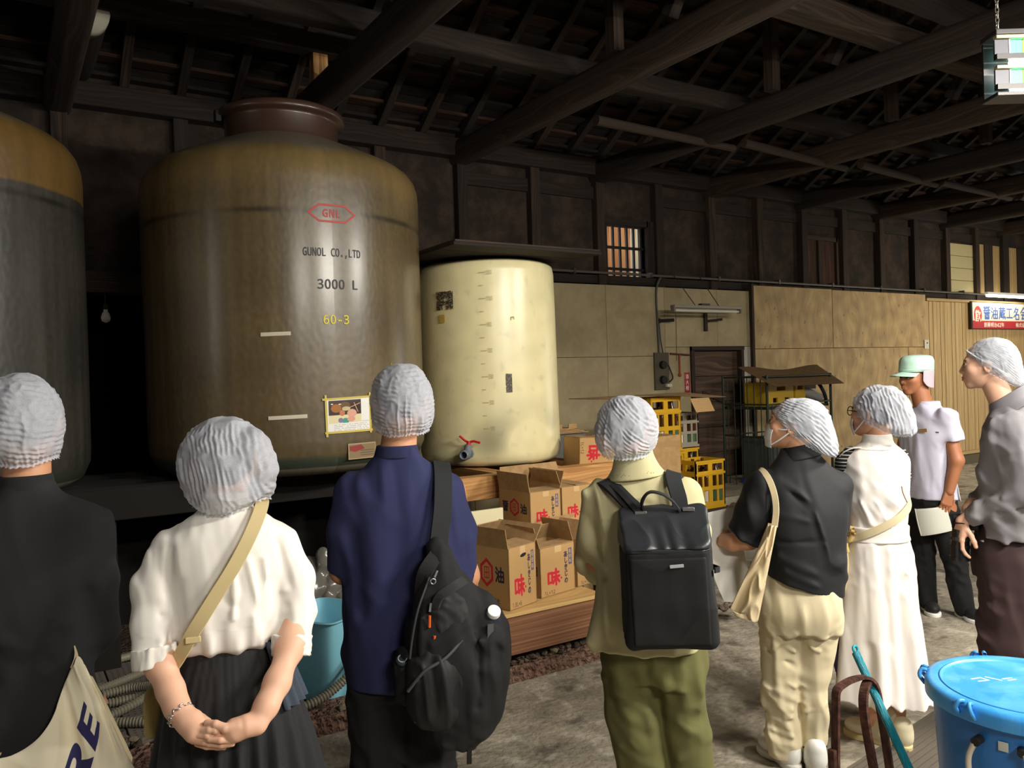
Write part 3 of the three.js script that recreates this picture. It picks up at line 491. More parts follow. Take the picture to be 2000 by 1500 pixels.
// the taped notice on the tank
{
  const n = thing('paper_notice', 'laminated paper notice with a photograph taped in yellow onto the brown tank', 'notice', [TX, 0, TZ]);
  const pr = canvasTex(560, 420, (x) => {
    x.fillStyle = '#f2f0ec'; x.fillRect(0, 0, 560, 420);
    x.save(); x.beginPath(); x.rect(30, 24, 400, 280); x.clip(); x.fillStyle = '#3a2218'; x.fillRect(30, 24, 400, 180); x.fillStyle = '#e8dcae'; x.fillRect(30, 204, 400, 120);
    const blob = (c, a, b, r, q) => { x.fillStyle = c; x.beginPath(); x.ellipse(a, b, r, q, 0, 0, 7); x.fill(); };
    blob('#a8682a', 120, 120, 62, 52); blob('#6a4a2a', 230, 90, 60, 44); blob('#c9bd8c', 240, 130, 52, 26); blob('#2a1a14', 350, 120, 60, 60); blob('#e2a690', 310, 190, 60, 50); blob('#c77a5a', 190, 180, 34, 38); blob('#3f9a8c', 230, 280, 44, 36); blob('#8a7a9a', 170, 270, 30, 30); blob('#e0a08a', 300, 260, 50, 34);
    x.strokeStyle = '#d8a880'; x.lineWidth = 9; x.beginPath(); x.moveTo(280, 120); x.lineTo(420, 70); x.moveTo(340, 60); x.lineTo(390, 180); x.stroke(); x.fillStyle = '#f4ead8'; x.fillRect(60, 60, 24, 14); x.fillRect(150, 66, 30, 12); x.restore();
    x.fillStyle = '#8a8884'; for (let k = 0; k < 4; k++) for (let i = 0; i < 34; i++) if (rnd() > 0.25) x.fillRect(90 + i * 13, 322 + k * 22, 9, 6); for (let i = 0; i < 8; i++) x.fillRect(440 + i * 12, 296, 8, 6);
  });
  const a = (u) => lerp(-0.082, 0.235, u), R = 0.909;
  const at = (u, v) => { const t = a(u); return [Math.sin(t) * R, 1.4 + 0.202 * v + u * 0.004 - (1 - u) * 0.002, Math.cos(t) * R]; };
  part('sheet', sheet(at, 16, 6, 0.0012), pmat(255, 255, 255, 0.35, { map: pr }), n);
  const tp = mat(208, 186, 84, 0.5), strip = (u0, v0, u1, v1, w) => part('tape', ribbon([0, 0.25, 0.5, 0.75, 1].map((t) => { const p = at(lerp(u0, u1, t), lerp(v0, v1, t)); return [p[0] * 1.0018, p[1], p[2] * 1.0018]; }), [0, 0.25, 0.5, 0.75, 1].map((t) => { const q = a(lerp(u0, u1, t)); return [Math.sin(q), 0, Math.cos(q)]; }), w, 0.0008, 10), tp, n);
  strip(-0.07, 0.99, 1.06, 1.0, 0.013); strip(-0.03, 0.02, 1.04, 0.0, 0.013); strip(0.01, -0.1, 0.0, 1.12, 0.013); strip(0.99, -0.08, 0.99, 1.12, 0.013);
}
// pale tank with a tap
{
  const t = thing('storage_tank', 'pale cream plastic tank with red-handled tap standing right of the brown tanks', 'tank', [3.245, 0, -5.43]);
  const pts = [[0, 1.045], [0.42, 1.045], [0.5, 1.055], [0.535, 1.09], [0.548, 1.14], [0.545, 1.25], [0.54, 1.6], [0.535, 2.2], [0.53, 2.48], [0.52, 2.535], [0.49, 2.56], [0.3, 2.57], [0, 2.575]];
  const g = lathe(pts, 128), uv = g.attributes.uv, p = g.attributes.position; for (let i = 0; i < p.count; i++) uv.setY(i, (p.getY(i) - 1) / 1.6);
  const tex = dataTex(512, 512, (u, v) => { const dirt = Math.max(0, pnoise(u, v, 9, 4, 5) + 0.1) * Math.exp(-Math.pow((v - 0.16) / 0.1, 2)), f = pnoise(u, v, 30, 12, 8) * 0.04, e = Math.max(0, pnoise(u, v, 60, 20, 2) - 0.4) * 0.5; const k = 1 - dirt * 0.55 - e * 0.3 + f; return [0.93 * k, 0.885 * k, 0.69 * k]; });
  part('body', g, pmat(255, 255, 255, 0.34, { map: tex, clearcoat: 0.3, clearcoatRoughness: 0.3 }), t);
  const ink = (name, a0, a1, y0, y1, w, h, draw, r = 0.5445) => part(name, curvedPatch(r, a0, a1, y0, y1), printMat(canvasTex(w, h, draw)), t);
  // embossed scale with numbers every hundred litres
  ink('scale_marks', -0.66, -0.44, 1.25, 2.5, 160, 800, (x) => { x.strokeStyle = 'rgba(196,184,138,0.35)'; x.fillStyle = 'rgba(196,184,138,0.35)'; x.lineWidth = 4; x.font = 'bold 28px sans-serif'; for (let k = 0; k < 13; k++) { const y = 30 + k * 60; x.beginPath(); x.moveTo(20, y); x.lineTo(k % 2 ? 60 : 84, y); x.stroke(); if (k % 2 === 0) x.fillText(String(1300 - k * 100), 88, y + 10); } }, 0.546);
  const scuff = (x, w, h, s) => { srand(s); for (let i = 0; i < 900; i++) { x.fillStyle = rnd() > 0.25 ? 'rgba(62,52,44,0.85)' : 'rgba(190,180,150,0.5)'; x.fillRect(rnd() * w, rnd() * h, 3 + rnd() * 9, 2 + rnd() * 4); } };
  ink('torn_sticker', -1.28, -1.0, 2.2, 2.335, 128, 110, (x, w, h) => { scuff(x, w, h, 4); x.clearRect(64, 40, 22, 20); x.clearRect(50, 80, 26, 30); });
  ink('torn_sticker', -0.31, -0.225, 1.585, 1.72, 60, 110, (x, w, h) => scuff(x, w, h, 9));
  ink('yellow_patch', -1.24, -1.14, 2.105, 2.165, 40, 40, (x) => { x.fillStyle = 'rgba(214,180,84,0.8)'; x.fillRect(0, 0, 40, 40); });
  ink('small_mark', -0.22, -0.16, 2.1, 2.135, 50, 36, (x) => { x.strokeStyle = 'rgba(150,130,70,0.9)'; x.lineWidth = 6; x.beginPath(); x.moveTo(6, 30); x.lineTo(8, 8); x.lineTo(38, 6); x.lineTo(44, 24); x.stroke(); });
  // tap: spigot, body, union, red wing handle
  const tap = new THREE.Group(), ta = -0.82, R = 0.545; tap.name = 'tap'; tap.position.set(Math.sin(ta) * R, 1.155, Math.cos(ta) * R); tap.rotation.y = ta; t.add(tap);
  const grey = mat(112, 120, 130, 0.45);
  part('spigot', [rod([0, 0, -0.02], [0, 0, 0.12], 0.024), rod([0, 0, 0.02], [0, 0, 0.045], 0.036, 0.036, 8), lathe([[0.022, 0], [0.034, 0], [0.036, 0.05], [0.03, 0.06], [0.022, 0.06], [0.02, 0]], 24).applyMatrix4(new THREE.Matrix4().makeRotationX(Math.PI / 2)).translate(0, 0, 0.1)], grey, tap);
  part('bore', rod([0, 0, 0.121], [0, 0, 0.125], 0.02), black, tap);
  part('valve_body', [rod([0, 0.01, 0.075], [0.012, 0.062, 0.075], 0.03, 0.026, 10), rod([0.011, 0.058, 0.075], [0.013, 0.07, 0.075], 0.02)], mat(124, 130, 136, 0.45), tap);
  part('handle', [rod([0.013, 0.065, 0.075], [0.017, 0.092, 0.075], 0.018, 0.014), tube([[0.017, 0.084, 0.075], [-0.012, 0.098, 0.078], [-0.034, 0.118, 0.08], [-0.05, 0.132, 0.082]], 0.0085, 14, 8), tube([[0.017, 0.084, 0.075], [0.05, 0.092, 0.073], [0.075, 0.086, 0.072], [0.098, 0.08, 0.07]], 0.0085, 14, 8)], mat(196, 28, 26, 0.4), tap);
  // board lid lying on top
  const lid = thing('board_lid', 'square of old boards laid across the top of the cream tank', 'board', [3.17, 2.58, -5.25]);
  for (let i = 0; i < 5; i++) part('board', bx(-0.62, 0, -0.56 + i * 0.235 - 0.02, 0.62, 0.024, -0.56 + i * 0.235 + 0.21, { r: 0.004, off: i * 0.4, long: 'x' }), i % 2 ? boardWood2 : darkWood, lid);
  part('edge_batten', bx(-0.61, 0.024, 0.55, 0.61, 0.036, 0.59), oldWood, lid); part('edge_batten', bx(-0.61, 0.024, -0.5, -0.57, 0.036, 0.55), oldWood, lid);
}
// ---------- stands under the tanks ----------
{
  const s = thing('tank_stand', 'timber stand with thick posts under the two brown tanks, coloured as if in shade', 'stand', [0.6, 0, -5.45]);
  const shadeBlack = mat(20, 16, 13, 0.95);  // near-black colour stands in for the shade beneath the tanks
  for (const z of [-0.5, -0.1, 0.3]) part('bearer', bx(-2.0, 0.95, z - 0.09, 1.72, 1.13, z + 0.09, { r: 0.01 }), shadeBlack, s);
  for (const x of [-1.8, -1, -0.15, 0.5, 1.6]) for (const z of [-0.45, 0.25]) part('post', bx(x - 0.09, 0.06, z - 0.09, x + 0.09, 0.95, z + 0.09, { r: 0.01 }), shadeBlack, s);
  part('back_boarding', bx(-2, 0.06, -0.72, 1.72, 0.95, -0.66), shadeBlack, s);
  const p = thing('tank_stand', 'pale sawn timber stand under the cream tank', 'stand', [3.25, 0, -5.35]);
  part('front_beam', bx(-0.86, 0.885, 0.62, 0.58, 1.04, 0.74, { r: 0.008 }), new THREE.MeshStandardMaterial({ map: woodTex([164, 112, 60], [212, 160, 98], 19, [2.5, 0.8], 0.7), roughness: 0.65 }), p);
  part('rear_beam', bx(-0.7, 0.885, -0.55, 0.6, 1.04, -0.4, { r: 0.008 }), paleWood, p);
  for (const x of [-0.35, 0.1, 0.42]) part('cross_beam', bx(x - 0.06, 0.9, -0.4, x + 0.06, 1.04, 0.62), paleWood, p);
  for (const x of [-0.72, 0.5]) for (const z of [-0.47, 0.68]) part('post', bx(x - 0.06, 0.06, z - 0.06, x + 0.06, 0.885, z + 0.06), darkWood, p);
}
// ---------- plinth and rack of cartons ----------
{
  const b = thing('display_platform', 'low wooden platform with a brown wood-grain front board under the cartons', 'platform', [2.2, 0, -3.76]);
  const front = new THREE.MeshStandardMaterial({ map: woodTex([112, 74, 52], [160, 114, 80], 23, [5, 0.35], 0.9), roughness: 0.5 });
  part('front_board', bx(-0.55, 0.155, -0.02, 0.78, 0.37, 0, { r: 0.003, long: 'x' }), front, b);
  part('top_board', bx(-0.55, 0.37, -0.42, 0.79, 0.392, 0.012, { r: 0.003, long: 'x' }), new THREE.MeshStandardMaterial({ map: woodTex([196, 156, 96], [220, 184, 122], 29, [2, 0.6], 0.6), roughness: 0.6 }), b);
  part('upper_shelf', bx(-0.12, 0.7, -0.78, 1.2, 0.72, -0.4), paleWood, b);
  for (const q of [[-0.5, 0.09, -0.4, -0.42, 0.37, -0.05], [0.66, 0.09, -0.4, 0.74, 0.37, -0.05], [-0.1, 0.09, -0.77, -0.02, 0.7, -0.7], [1.1, 0.09, -0.77, 1.18, 0.7, -0.7], [1.1, 0.09, -0.48, 1.18, 0.7, -0.42], [-0.1, 0.09, -0.48, -0.02, 0.7, -0.43]]) part('support', bx(...q), darkWood, b);
  const cb = thing('cream_board', 'plain cream board standing behind the left carton', 'board', [2.45, 0, -4.33]);
  part('panel', bx(-0.3, 0.721, 0, 0.2, 0.875, 0.02, { r: 0.002 }), mat(226, 216, 176, 0.6), cb);
}
const kraftTex = mottle([172, 136, 88], [186, 150, 102], 101, [2, 2], 8), kraftTex2 = mottle([162, 128, 86], [178, 144, 100], 103, [2, 2], 8);
const kraft = new THREE.MeshStandardMaterial({ map: kraftTex, roughness: 0.85 }), kraftIn = new THREE.MeshStandardMaterial({ map: kraftTex2, roughness: 0.9 });
const RED = '#c3202e', INK = '#2b2740';
const kraftFill = (x, w, h) => { x.fillStyle = '#b8925e'; x.fillRect(0, 0, w, h); srand(31); for (let i = 0; i < 2500; i++) { x.fillStyle = `rgba(${rnd() > 0.5 ? '230,190,130' : '120,86,50'},0.05)`; x.fillRect(rnd() * w, rnd() * h, 2 + rnd() * 10, 1 + rnd() * 2); } };
const frontPrint = (bottom, slot) => canvasTex(400, 440, (x, w, h) => {
  kraftFill(x, w, h);
  x.fillStyle = 'rgba(222,196,150,0.5)'; x.fillRect(170, 0, 76, 60);
  x.strokeStyle = RED; glyph(x, '味', 78, 196, 140, 160, 24); x.fillStyle = RED; x.beginPath(); x.arc(238, 300, 10, 0, 7); x.fill();
  x.strokeStyle = INK; writeDown(x, 'あしきじの', 272, 66, 46, 56, 8, 0.06);
  x.fillStyle = '#5a5470'; x.fillRect(328, 46, 40, 150); x.strokeStyle = '#c9a878'; x.lineWidth = 4; writeDown(x, '名合年', 334, 54, 28, 38, 4, 0.2);
  x.fillStyle = '#2b2620'; x.font = '46px sans-serif'; x.fillText(bottom, 40, 424);
  x.fillStyle = 'rgba(80,60,40,0.5)'; x.font = '22px sans-serif'; x.fillText('□-□ ··', 30, 130);
  if (slot) { x.fillStyle = '#140f0a'; x.beginPath(); x.ellipse(214, 66, 44, 13, -0.12, 0, 7); x.fill(); }
});
const sidePrint = canvasTex(560, 440, (x, w, h) => {
  kraftFill(x, w, h); x.strokeStyle = INK; glyph(x, '醤', 60, 130, 110, 120, 15); glyph(x, '油', 390, 130, 110, 120, 17);
  x.strokeStyle = RED; x.lineWidth = 24; x.beginPath(); for (let k = 0; k < 7; k++) { const a = Math.PI / 3 * k + Math.PI / 6, X = 280 + Math.cos(a) * 80, Y = 190 + Math.sin(a) * 92; k ? x.lineTo(X, Y) : x.moveTo(X, Y); } x.stroke();
  x.lineWidth = 8; x.strokeRect(252, 150, 56, 80); x.beginPath(); x.moveTo(252, 190); x.lineTo(308, 190); x.moveTo(280, 150); x.lineTo(280, 230); x.stroke();
  x.strokeStyle = '#2b2620'; write(x, '株式会社油名合会社', 110, 366, 34, 38, 4.5);
});
const PR = { a: frontPrint('1.8ℓ×6本'.replace('ℓ', 'L').replace('本', ''), true), b: frontPrint('1L×12', false) };
const pm = (t) => new THREE.MeshStandardMaterial({ map: t, roughness: 0.85 });
const frontMats = { a: pm(PR.a), b: pm(PR.b) }, sideMat = pm(sidePrint);
// a carton with its front on +z; flaps: [front, right, back, left] angle from closed (0) to hanging outside (pi), null = closed flat
function carton(label, pos, turn, w, h, d, kind, flaps, group) {
  const o = thing('cardboard_box', label, 'box', pos, turn, group), T = 0.005;
  const face = (name, gx, gy, gz, px, py, pz, which) => { const g = new THREE.BoxGeometry(gx, gy, gz); g.translate(px, py, pz); const ms = [kraft, kraft, kraft, kraft, kraft, kraft]; if (which) ms[which[0]] = which[1]; part(name, g, which ? ms : kraft, o); };
  face('panel', w, h, T, 0, h / 2, d / 2 - T / 2, [4, frontMats[kind]]); face('panel', w, h, T, 0, h / 2, -d / 2 + T / 2, [5, frontMats[kind]]);
  face('panel', T, h, d, -w / 2 + T / 2, h / 2, 0, [1, sideMat]); face('panel', T, h, d, w / 2 - T / 2, h / 2, 0, [0, sideMat]); face('base', w, T, d, 0, T / 2, 0);
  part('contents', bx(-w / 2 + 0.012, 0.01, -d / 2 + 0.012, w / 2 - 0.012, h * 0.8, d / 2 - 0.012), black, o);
  const flap = (len, deep, ang) => { const g = bx(-len / 2, -T / 2, -deep, len / 2, T / 2, 0, { r: 0.002 }); g.applyMatrix4(new THREE.Matrix4().makeRotationX(ang)); return g; };
  flaps.forEach((ang, i) => {
    const a = ang ?? 0.01, side = i % 2, len = (side ? d : w) - 0.004, deep = (side ? w : d) * 0.49 > 0.17 && side === 0 ? 0.15 : (side ? w : d) * 0.49;
    const g = flap(len, Math.min(deep, 0.14), a); g.translate(0, h + (ang === null ? 0.003 * (side + 1) : 0), (side ? w : d) / 2 - 0.002); g.applyMatrix4(new THREE.Matrix4().makeRotationY(i * Math.PI / 2)); part('flap', g, kraftIn, o);
  });
  return o;
}
const CT = 'cartons with red brush lettering on the platform';
carton('open carton with a hand slot at the left end of the front row', [2.42, 0.392, -3.985], 0.28, 0.235, 0.345, 0.34, 'a', [0.1, 2.2, 0.9, 1.75], CT);
carton('open carton in the middle of the front row, lowest beside the olive trousers', [2.755, 0.392, -4.03], 0.17, 0.29, 0.29, 0.24, 'b', [null, 1.25, 1.0, 1.9], CT);
carton('carton at the right end of the front row, half hidden by the khaki sleeve', [3.07, 0.392, -4.1], 0.17, 0.28, 0.29, 0.24, 'b', [null, null, 1.4, 0.9], CT);
carton('open carton with hexagon emblem side showing at left of the upper row', [2.885, 0.72, -4.36], 0.05, 0.245, 0.245, 0.34, 'b', [0.06, 1.9, 1.5, 1.72], CT);
carton('open carton at right of the upper row with a raised back flap', [3.145, 0.72, -4.36], 0.05, 0.245, 0.25, 0.3, 'b', [0.04, null, 2.0, 1.9], CT);
// carton lying on its side at the right of the pale tank
{
  const o = carton('carton lying on its side with sideways lettering right of the cream tank', [3.5, 0.93, -4.72], 0, 0.3, 0.32, 0.25, 'b', [null, null, null, null], CT);
  o.rotation.set(0, -0.15, -Math.PI / 2 - 0.04); o.position.set(3.59, 1.085, -4.84);
  const q = thing('cardboard_box', 'plain brown carton in shadow behind the khaki shoulder, beside the yellow crates', 'box', [4.6, 0.78, -5.05], 0.12);
  part('panel', bx(-0.17, 0, -0.15, 0.17, 0.39, 0.15, { r: 0.004 }), kraft, q); part('tape', bx(-0.171, 0.3, 0.149, 0.171, 0.345, 0.1512), mat(176, 140, 96, 0.4), q);
  const r = thing('cardboard_box', 'tall plain carton under the one lying on its side', 'box', [3.72, 0.076, -4.9], 0.05);
  part('panel', bx(-0.2, 0, -0.12, 0.2, 0.835, 0.14, { r: 0.004 }), kraftIn, r);
  const l = thing('crate_table', 'low rough table holding crates and cartons behind the khaki shirt', 'table', [4.4, 0, -5.1]);
  part('table_top', bx(-0.38, 0.43, -0.45, 1.0, 0.5, 0.27, { r: 0.005 }), oldWood, l); for (const x of [-0.3, 0.9]) for (const z of [-0.4, 0.2]) part('leg', bx(x - 0.05, 0.0, z - 0.05, x + 0.05, 0.43, z + 0.05), darkWood, l);
  const k = thing('cardboard_stack', 'flattened cartons leaning on a grey plastic tub right of the cream tank', 'cardboard', [4.05, 0.0, -5.75]);
  for (let i = 0; i < 4; i++) part('cardboard', bx(-0.2, 1.19 + i * 0.012, -0.15, 0.3 - i * 0.05, 1.199 + i * 0.012, 0.15), i % 2 ? kraft : kraftIn, k);
  for (const x of [-0.06, 0.1]) part('raised_flap', bx(x, 1.23, 0.12, x + 0.09, 1.27, 0.13), kraft, k);
  part('plastic_tub', bx(-0.2, 0.076, -0.15, 0.3, 1.19, 0.14, { r: 0.03 }), mat(96, 96, 92, 0.5), k);
}
// ---------- yellow bottle crates ----------
{
  const ym = mat(206, 158, 30, 0.45), gm = mat(150, 140, 122, 0.5);
  const glassB = mat(70, 40, 20, 0.15), lab = [mat(214, 204, 186, 0.7), mat(60, 96, 66, 0.7), mat(196, 120, 110, 0.7)];
  function crate(label, pos, turn, w, d, h, m, group) {
    const o = thing('bottle_crate', label, 'crate', pos, turn, group), T = 0.012;
    // walls with two rows of windows
    const win = (W) => { const n = 2, cell = W / n, hs = []; for (let i = 0; i < n; i++) { const x0 = -W / 2 + i * cell + cell * 0.14, x1 = -W / 2 + (i + 1) * cell - cell * 0.14, q = (a, b) => [[x0, a], [x1, a], [x1, b], [x0, b]]; hs.push(q(h * 0.78, h * 0.92)); const xm = (x0 + x1) / 2, ww = (x1 - x0) * 0.42; for (const [a, b] of [[h * 0.46, h * 0.68], [h * 0.14, h * 0.38]]) hs.push([[x0, a], [x0 + ww, a], [x0 + ww, b], [x0, b]], [[x1 - ww, a], [x1, a], [x1, b], [x1 - ww, b]]); } return hs; };
    const wall = (W) => extrude([[-W / 2, 0], [W / 2, 0], [W / 2, h], [-W / 2, h]], T, 0, win(W));
    part('side', wall(w).translate(0, 0, d / 2 - T), m, o); part('side', wall(w).translate(0, 0, -d / 2), m, o);
    part('side', wall(d).rotateY(Math.PI / 2).translate(w / 2 - T, 0, 0), m, o); part('side', wall(d).rotateY(Math.PI / 2).translate(-w / 2, 0, 0), m, o);
    part('rim', [bx(-w / 2 - 0.006, h * 0.7, -d / 2 - 0.006, w / 2 + 0.006, h * 0.745, d / 2 + 0.006), bx(-w / 2 - 0.004, 0, -d / 2 - 0.004, w / 2 + 0.004, 0.02, d / 2 + 0.004)].slice(1), m, o);
    part('band', [bx(-w / 2, h * 0.7, d / 2 - 0.002, w / 2, h * 0.745, d / 2 + 0.008), bx(w / 2 - 0.002, h * 0.7, -d / 2, w / 2 + 0.008, h * 0.745, d / 2), bx(-w / 2, h * 0.96, d / 2 - 0.002, w / 2, h, d / 2 + 0.006), bx(w / 2 - 0.002, h * 0.96, -d / 2, w / 2 + 0.006, h, d / 2)], m, o);
    for (let i = 0; i < 3; i++) for (let j = 0; j < 2; j++) { const x = -w / 2 + w * (i + 0.5) / 3, z = -d / 2 + d * (j + 0.5) / 2 + (j ? 0.02 : 0), b = part('bottle', lathe([[0, 0.02], [0.046, 0.02], [0.048, 0.04], [0.048, h * 0.6], [0.04, h * 0.7], [0.016, h * 0.82], [0.014, h * 0.97], [0.017, h * 0.985], [0, h * 0.985]], 14).translate(x, 0, z), glassB, o); part('bottle_label', lathe([[0.0487, h * 0.14], [0.0487, h * 0.42]], 14).translate(x, 0, z), lab[(i + j * 2) % 3], b); }
    return o;
  }
  const CG = 'yellow bottle crates stacked by the dark door';
  crate('yellow crate of bottles, topmost of the tall stack behind the khaki shirt', [4.9, 1.0, -5.35], 0.04, 0.37, 0.28, 0.475, ym, CG);
  crate('yellow crate of bottles under the topmost one in the tall stack', [4.92, 0.51, -5.35], 0.02, 0.37, 0.28, 0.475, ym, CG);
  crate('yellow crate in the shorter stack, above the lowest crate', [5.2, 0.58, -5.42], 0, 0.33, 0.28, 0.42, ym, CG);
  crate('lowest yellow crate standing farthest forward on the right', [5.17, 0.5, -5.1], 0, 0.35, 0.28, 0.42, ym, CG);
  crate('greyish crate of bottles on the shorter stack beside the topmost yellow one', [5.2, 1.01, -5.42], 0, 0.33, 0.28, 0.31, gm, CG);
  const c = thing('cardboard_sheet', 'large flattened cardboard sheet resting on top of the yellow crates', 'cardboard', [4.85, 1.485, -5.35], 0.05);
  part('sheet', sheet((u, v) => [lerp(-0.72, 0.72, u), 0.006 + 0.02 * Math.sin(u * 5) * v - 0.02 * u * v, lerp(-0.25, 0.25, v)], 12, 4, 0.006), kraftIn, c);
  part('folded_flap', sheet((u, v) => [lerp(0.22, 0.46, u) + 0.03 * v, -0.03 - 0.12 * v, 0.27 + 0.04 * v], 6, 4, 0.006), kraft, c);
}
// ---------- roll cage near the plywood ----------
{
  const c = thing('roll_cage', 'dark green wire roll cage with yellow crates against the plywood wall', 'trolley', [8.0, 0.0, -6.55]);
  const gm = mat(38, 52, 42, 0.45, { metalness: 0.4 });
  for (const x of [-0.58, 0.58]) for (const z of [-0.32, 0.34]) part('upright', rod([x, 0.15, z], [x, 1.62, z], 0.016), gm, c);
  for (let i = 0; i < 6; i++) part('wire', rod([-0.58, 0.2, -0.25 + i * 0.1], [-0.58, 1.6, -0.25 + i * 0.1], 0.006), gm, c);
  for (let i = 0; i < 5; i++) part('wire', rod([-0.5 + i * 0.07, 0.2, 0.34], [-0.5 + i * 0.07, 1.28, 0.34], 0.006), gm, c);
  for (const y of [0.2, 0.9, 1.28, 1.6]) part('rail', [rod([-0.58, y, 0.34], [0.58, y, 0.34], 0.01), rod([-0.58, y, -0.32], [0.58, y, -0.32], 0.01), rod([-0.58, y, -0.32], [-0.58, y, 0.34], 0.01), rod([0.58, y, -0.32], [0.58, y, 0.34], 0.01)], gm, c);
  part('deck', bx(-0.58, 0.13, -0.32, 0.58, 0.17, 0.34), gm, c); part('shelf', bx(-0.56, 1.22, -0.32, 0.56, 1.25, 0.32), gm, c);
  for (const x of [-0.5, 0.5]) for (const z of [-0.26, 0.28]) part('castor', rod([x - 0.02, 0.06, z], [x + 0.02, 0.06, z], 0.06, 0.06, 16), black, c);
  const y = thing('plastic_crate', 'yellow plastic crate inside the roll cage', 'crate', [7.8, 1.25, -6.5]), ym = mat(196, 160, 26, 0.5);
  part('wall', extrude([[-0.22, 0], [0.22, 0], [0.22, 0.28], [-0.22, 0.28]], 0.02, 0.003, [[[-0.08, 0.18], [0.08, 0.18], [0.08, 0.23], [-0.08, 0.23]], [[-0.15, 0.04], [-0.06, 0.04], [-0.06, 0.1], [-0.15, 0.1]], [[0.06, 0.04], [0.15, 0.04], [0.15, 0.1], [0.06, 0.1]]]).translate(0, 0, 0.16), ym, y);
  part('shell', [bx(-0.22, 0, -0.16, -0.2, 0.28, 0.16), bx(0.2, 0, -0.16, 0.22, 0.28, 0.16), bx(-0.22, 0, -0.18, 0.22, 0.28, -0.16), bx(-0.2, 0, -0.16, 0.2, 0.02, 0.16)], ym, y);
  const y2 = thing('plastic_crate', 'small yellow crate end beside the grey parts in the cage', 'crate', [8.16, 1.25, -6.5]);
  part('wall', extrude([[-0.09, 0], [0.09, 0], [0.09, 0.28], [-0.09, 0.28]], 0.3, 0.003, [[[-0.05, 0.18], [0.05, 0.18], [0.05, 0.23], [-0.05, 0.23]]]).translate(0, 0, -0.13), ym, y2);
  const g = thing('machine_part', 'grey and black pump part hanging in the roll cage', 'machine', [8.42, 1.25, -6.42]);
  part('housing', rod([-0.1, 0.16, 0], [0.12, 0.06, 0.1], 0.07, 0.05), mat(150, 148, 142, 0.5), g); part('hose', tube([[-0.12, 0.3, 0.1], [0, 0.26, 0.14], [0.08, 0.12, 0.18], [0.14, -0.02, 0.16]], 0.022, 20, 8), black, g); part('bracket', bx(-0.12, 0.18, -0.05, 0.16, 0.26, 0.0), black, g);
  const b = thing('plastic_tray', 'blue plastic tray low in the roll cage behind the black shirt', 'tray', [8.0, 0.17, -6.5]);
  part('tray', [bx(-0.45, 0, -0.25, 0.45, 0.02, 0.25), bx(-0.45, 0, 0.23, 0.45, 0.2, 0.25), bx(-0.45, 0, -0.25, -0.43, 0.2, 0.25), bx(0.43, 0, -0.25, 0.45, 0.2, 0.25)], mat(34, 62, 150, 0.5), b); part('load', bx(-0.42, 0.02, -0.24, 0.42, 0.7, 0.2, { r: 0.02 }), mat(70, 74, 70, 0.8), b);
  const s = thing('cardboard_sheet', 'bent cardboard sheet lying over the top of the roll cage', 'cardboard', [8.0, 1.62, -6.5]);
  part('sheet', sheet((u, v) => [lerp(-0.72, 0.72, u) * (1 - 0.12 * v), 0.03 + 0.05 * (1 - v) + 0.025 * Math.sin(u * 7 + 1) * (1 - v) - 0.16 * v, lerp(-0.3, 0.44, 1 - (1 - v) * 0.6)], 16, 6, 0.006), new THREE.MeshStandardMaterial({ map: kraftTex2, color: rgb(176, 168, 158), roughness: 0.9 }), s);
}
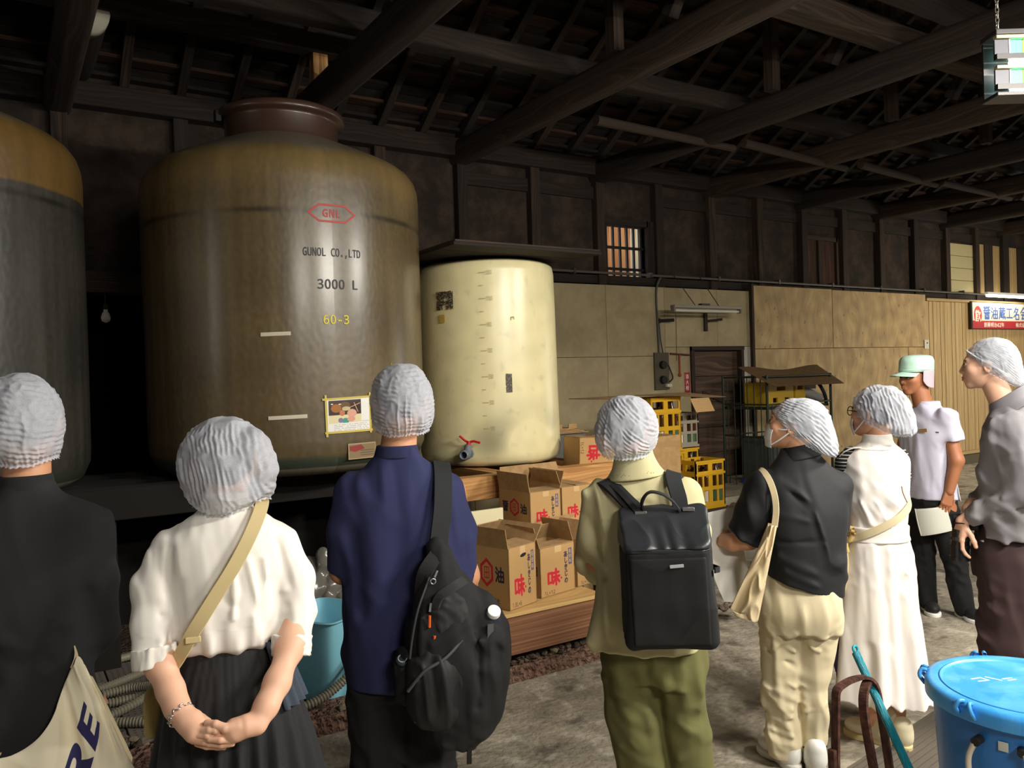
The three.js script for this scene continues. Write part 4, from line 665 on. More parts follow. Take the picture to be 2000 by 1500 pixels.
// ---------- wall fittings ----------
{
  const l = thing('fluorescent_lamp', 'unlit single-tube fluorescent lamp hanging on two wires before the beige wall', 'lamp', [7.22, 2.44, -6.9]);
  part('housing', [bx(-0.57, 0, -0.04, 0.57, 0.035, 0.04, { r: 0.004 })], mat(150, 146, 132, 0.5), l); part('tube', rod([-0.54, -0.028, 0], [0.54, -0.028, 0], 0.016), mat(226, 224, 212, 0.3), l);
  for (const x of [-0.56, 0.56]) part('end_cap', bx(x - 0.015, -0.05, -0.03, x + 0.015, 0.03, 0.03, { r: 0.004 }), mat(120, 116, 104, 0.5), l);
  for (const [x, x2] of [[-0.2, -0.26], [0.2, 0.18]]) part('wire', rod([x, 0.035, 0], [x2, 0.42, -0.28], 0.005), metalDark, l); part('switch_box', bx(-0.12, 0.035, -0.03, 0.02, 0.06, 0.03), metalDark, l); part('pull_cord', rod([-0.54, -0.05, 0.02], [-0.53, -0.62, 0], 0.004), metalDark, l);
  const p = thing('water_pipe', 'thin grey pipe running along the ledger above the wall sheets', 'pipe', [0, 0, WZ + 0.15]);
  part('pipe', rod([3.95, 2.86, 0], [14.2, 2.84, 0], 0.016), mat(86, 84, 78, 0.5), p); for (let i = 0; i < 9; i++) part('clip', bx(4.3 + i * 1.15, 2.83, -0.07, 4.33 + i * 1.15, 2.885, 0.02), metalDark, p);
  const e = thing('socket_board', 'dark board with two black sockets on the beige wall left of the door', 'socket', [6.76, 1.48, WZ + 0.11]);
  part('board', bx(-0.115, 0, 0, 0.115, 0.45, 0.03, { r: 0.004 }), mat(84, 76, 62, 0.8), e); for (const y of [0.12, 0.3]) { part('socket', rod([0.0, y, 0.03], [0, y, 0.075], 0.05, 0.045, 20), black, e); } part('plug', bx(0.04, 0.03, 0.03, 0.12, 0.07, 0.07, { r: 0.006 }), mat(206, 200, 186, 0.5), e);
  part('cable', tube([[0.1, 0.09, 0.05], [0.15, 0.14, 0.05], [0.13, 0.22, 0.04], [0.1, 0.3, 0.03]], 0.008, 16, 8), black, e);
  part('conduit', tube([[-0.03, 0.45, 0.015], [-0.04, 0.8, 0.015], [-0.045, 1.2, 0.015], [-0.02, 1.3, 0.02], [0.02, 1.36, 0.03]], 0.013, 20, 8), mat(70, 72, 66, 0.5), e);
  part('cord', tube([[0.03, 0.45, 0.02], [0.0, 0.6, 0.02], [-0.02, 0.83, 0.02]], 0.006, 12, 6), mat(70, 72, 66, 0.5), e);
  const br = thing('wooden_peg', 'dark wooden peg on the beige wall beside the conduit', 'peg', [6.83, 2.315, WZ + 0.11]); part('peg', beam([-0.09, 0, 0.01], [0.08, 0.005, 0.1], 0.035, 0.04), darkWood, br); part('backplate', bx(-0.11, -0.03, 0, -0.06, 0.03, 0.015), darkWood, br);
  const tb = thing('wooden_bracket', 'dark wooden bracket with one arm below the unlit lamp', 'bracket', [7.53, 2.2, WZ + 0.11]); part('upright', bx(-0.025, -0.01, 0, 0.03, 0.22, 0.03, { r: 0.006 }), oldWood, tb); part('arm', beam([0.03, 0.12, 0.02], [0.19, 0.135, 0.12], 0.03, 0.03), oldWood, tb);
  const sg = thing('fire_sign', 'narrow red vertical sign with white characters left of the dark door', 'sign', [7.195, 1.43, WZ + 0.111]);
  part('plate', new THREE.BoxGeometry(0.085, 0.25, 0.006).translate(0, 0.125, 0.003), new THREE.MeshStandardMaterial({ map: canvasTex(80, 240, (x) => { x.fillStyle = '#a01c2c'; x.fillRect(0, 0, 80, 240); x.strokeStyle = '#e8d8d0'; writeDown(x, '消火栓', 16, 20, 48, 58, 6, 0.16); }), roughness: 0.5 }), sg);
  const rt = thing('hanging_mallet', 'rusty red T-shaped tool hanging on the wall left of the door', 'tool', [7.06, 1.63, WZ + 0.12]);
  part('handle', rod([0, 0.03, 0.01], [0.0, 0.27, 0.01], 0.012), mat(150, 66, 40, 0.6), rt); part('knob', new THREE.SphereGeometry(0.022, 14, 10).translate(0, 0.02, 0.01), mat(150, 66, 40, 0.6), rt); part('bar', rod([-0.15, 0.285, 0.01], [0.17, 0.265, 0.01], 0.011), mat(96, 36, 26, 0.6), rt);
  const s = thing('signboard', 'long white and red painted signboard with blue characters on the grooved boards', 'sign', [13.72, 2.25, WZ + 0.14]);
  const st = canvasTex(1024, 270, (x, w, h) => {
    x.fillStyle = '#e6dfc8'; x.fillRect(0, 0, w, h); x.fillStyle = '#b3262a'; x.fillRect(0, 190, w, 80); x.fillStyle = '#bf2a26'; x.beginPath(); x.ellipse(84, 128, 60, 92, 0, 0, 7); x.fill();
    x.strokeStyle = '#f2e6d8'; glyph(x, '歓', 38, 76, 92, 124, 11); x.strokeStyle = '#3d62ae'; x.fillStyle = '#3d62ae'; write(x, '醤油蔵工', 170, 34, 112, 140, 15, 0.1); x.lineWidth = 15; glyph(x, '名', 660, 34, 112, 140, 15); glyph(x, '会', 784, 34, 112, 140, 15);
    x.strokeStyle = '#f0e2d2'; x.fillStyle = '#f0e2d2'; write(x, '創業明治42年', 178, 204, 48, 52, 6, 0.08); write(x, '株式会社', 700, 204, 48, 52, 6, 0.08);
  });
  part('board', bx(0, 0, 0, 2.1, 0.455, 0.04), mat(60, 30, 24, 0.7), s); part('painted_face', new THREE.PlaneGeometry(2.08, 0.435).translate(1.05, 0.228, 0.0412), new THREE.MeshStandardMaterial({ map: st, roughness: 0.6 }), s);
  part('end_batten', bx(-0.05, -0.005, 0, 0.0, 0.46, 0.05, { r: 0.004 }), darkWood, s);
  const wl = thing('wall_lamp', 'lit tube lamp fixed above the signboard at the right edge', 'lamp', [14.6, 2.79, -7.0]);
  part('tube', rod([-0.75, 0, 0], [0.75, 0, 0], 0.02), tubeGlow([1, 0.9, 0.72]), wl); part('base', bx(-0.78, 0.022, -0.03, 0.78, 0.06, 0.03), white, wl);
  const wL = new THREE.RectAreaLight(new THREE.Color(1, 0.88, 0.66), 5, 1.5, 0.05); wL.name = 'wall_lamp_light'; wL.rotation.set(-Math.PI / 2, 0, 0); wL.position.set(0, -0.03, 0); wl.add(wL);
  const np = thing('paper_note', 'small white paper note pinned on the plywood joint behind the green cap', 'notice', [12.38, 1.93, WZ + 0.165]); part('paper', bx(-0.06, 0, 0, 0.06, 0.14, 0.003), mat(206, 204, 196, 0.7), np); part('pin', new THREE.SphereGeometry(0.012, 8, 6).translate(0.01, 0.09, 0.005), metalDark, np);
  const nq = thing('paper_note', 'white paper strip with dark dots on the wall at the right edge', 'notice', [14.75, 1.42, WZ + 0.15]); part('paper', bx(-0.2, 0, 0, 0.35, 0.22, 0.004), mat(240, 238, 230, 0.6), nq); for (const x of [-0.12, 0.05, 0.2]) part('dot', new THREE.SphereGeometry(0.016, 8, 6).translate(x, 0.17, 0.004), black, nq);
}
// ---------- insect trap lamp hanging at top right ----------
{
  const o = thing('insect_trap', 'glowing insect trap lamp with teal and green windows hanging on a chain', 'insect trap', [3.47, 2.785, -1.715], -0.57);
  const fr = mat(74, 72, 72, 0.4, { metalness: 0.5 }), cream = mat(216, 200, 150, 0.5), teal = mat(60, 196, 190, 0.4, { emissive: new THREE.Color(0.1, 0.55, 0.5), emissiveIntensity: 0.6 }), lime = mat(140, 210, 40, 0.4, { emissive: new THREE.Color(0.3, 0.6, 0.05), emissiveIntensity: 0.6 });
  part('back_plate', bx(0, 0, -0.06, 0.7, 0.25, -0.05), fr, o); part('top_tray', bx(-0.005, 0.235, -0.065, 0.705, 0.258, 0.05, { r: 0.004 }), fr, o); part('bottom_tray', bx(-0.005, -0.012, -0.065, 0.705, 0.004, 0.05, { r: 0.003 }), fr, o);
  for (const y of [0.018, 0.14]) {
    part('rail', bx(0, y + 0.082, 0.02, 0.7, y + 0.094, 0.045), cream, o); part('rail', bx(0, y - 0.002, 0.02, 0.7, y + 0.02, 0.045), fr, o);
    part('grey_panel', bx(0.0, y + 0.022, 0.02, 0.055, y + 0.08, 0.03), mat(96, 96, 106, 0.4), o);
    for (let i = 0; i < 6; i++) part('window', bx(0.064 + i * 0.1, y + 0.022, 0.015, 0.115 + i * 0.1, y + 0.08, 0.022), teal, o), part('window', bx(0.12 + i * 0.1, y + 0.022, 0.015, 0.158 + i * 0.1, y + 0.08, 0.022), lime, o), part('mullion', bx(0.058 + i * 0.1, y + 0.02, 0.018, 0.063 + i * 0.1, y + 0.082, 0.03), white, o);
  }
  for (const y of [0.006, 0.128]) part('tube', rod([0.06, y, 0.03], [0.69, y, 0.03], 0.012), tubeGlow([0.85, 0.98, 1]), o);
  part('chain', [...Array(9)].map((_, i) => { const g = new THREE.TorusGeometry(0.011, 0.0028, 6, 14); g.scale(0.62, 1.25, 1); if (i % 2) g.rotateY(Math.PI / 2); return g.translate(0.03, 0.27 + i * 0.021, 0); }).concat([rod([0.03, 0.45, 0], [0.03, 1.4, 0], 0.004)]), galvanised, o);
  part('chain', rod([0.66, 0.25, 0], [0.66, 1.4, 0], 0.005), galvanised, o);
  const L = new THREE.RectAreaLight(new THREE.Color(0.85, 0.98, 1), 8, 0.62, 0.12); L.name = 'trap_light'; L.position.set(0.37, 0.1, 0.06); L.rotation.y = Math.PI; o.add(L);
}
// ---------- floor clutter on the left ----------
{
  const tileM = [mat(118, 110, 104, 0.7), mat(108, 100, 95, 0.7)], dk = mat(60, 54, 50, 0.8);
  const t = thing('floor_grating', 'grey perforated plastic floor tiles laid on the earth behind the kerb', 'floor tiles', [0.1, 0.078, -4.0]);
  const tile = bx(0.004, 0, -0.296, 0.296, 0.022, -0.004, { r: 0.004 }), holes = []; for (let a = 0; a < 9; a++) for (let b = 0; b < 9; b++) holes.push(bx(0.025 + a * 0.03, 0.0205, -0.285 + b * 0.03, 0.037 + a * 0.03, 0.0227, -0.278 + b * 0.03)); const hm = merge(holes);
  for (let i = 0; i < 4; i++) for (let j = 0; j < 4; j++) { const q = part('tile', tile, tileM[(i + j) % 2], t); q.position.set(i * 0.3 - 0.25, 0, -j * 0.3); const hq = part('perforation', hm, dk, q); hq.userData.kind = 'stuff'; for (let k = 0; k < 0; k++) ; }
  part('tooth', [...Array(24)].map((_, k) => bx(-0.25 + k * 0.05, 0, -0.004, -0.23 + k * 0.05, 0.02, 0.008)), tileM[1], t).userData.kind = 'stuff';
  const grey = mat(128, 122, 104, 0.5);
  const hosePts = [[-0.3, 0.118, -4.62], [0.1, 0.12, -4.66], [0.4, 0.12, -4.76], [0.72, 0.12, -4.92], [0.95, 0.125, -4.9], [1.0, 0.125, -4.66], [0.7, 0.125, -4.5], [0.3, 0.122, -4.5], [0.05, 0.12, -4.42], [0.1, 0.13, -4.27], [0.42, 0.14, -4.3], [0.62, 0.175, -4.42], [0.52, 0.16, -4.55], [0.28, 0.15, -4.5], [0.3, 0.135, -4.3], [0.5, 0.125, -4.16], [0.8, 0.12, -4.0], [1.05, 0.125, -3.85], [1.22, 0.15, -3.81], [1.36, 0.2, -3.82], [1.5, 0.31, -3.83], [1.62, 0.4, -3.9], [1.78, 0.44, -4.05]];
  const curve = new THREE.CatmullRomCurve3(hosePts.map((p) => V(...p)));
  const hg = new THREE.TubeGeometry(curve, 1500, 0.022, 8), hp = hg.attributes.position, hn = hg.attributes.normal; for (let i = 0; i < hp.count; i++) { const k = Math.floor(i / 9) % 4 < 2 ? 0.0022 : -0.002; hp.setXYZ(i, hp.getX(i) + hn.getX(i) * k, hp.getY(i) + hn.getY(i) * k, hp.getZ(i) + hn.getZ(i) * k); } hg.computeVertexNormals();
  solo('corrugated_hose', hg, grey, 'grey corrugated hose coiled over the plastic floor tiles', 'hose');
  const h2 = new THREE.TubeGeometry(new THREE.CatmullRomCurve3([[-0.4, 0.118, -4.9], [0.1, 0.12, -5.05], [0.5, 0.12, -5.2], [0.9, 0.12, -5.3]].map((p) => V(...p))), 400, 0.024, 8), p2 = h2.attributes.position, n2 = h2.attributes.normal; for (let i = 0; i < p2.count; i++) { const k = Math.floor(i / 9) % 4 < 2 ? 0.0022 : -0.002; p2.setXYZ(i, p2.getX(i) + n2.getX(i) * k, p2.getY(i) + n2.getY(i) * k, p2.getZ(i) + n2.getZ(i) * k); }
  solo('corrugated_hose', h2, grey, 'straight length of grey corrugated hose behind the coil', 'hose');
  // pale blue square bucket
  const bk = thing('plastic_bucket', 'pale blue square plastic bucket on the earth beside the navy shirt', 'bucket', [1.41, 0.078, -4.12], 0.55), bm = pmat(134, 200, 220, 0.4);
  const ring = (y, s, inn) => [[-1, -1], [1, -1], [1, 1], [-1, 1]].map(([a, b]) => [a * (s - inn), y, b * (s - inn)]);
  const shell = sheet((u, v) => { const a = (u - 0.5) * 2 * Math.PI, c = Math.cos(a), s = Math.sin(a), k = Math.pow(Math.pow(Math.abs(c), 7) + Math.pow(Math.abs(s), 7), -1 / 7), r = lerp(0.15, 0.19, v); return [s * k * r, v * 0.42, c * k * r]; }, 96, 6, 0.005);
  part('shell', shell, bm, bk); part('rim', sheet((u, v) => { const a = (u - 0.5) * 2 * Math.PI, c = Math.cos(a), s = Math.sin(a), k = Math.pow(Math.pow(Math.abs(c), 7) + Math.pow(Math.abs(s), 7), -1 / 7), r = 0.192 + v * 0.014; return [s * k * r, 0.42 - v * 0.004, c * k * r]; }, 96, 2, 0.006), bm, bk); part('bottom', bx(-0.15, 0, -0.15, 0.15, 0.008, 0.15, { r: 0.003 }), bm, bk);
  // crumpled clear plastic bag standing behind the bucket
  const pb = net((x, y, z) => ell([0, 0.3, 0], [0.3, 0.36, 0.2])(x, y, z) + 0.05 * ridge(x * 7, y * 6, z * 7) + 0.03 * noise(x * 14, y * 12, z * 14), [-0.4, 0.0, -0.3], [0.4, 0.75, 0.3], 0.014);
  const bg = solo('plastic_bag', pb, pmat(120, 116, 108, 0.22, { transmission: 0.25, clearcoat: 0.4 }), 'crumpled clear plastic bag piled behind the pale blue bucket', 'plastic bag'); bg.position.set(1.62, 0.07, -4.62);
  // planks and cardboard lying before the landing
  const pk = thing('plank_pile', 'loose planks and flattened cartons lying by the landing step', 'planks', [6.0, 0.005, -5.75], 0.05);
  for (let i = 0; i < 5; i++) part('plank', beam([-0.9, 0.03 + (i % 3) * 0.05 + 0.1, 0.3 - i * 0.13], [0.9, 0.03 + (i % 3) * 0.05 + 0.1 + (i % 2) * 0.03, 0.35 - i * 0.12], 0.13, 0.03, { off: i }), i % 2 ? oldWood : paleWood, pk);
  part('pallet_block', [bx(-0.8, 0, -0.4, -0.65, 0.11, 0.4), bx(0.6, 0, -0.4, 0.75, 0.11, 0.4)], darkWood, pk);
  // small bottle of green-labelled soap beside the paper sheets
}
// ---------- big blue bin, mop and iron stand at the lower right ----------
{
  const b = thing('lidded_bin', 'large blue plastic bin with a flat lid and rope handle', 'bin', [2.575, 0, -1.22]); b.scale.setScalar(1.06);
  const lidTex = canvasTex(512, 512, (x) => { x.fillStyle = '#3f9be6'; x.fillRect(0, 0, 512, 512); srand(8); for (let i = 0; i < 130; i++) { x.fillStyle = `rgba(${i % 3 ? '160,212,248' : '20,120,220'},${0.05 + rnd() * 0.08})`; x.beginPath(); x.ellipse(rnd() * 512, rnd() * 512, 20 + rnd() * 90, 8 + rnd() * 30, rnd() * 3, 0, 7); x.fill(); } x.strokeStyle = 'rgba(235,246,255,0.95)'; x.lineWidth = 6; x.lineCap = 'round'; x.translate(256, 169); x.rotate(0.571); x.translate(-262, -303); x.beginPath(); for (const [a, c, d, e] of [[205, 300, 235, 292], [235, 292, 246, 312], [246, 312, 215, 318], [252, 288, 280, 316], [290, 306, 318, 300], [300, 318, 322, 312]]) { x.moveTo(a, c); x.lineTo(d, e); } x.stroke(); });
  const blue = pmat(38, 112, 186, 0.38), lidM = pmat(70, 158, 232, 0.36);
  part('body', lathe([[0, 0], [0.19, 0], [0.2, 0.01], [0.235, 0.63], [0.23, 0.63], [0.195, 0.02], [0, 0.02]], 72), blue, b);
  const lid = lathe([[0, 0.672], [0.2, 0.672], [0.215, 0.68], [0.235, 0.682], [0.25, 0.678], [0.2555, 0.665], [0.2545, 0.635], [0.247, 0.63], [0.24, 0.65], [0, 0.655]], 96), lu = lid.attributes.uv, lp = lid.attributes.position; for (let i = 0; i < lp.count; i++) lu.setXY(i, 0.5 + lp.getX(i) * 1.9, 0.5 - lp.getZ(i) * 1.9);
  part('lid', lid, pmat(255, 255, 255, 0.36, { map: lidTex }), b);
  part('lid_ring', [lathe([[0.206, 0.674], [0.212, 0.683], [0.218, 0.681], [0.212, 0.673]], 96)], lidM, b);
  for (let k = 0; k < 6; k++) { const a = k * Math.PI / 3 + 0.4; for (const d of [-0.09, 0.09]) part('lid_catch', tube([[Math.sin(a + d) * 0.253, 0.645, Math.cos(a + d) * 0.253], [Math.sin(a + d * 0.9) * 0.268, 0.668, Math.cos(a + d * 0.9) * 0.268], [Math.sin(a + d * 0.6) * 0.262, 0.684, Math.cos(a + d * 0.6) * 0.262], [Math.sin(a + d * 0.5) * 0.248, 0.682, Math.cos(a + d * 0.5) * 0.248]], 0.006, 10, 6), lidM, b); }
  for (const [a, s] of [[-1.42, 1], [1.72, 1]]) {
    part('handle_lug', [rod([Math.sin(a - 0.17) * 0.235, 0.59, Math.cos(a - 0.17) * 0.235], [Math.sin(a - 0.17) * 0.262, 0.587, Math.cos(a - 0.17) * 0.262], 0.012), rod([Math.sin(a + 0.25) * 0.235, 0.59, Math.cos(a + 0.25) * 0.235], [Math.sin(a + 0.25) * 0.256, 0.587, Math.cos(a + 0.25) * 0.256], 0.011)], black, b);
    const P = (d, y, r) => [Math.sin(a + d) * r, y, Math.cos(a + d) * r];
    part('rope_handle', tube([P(-0.18, 0.59, 0.252), P(-0.24, 0.54, 0.262), P(-0.2, 0.46, 0.262), P(-0.06, 0.38, 0.262), P(0.12, 0.37, 0.26), P(0.27, 0.44, 0.26), P(0.33, 0.52, 0.26), P(0.28, 0.58, 0.25), P(0.24, 0.59, 0.245)], 0.0075, 60, 10), mat(206, 196, 176, 0.8), b);
    part('label', sheet((u, v) => P(lerp(0.02, 0.12, u), lerp(0.575, 0.6, v), 0.2365), 6, 2, 0.001), mat(196, 200, 186, 0.6), b);
  }
  const m = thing('mop', 'turquoise textured mop handle leaning before the iron stand', 'mop', [2.438, 0, -1.697]);
  part('pole', rod([0.005, 0.715, 0], [-0.365, 0.03, 0.72], 0.0135, 0.0135, 16), pmat(16, 138, 158, 0.45, { bumpMap: concrete.bumpMap, bumpScale: 0.003 }), m);
  part('hanging_loop', new THREE.TorusGeometry(0.011, 0.0045, 8, 18).applyMatrix4(new THREE.Matrix4().makeRotationX(-0.4)).translate(0.007, 0.727, -0.003), mat(16, 150, 170, 0.4), m);
  part('mop_head', [bx(-0.5, 0, 0.64, -0.26, 0.035, 0.76, { r: 0.01 })], mat(180, 176, 164, 0.9), m);
  const s = thing('iron_stand', 'rusty brown stand of bent flat iron behind the mop', 'stand', [2.3, 0, -1.6]), rust = new THREE.MeshStandardMaterial({ map: mottle([58, 34, 28], [104, 66, 52], 111, [3, 3], 10), roughness: 0.75, metalness: 0.3 });
  part('hoop', ribbon([[-0.06, 0, -0.05], [-0.055, 0.35, -0.046], [-0.05, 0.6, -0.042], [-0.045, 0.65, -0.04], [-0.01, 0.662, -0.04], [0.03, 0.672, -0.03], [0.07, 0.675, -0.01], [0.095, 0.65, 0.0], [0.11, 0.58, 0.008], [0.15, 0.3, 0.02], [0.19, 0, 0.03]], [[-1, 0, 0], [-1, 0, 0], [-1, 0.2, 0], [-0.5, 1, 0], [0, 1, 0], [0, 1, 0], [0.4, 1, 0], [1, 0.4, 0], [1, 0.15, 0], [1, 0.1, 0], [1, 0.1, 0]], 0.028, 0.01, 70), rust, s);
  part('hoop', ribbon([[0.03, 0, 0.1], [0.02, 0.35, 0.05], [0.015, 0.57, 0.016], [0.02, 0.62, 0.01], [0.045, 0.65, 0.0], [0.075, 0.66, -0.01]], [[-1, 0, 0], [-1, 0, 0], [-1, 0.2, 0], [-1, 0.6, 0], [-0.6, 1, 0], [0, 1, 0]], 0.03, 0.011, 50), rust, s);
  part('lug', bx(-0.075, 0.36, -0.06, -0.05, 0.46, -0.035, { r: 0.003 }), rust, s);
  part('foot', [bx(-0.09, 0, -0.09, -0.03, 0.012, 0.0), bx(0.0, 0, 0.06, 0.06, 0.012, 0.14), bx(0.16, 0, -0.01, 0.22, 0.012, 0.07)], rust, s);
  const mt = thing('rubber_mat', 'dark ribbed rubber mat on the floor beside the blue bin', 'mat', [3.3, 0, -1.7], 0.12), mm = mat(96, 88, 78, 0.85);
  part('base', bx(-0.9, 0.001, -0.45, 0.9, 0.008, 0.35), mm, mt); for (let i = 0; i < 26; i++) part('rib', bx(-0.9, 0.008, -0.44 + i * 0.03, 0.9, 0.013, -0.43 + i * 0.03), mm, mt);
}
// ---------- people: bodies, clothes, caps ----------
const rotY = (f, a, ox = 0, oz = 0) => { const c = Math.cos(a), s = Math.sin(a); return (x, y, z) => { const X = x - ox, Z = z - oz; return f(X * c - Z * s, y, X * s + Z * c); }; };
const uni = (fs, k) => (x, y, z) => { let d = fs[0](x, y, z); for (let i = 1; i < fs.length; i++) d = smin(d, fs[i](x, y, z), k); return d; };
const cutBelow = (f, px, py, pz, nx, ny, nz, k = 0.004) => { const l = Math.hypot(nx, ny, nz); nx /= l; ny /= l; nz /= l; return (x, y, z) => smax(f(x, y, z), (x - px) * nx + (y - py) * ny + (z - pz) * nz, k); };
const bump = (f, g) => (x, y, z) => { const d = f(x, y, z); return d > 0.06 || d < -0.06 ? d : d - g(x, y, z); };
const SKIN = { pale: pmat(228, 178, 150, 0.55, { sheen: 0.2 }), warm: pmat(206, 148, 112, 0.55), tan: pmat(172, 112, 78, 0.55), rosy: pmat(222, 164, 128, 0.55) };
const cloth = (r, g, b, rough = 0.92) => pmat(r, g, b, rough, { sheen: 0.25, sheenRoughness: 0.6, sheenColor: rgb(r, g, b) });
const hairM = mat(22, 18, 16, 0.55);
// hand: w wrist, d towards the fingers, n palm normal, thumb on the side t = +1 for d x n
function handField(o) {
  const W = V(...o.w), D = V(...o.d).normalize(), N = V(...o.n); N.addScaledVector(D, -N.dot(D)).normalize(); const S = D.clone().cross(N).multiplyScalar(o.t), sc = o.s ?? 1;
  const P = (a, b, c) => { const q = W.clone().addScaledVector(D, a * sc).addScaledVector(S, b * sc).addScaledVector(N, c * sc); return [q.x, q.y, q.z]; };
  const palm = [], fin = [];
  [-0.027, -0.009, 0.01, 0.028].forEach((b, i) => palm.push(cone(P(0.005, b * 0.7, 0), P(0.085 - Math.abs(i - 2) * 0.004, b, 0), 0.013 * sc, 0.0115 * sc)));
  palm.push(cone(P(0.015, 0.018, 0.006), P(0.05, 0.03, 0.01), 0.014 * sc, 0.012 * sc));
  const len = [[0.028, 0.02, 0.016], [0.04, 0.024, 0.018], [0.045, 0.028, 0.019], [0.041, 0.025, 0.018]];
  [-0.029, -0.01, 0.01, 0.029].forEach((b, i) => {
    let a = 0.086 - Math.abs(i - 2) * 0.004, c = 0, ang = 0, bb = b; const pts = [[...P(a, bb, c), 0.0095 * sc]];
    len[i].forEach((l, k) => { ang += (o.curl[i] ?? o.curl)[k]; a += l * Math.cos(ang); c += l * Math.sin(ang); bb += (o.spread ?? 0.1) * b * 0.5; pts.push([...P(a, bb, c), (0.0088 - k * 0.0009) * sc]); });
    fin.push(chain(pts, 0.004));
  });
  const th = o.thumb ?? [0.9, 0.3, 0.2], tp = [[...P(0.022, 0.03, 0.006), 0.0125 * sc]]; let a = 0.022, b = 0.03, c = 0.006, ang = th[0];
  [0.036, 0.03, 0.022].forEach((l, k) => { a += l * Math.cos(ang); b += l * Math.sin(ang); c += l * (o.thumbIn ?? 0.35); ang -= th[k + 1] ?? 0.2; tp.push([...P(a, b, c), (0.0115 - k * 0.0012) * sc]); });
  const F = uni(palm, 0.014 * sc), T = chain(tp, 0.005);
  return (x, y, z) => { let d = F(x, y, z); let f = fin[0](x, y, z); for (let i = 1; i < 4; i++) f = Math.min(f, fin[i](x, y, z)); return smin(smin(d, f, 0.008 * sc), T(x, y, z), 0.009 * sc); };
}
const headMatrix = (h) => new THREE.Matrix4().compose(V(...h.c), new THREE.Quaternion().setFromEuler(new THREE.Euler(h.pitch || 0, h.yaw || 0, h.roll || 0, 'YXZ')), V(h.s || 1, h.s || 1, h.s || 1));
// a head looking along -z; origin midway between crown and chin
function headGeometry(full) {
  const parts = [[ell([0, 0.022, 0.01], [0.077, 0.094, 0.097]), 0.02], [ell([0, -0.045, -0.026], [0.059, 0.068, 0.067]), 0.04], [ell([0, -0.095, -0.072], [0.023, 0.02, 0.018]), 0.03], [ell([0, -0.02, -0.062], [0.052, 0.05, 0.03]), 0.03],
    [cone([-0.03, 0.026, -0.079], [0.03, 0.026, -0.079], 0.012, 0.012), 0.018], [cone([0, 0.014, -0.089], [0, -0.03, -0.108], 0.0075, 0.0105), 0.011], [cone([-0.011, -0.034, -0.098], [0.011, -0.034, -0.098], 0.0085, 0.0085), 0.008],
    [cone([0, -0.06, -0.086], [0, -0.066, -0.088], 0.016, 0.016), 0.014], [ell([-0.042, -0.022, -0.06], [0.024, 0.02, 0.022]), 0.02], [ell([0.042, -0.022, -0.06], [0.024, 0.02, 0.022]), 0.02]];
  const sock = [ell([-0.031, 0.004, -0.1], [0.019, 0.0125, 0.017]), ell([0.031, 0.004, -0.1], [0.019, 0.0125, 0.017])], lid = [ell([-0.031, 0.003, -0.082], [0.0155, 0.0115, 0.0125]), ell([0.031, 0.003, -0.082], [0.0155, 0.0115, 0.0125])];
  const mouth = cone([-0.02, -0.0655, -0.1], [0.02, -0.0655, -0.1], 0.004, 0.004), ears = [-1, 1].map((s) => { const e = ell([s * 0.079, -0.006, 0.012], [0.008, 0.03, 0.018]), c = ell([s * 0.087, -0.004, 0.008], [0.006, 0.018, 0.01]); return (x, y, z) => smax(e(x, y, z), -c(x, y, z), 0.006); });
  const f = (x, y, z) => { let d = parts[0][0](x, y, z); for (let i = 1; i < parts.length; i++) d = smin(d, parts[i][0](x, y, z), parts[i][1]); d = smax(d, -sock[0](x, y, z), 0.012); d = smax(d, -sock[1](x, y, z), 0.012); d = smin(d, lid[0](x, y, z), 0.005); d = smin(d, lid[1](x, y, z), 0.005); d = smax(d, -mouth(x, y, z), 0.006); for (const e of ears) d = smin(d, e(x, y, z), 0.008); return d; };
  return net(f, [-0.1, -0.13, -0.13], [0.1, 0.13, 0.12], full ? 0.0032 : 0.0045);
}
const HEADS = {};
const headOf = (h) => (HEADS[h.full ? 1 : 0] ??= headGeometry(h.full)).clone().applyMatrix4(headMatrix(h));
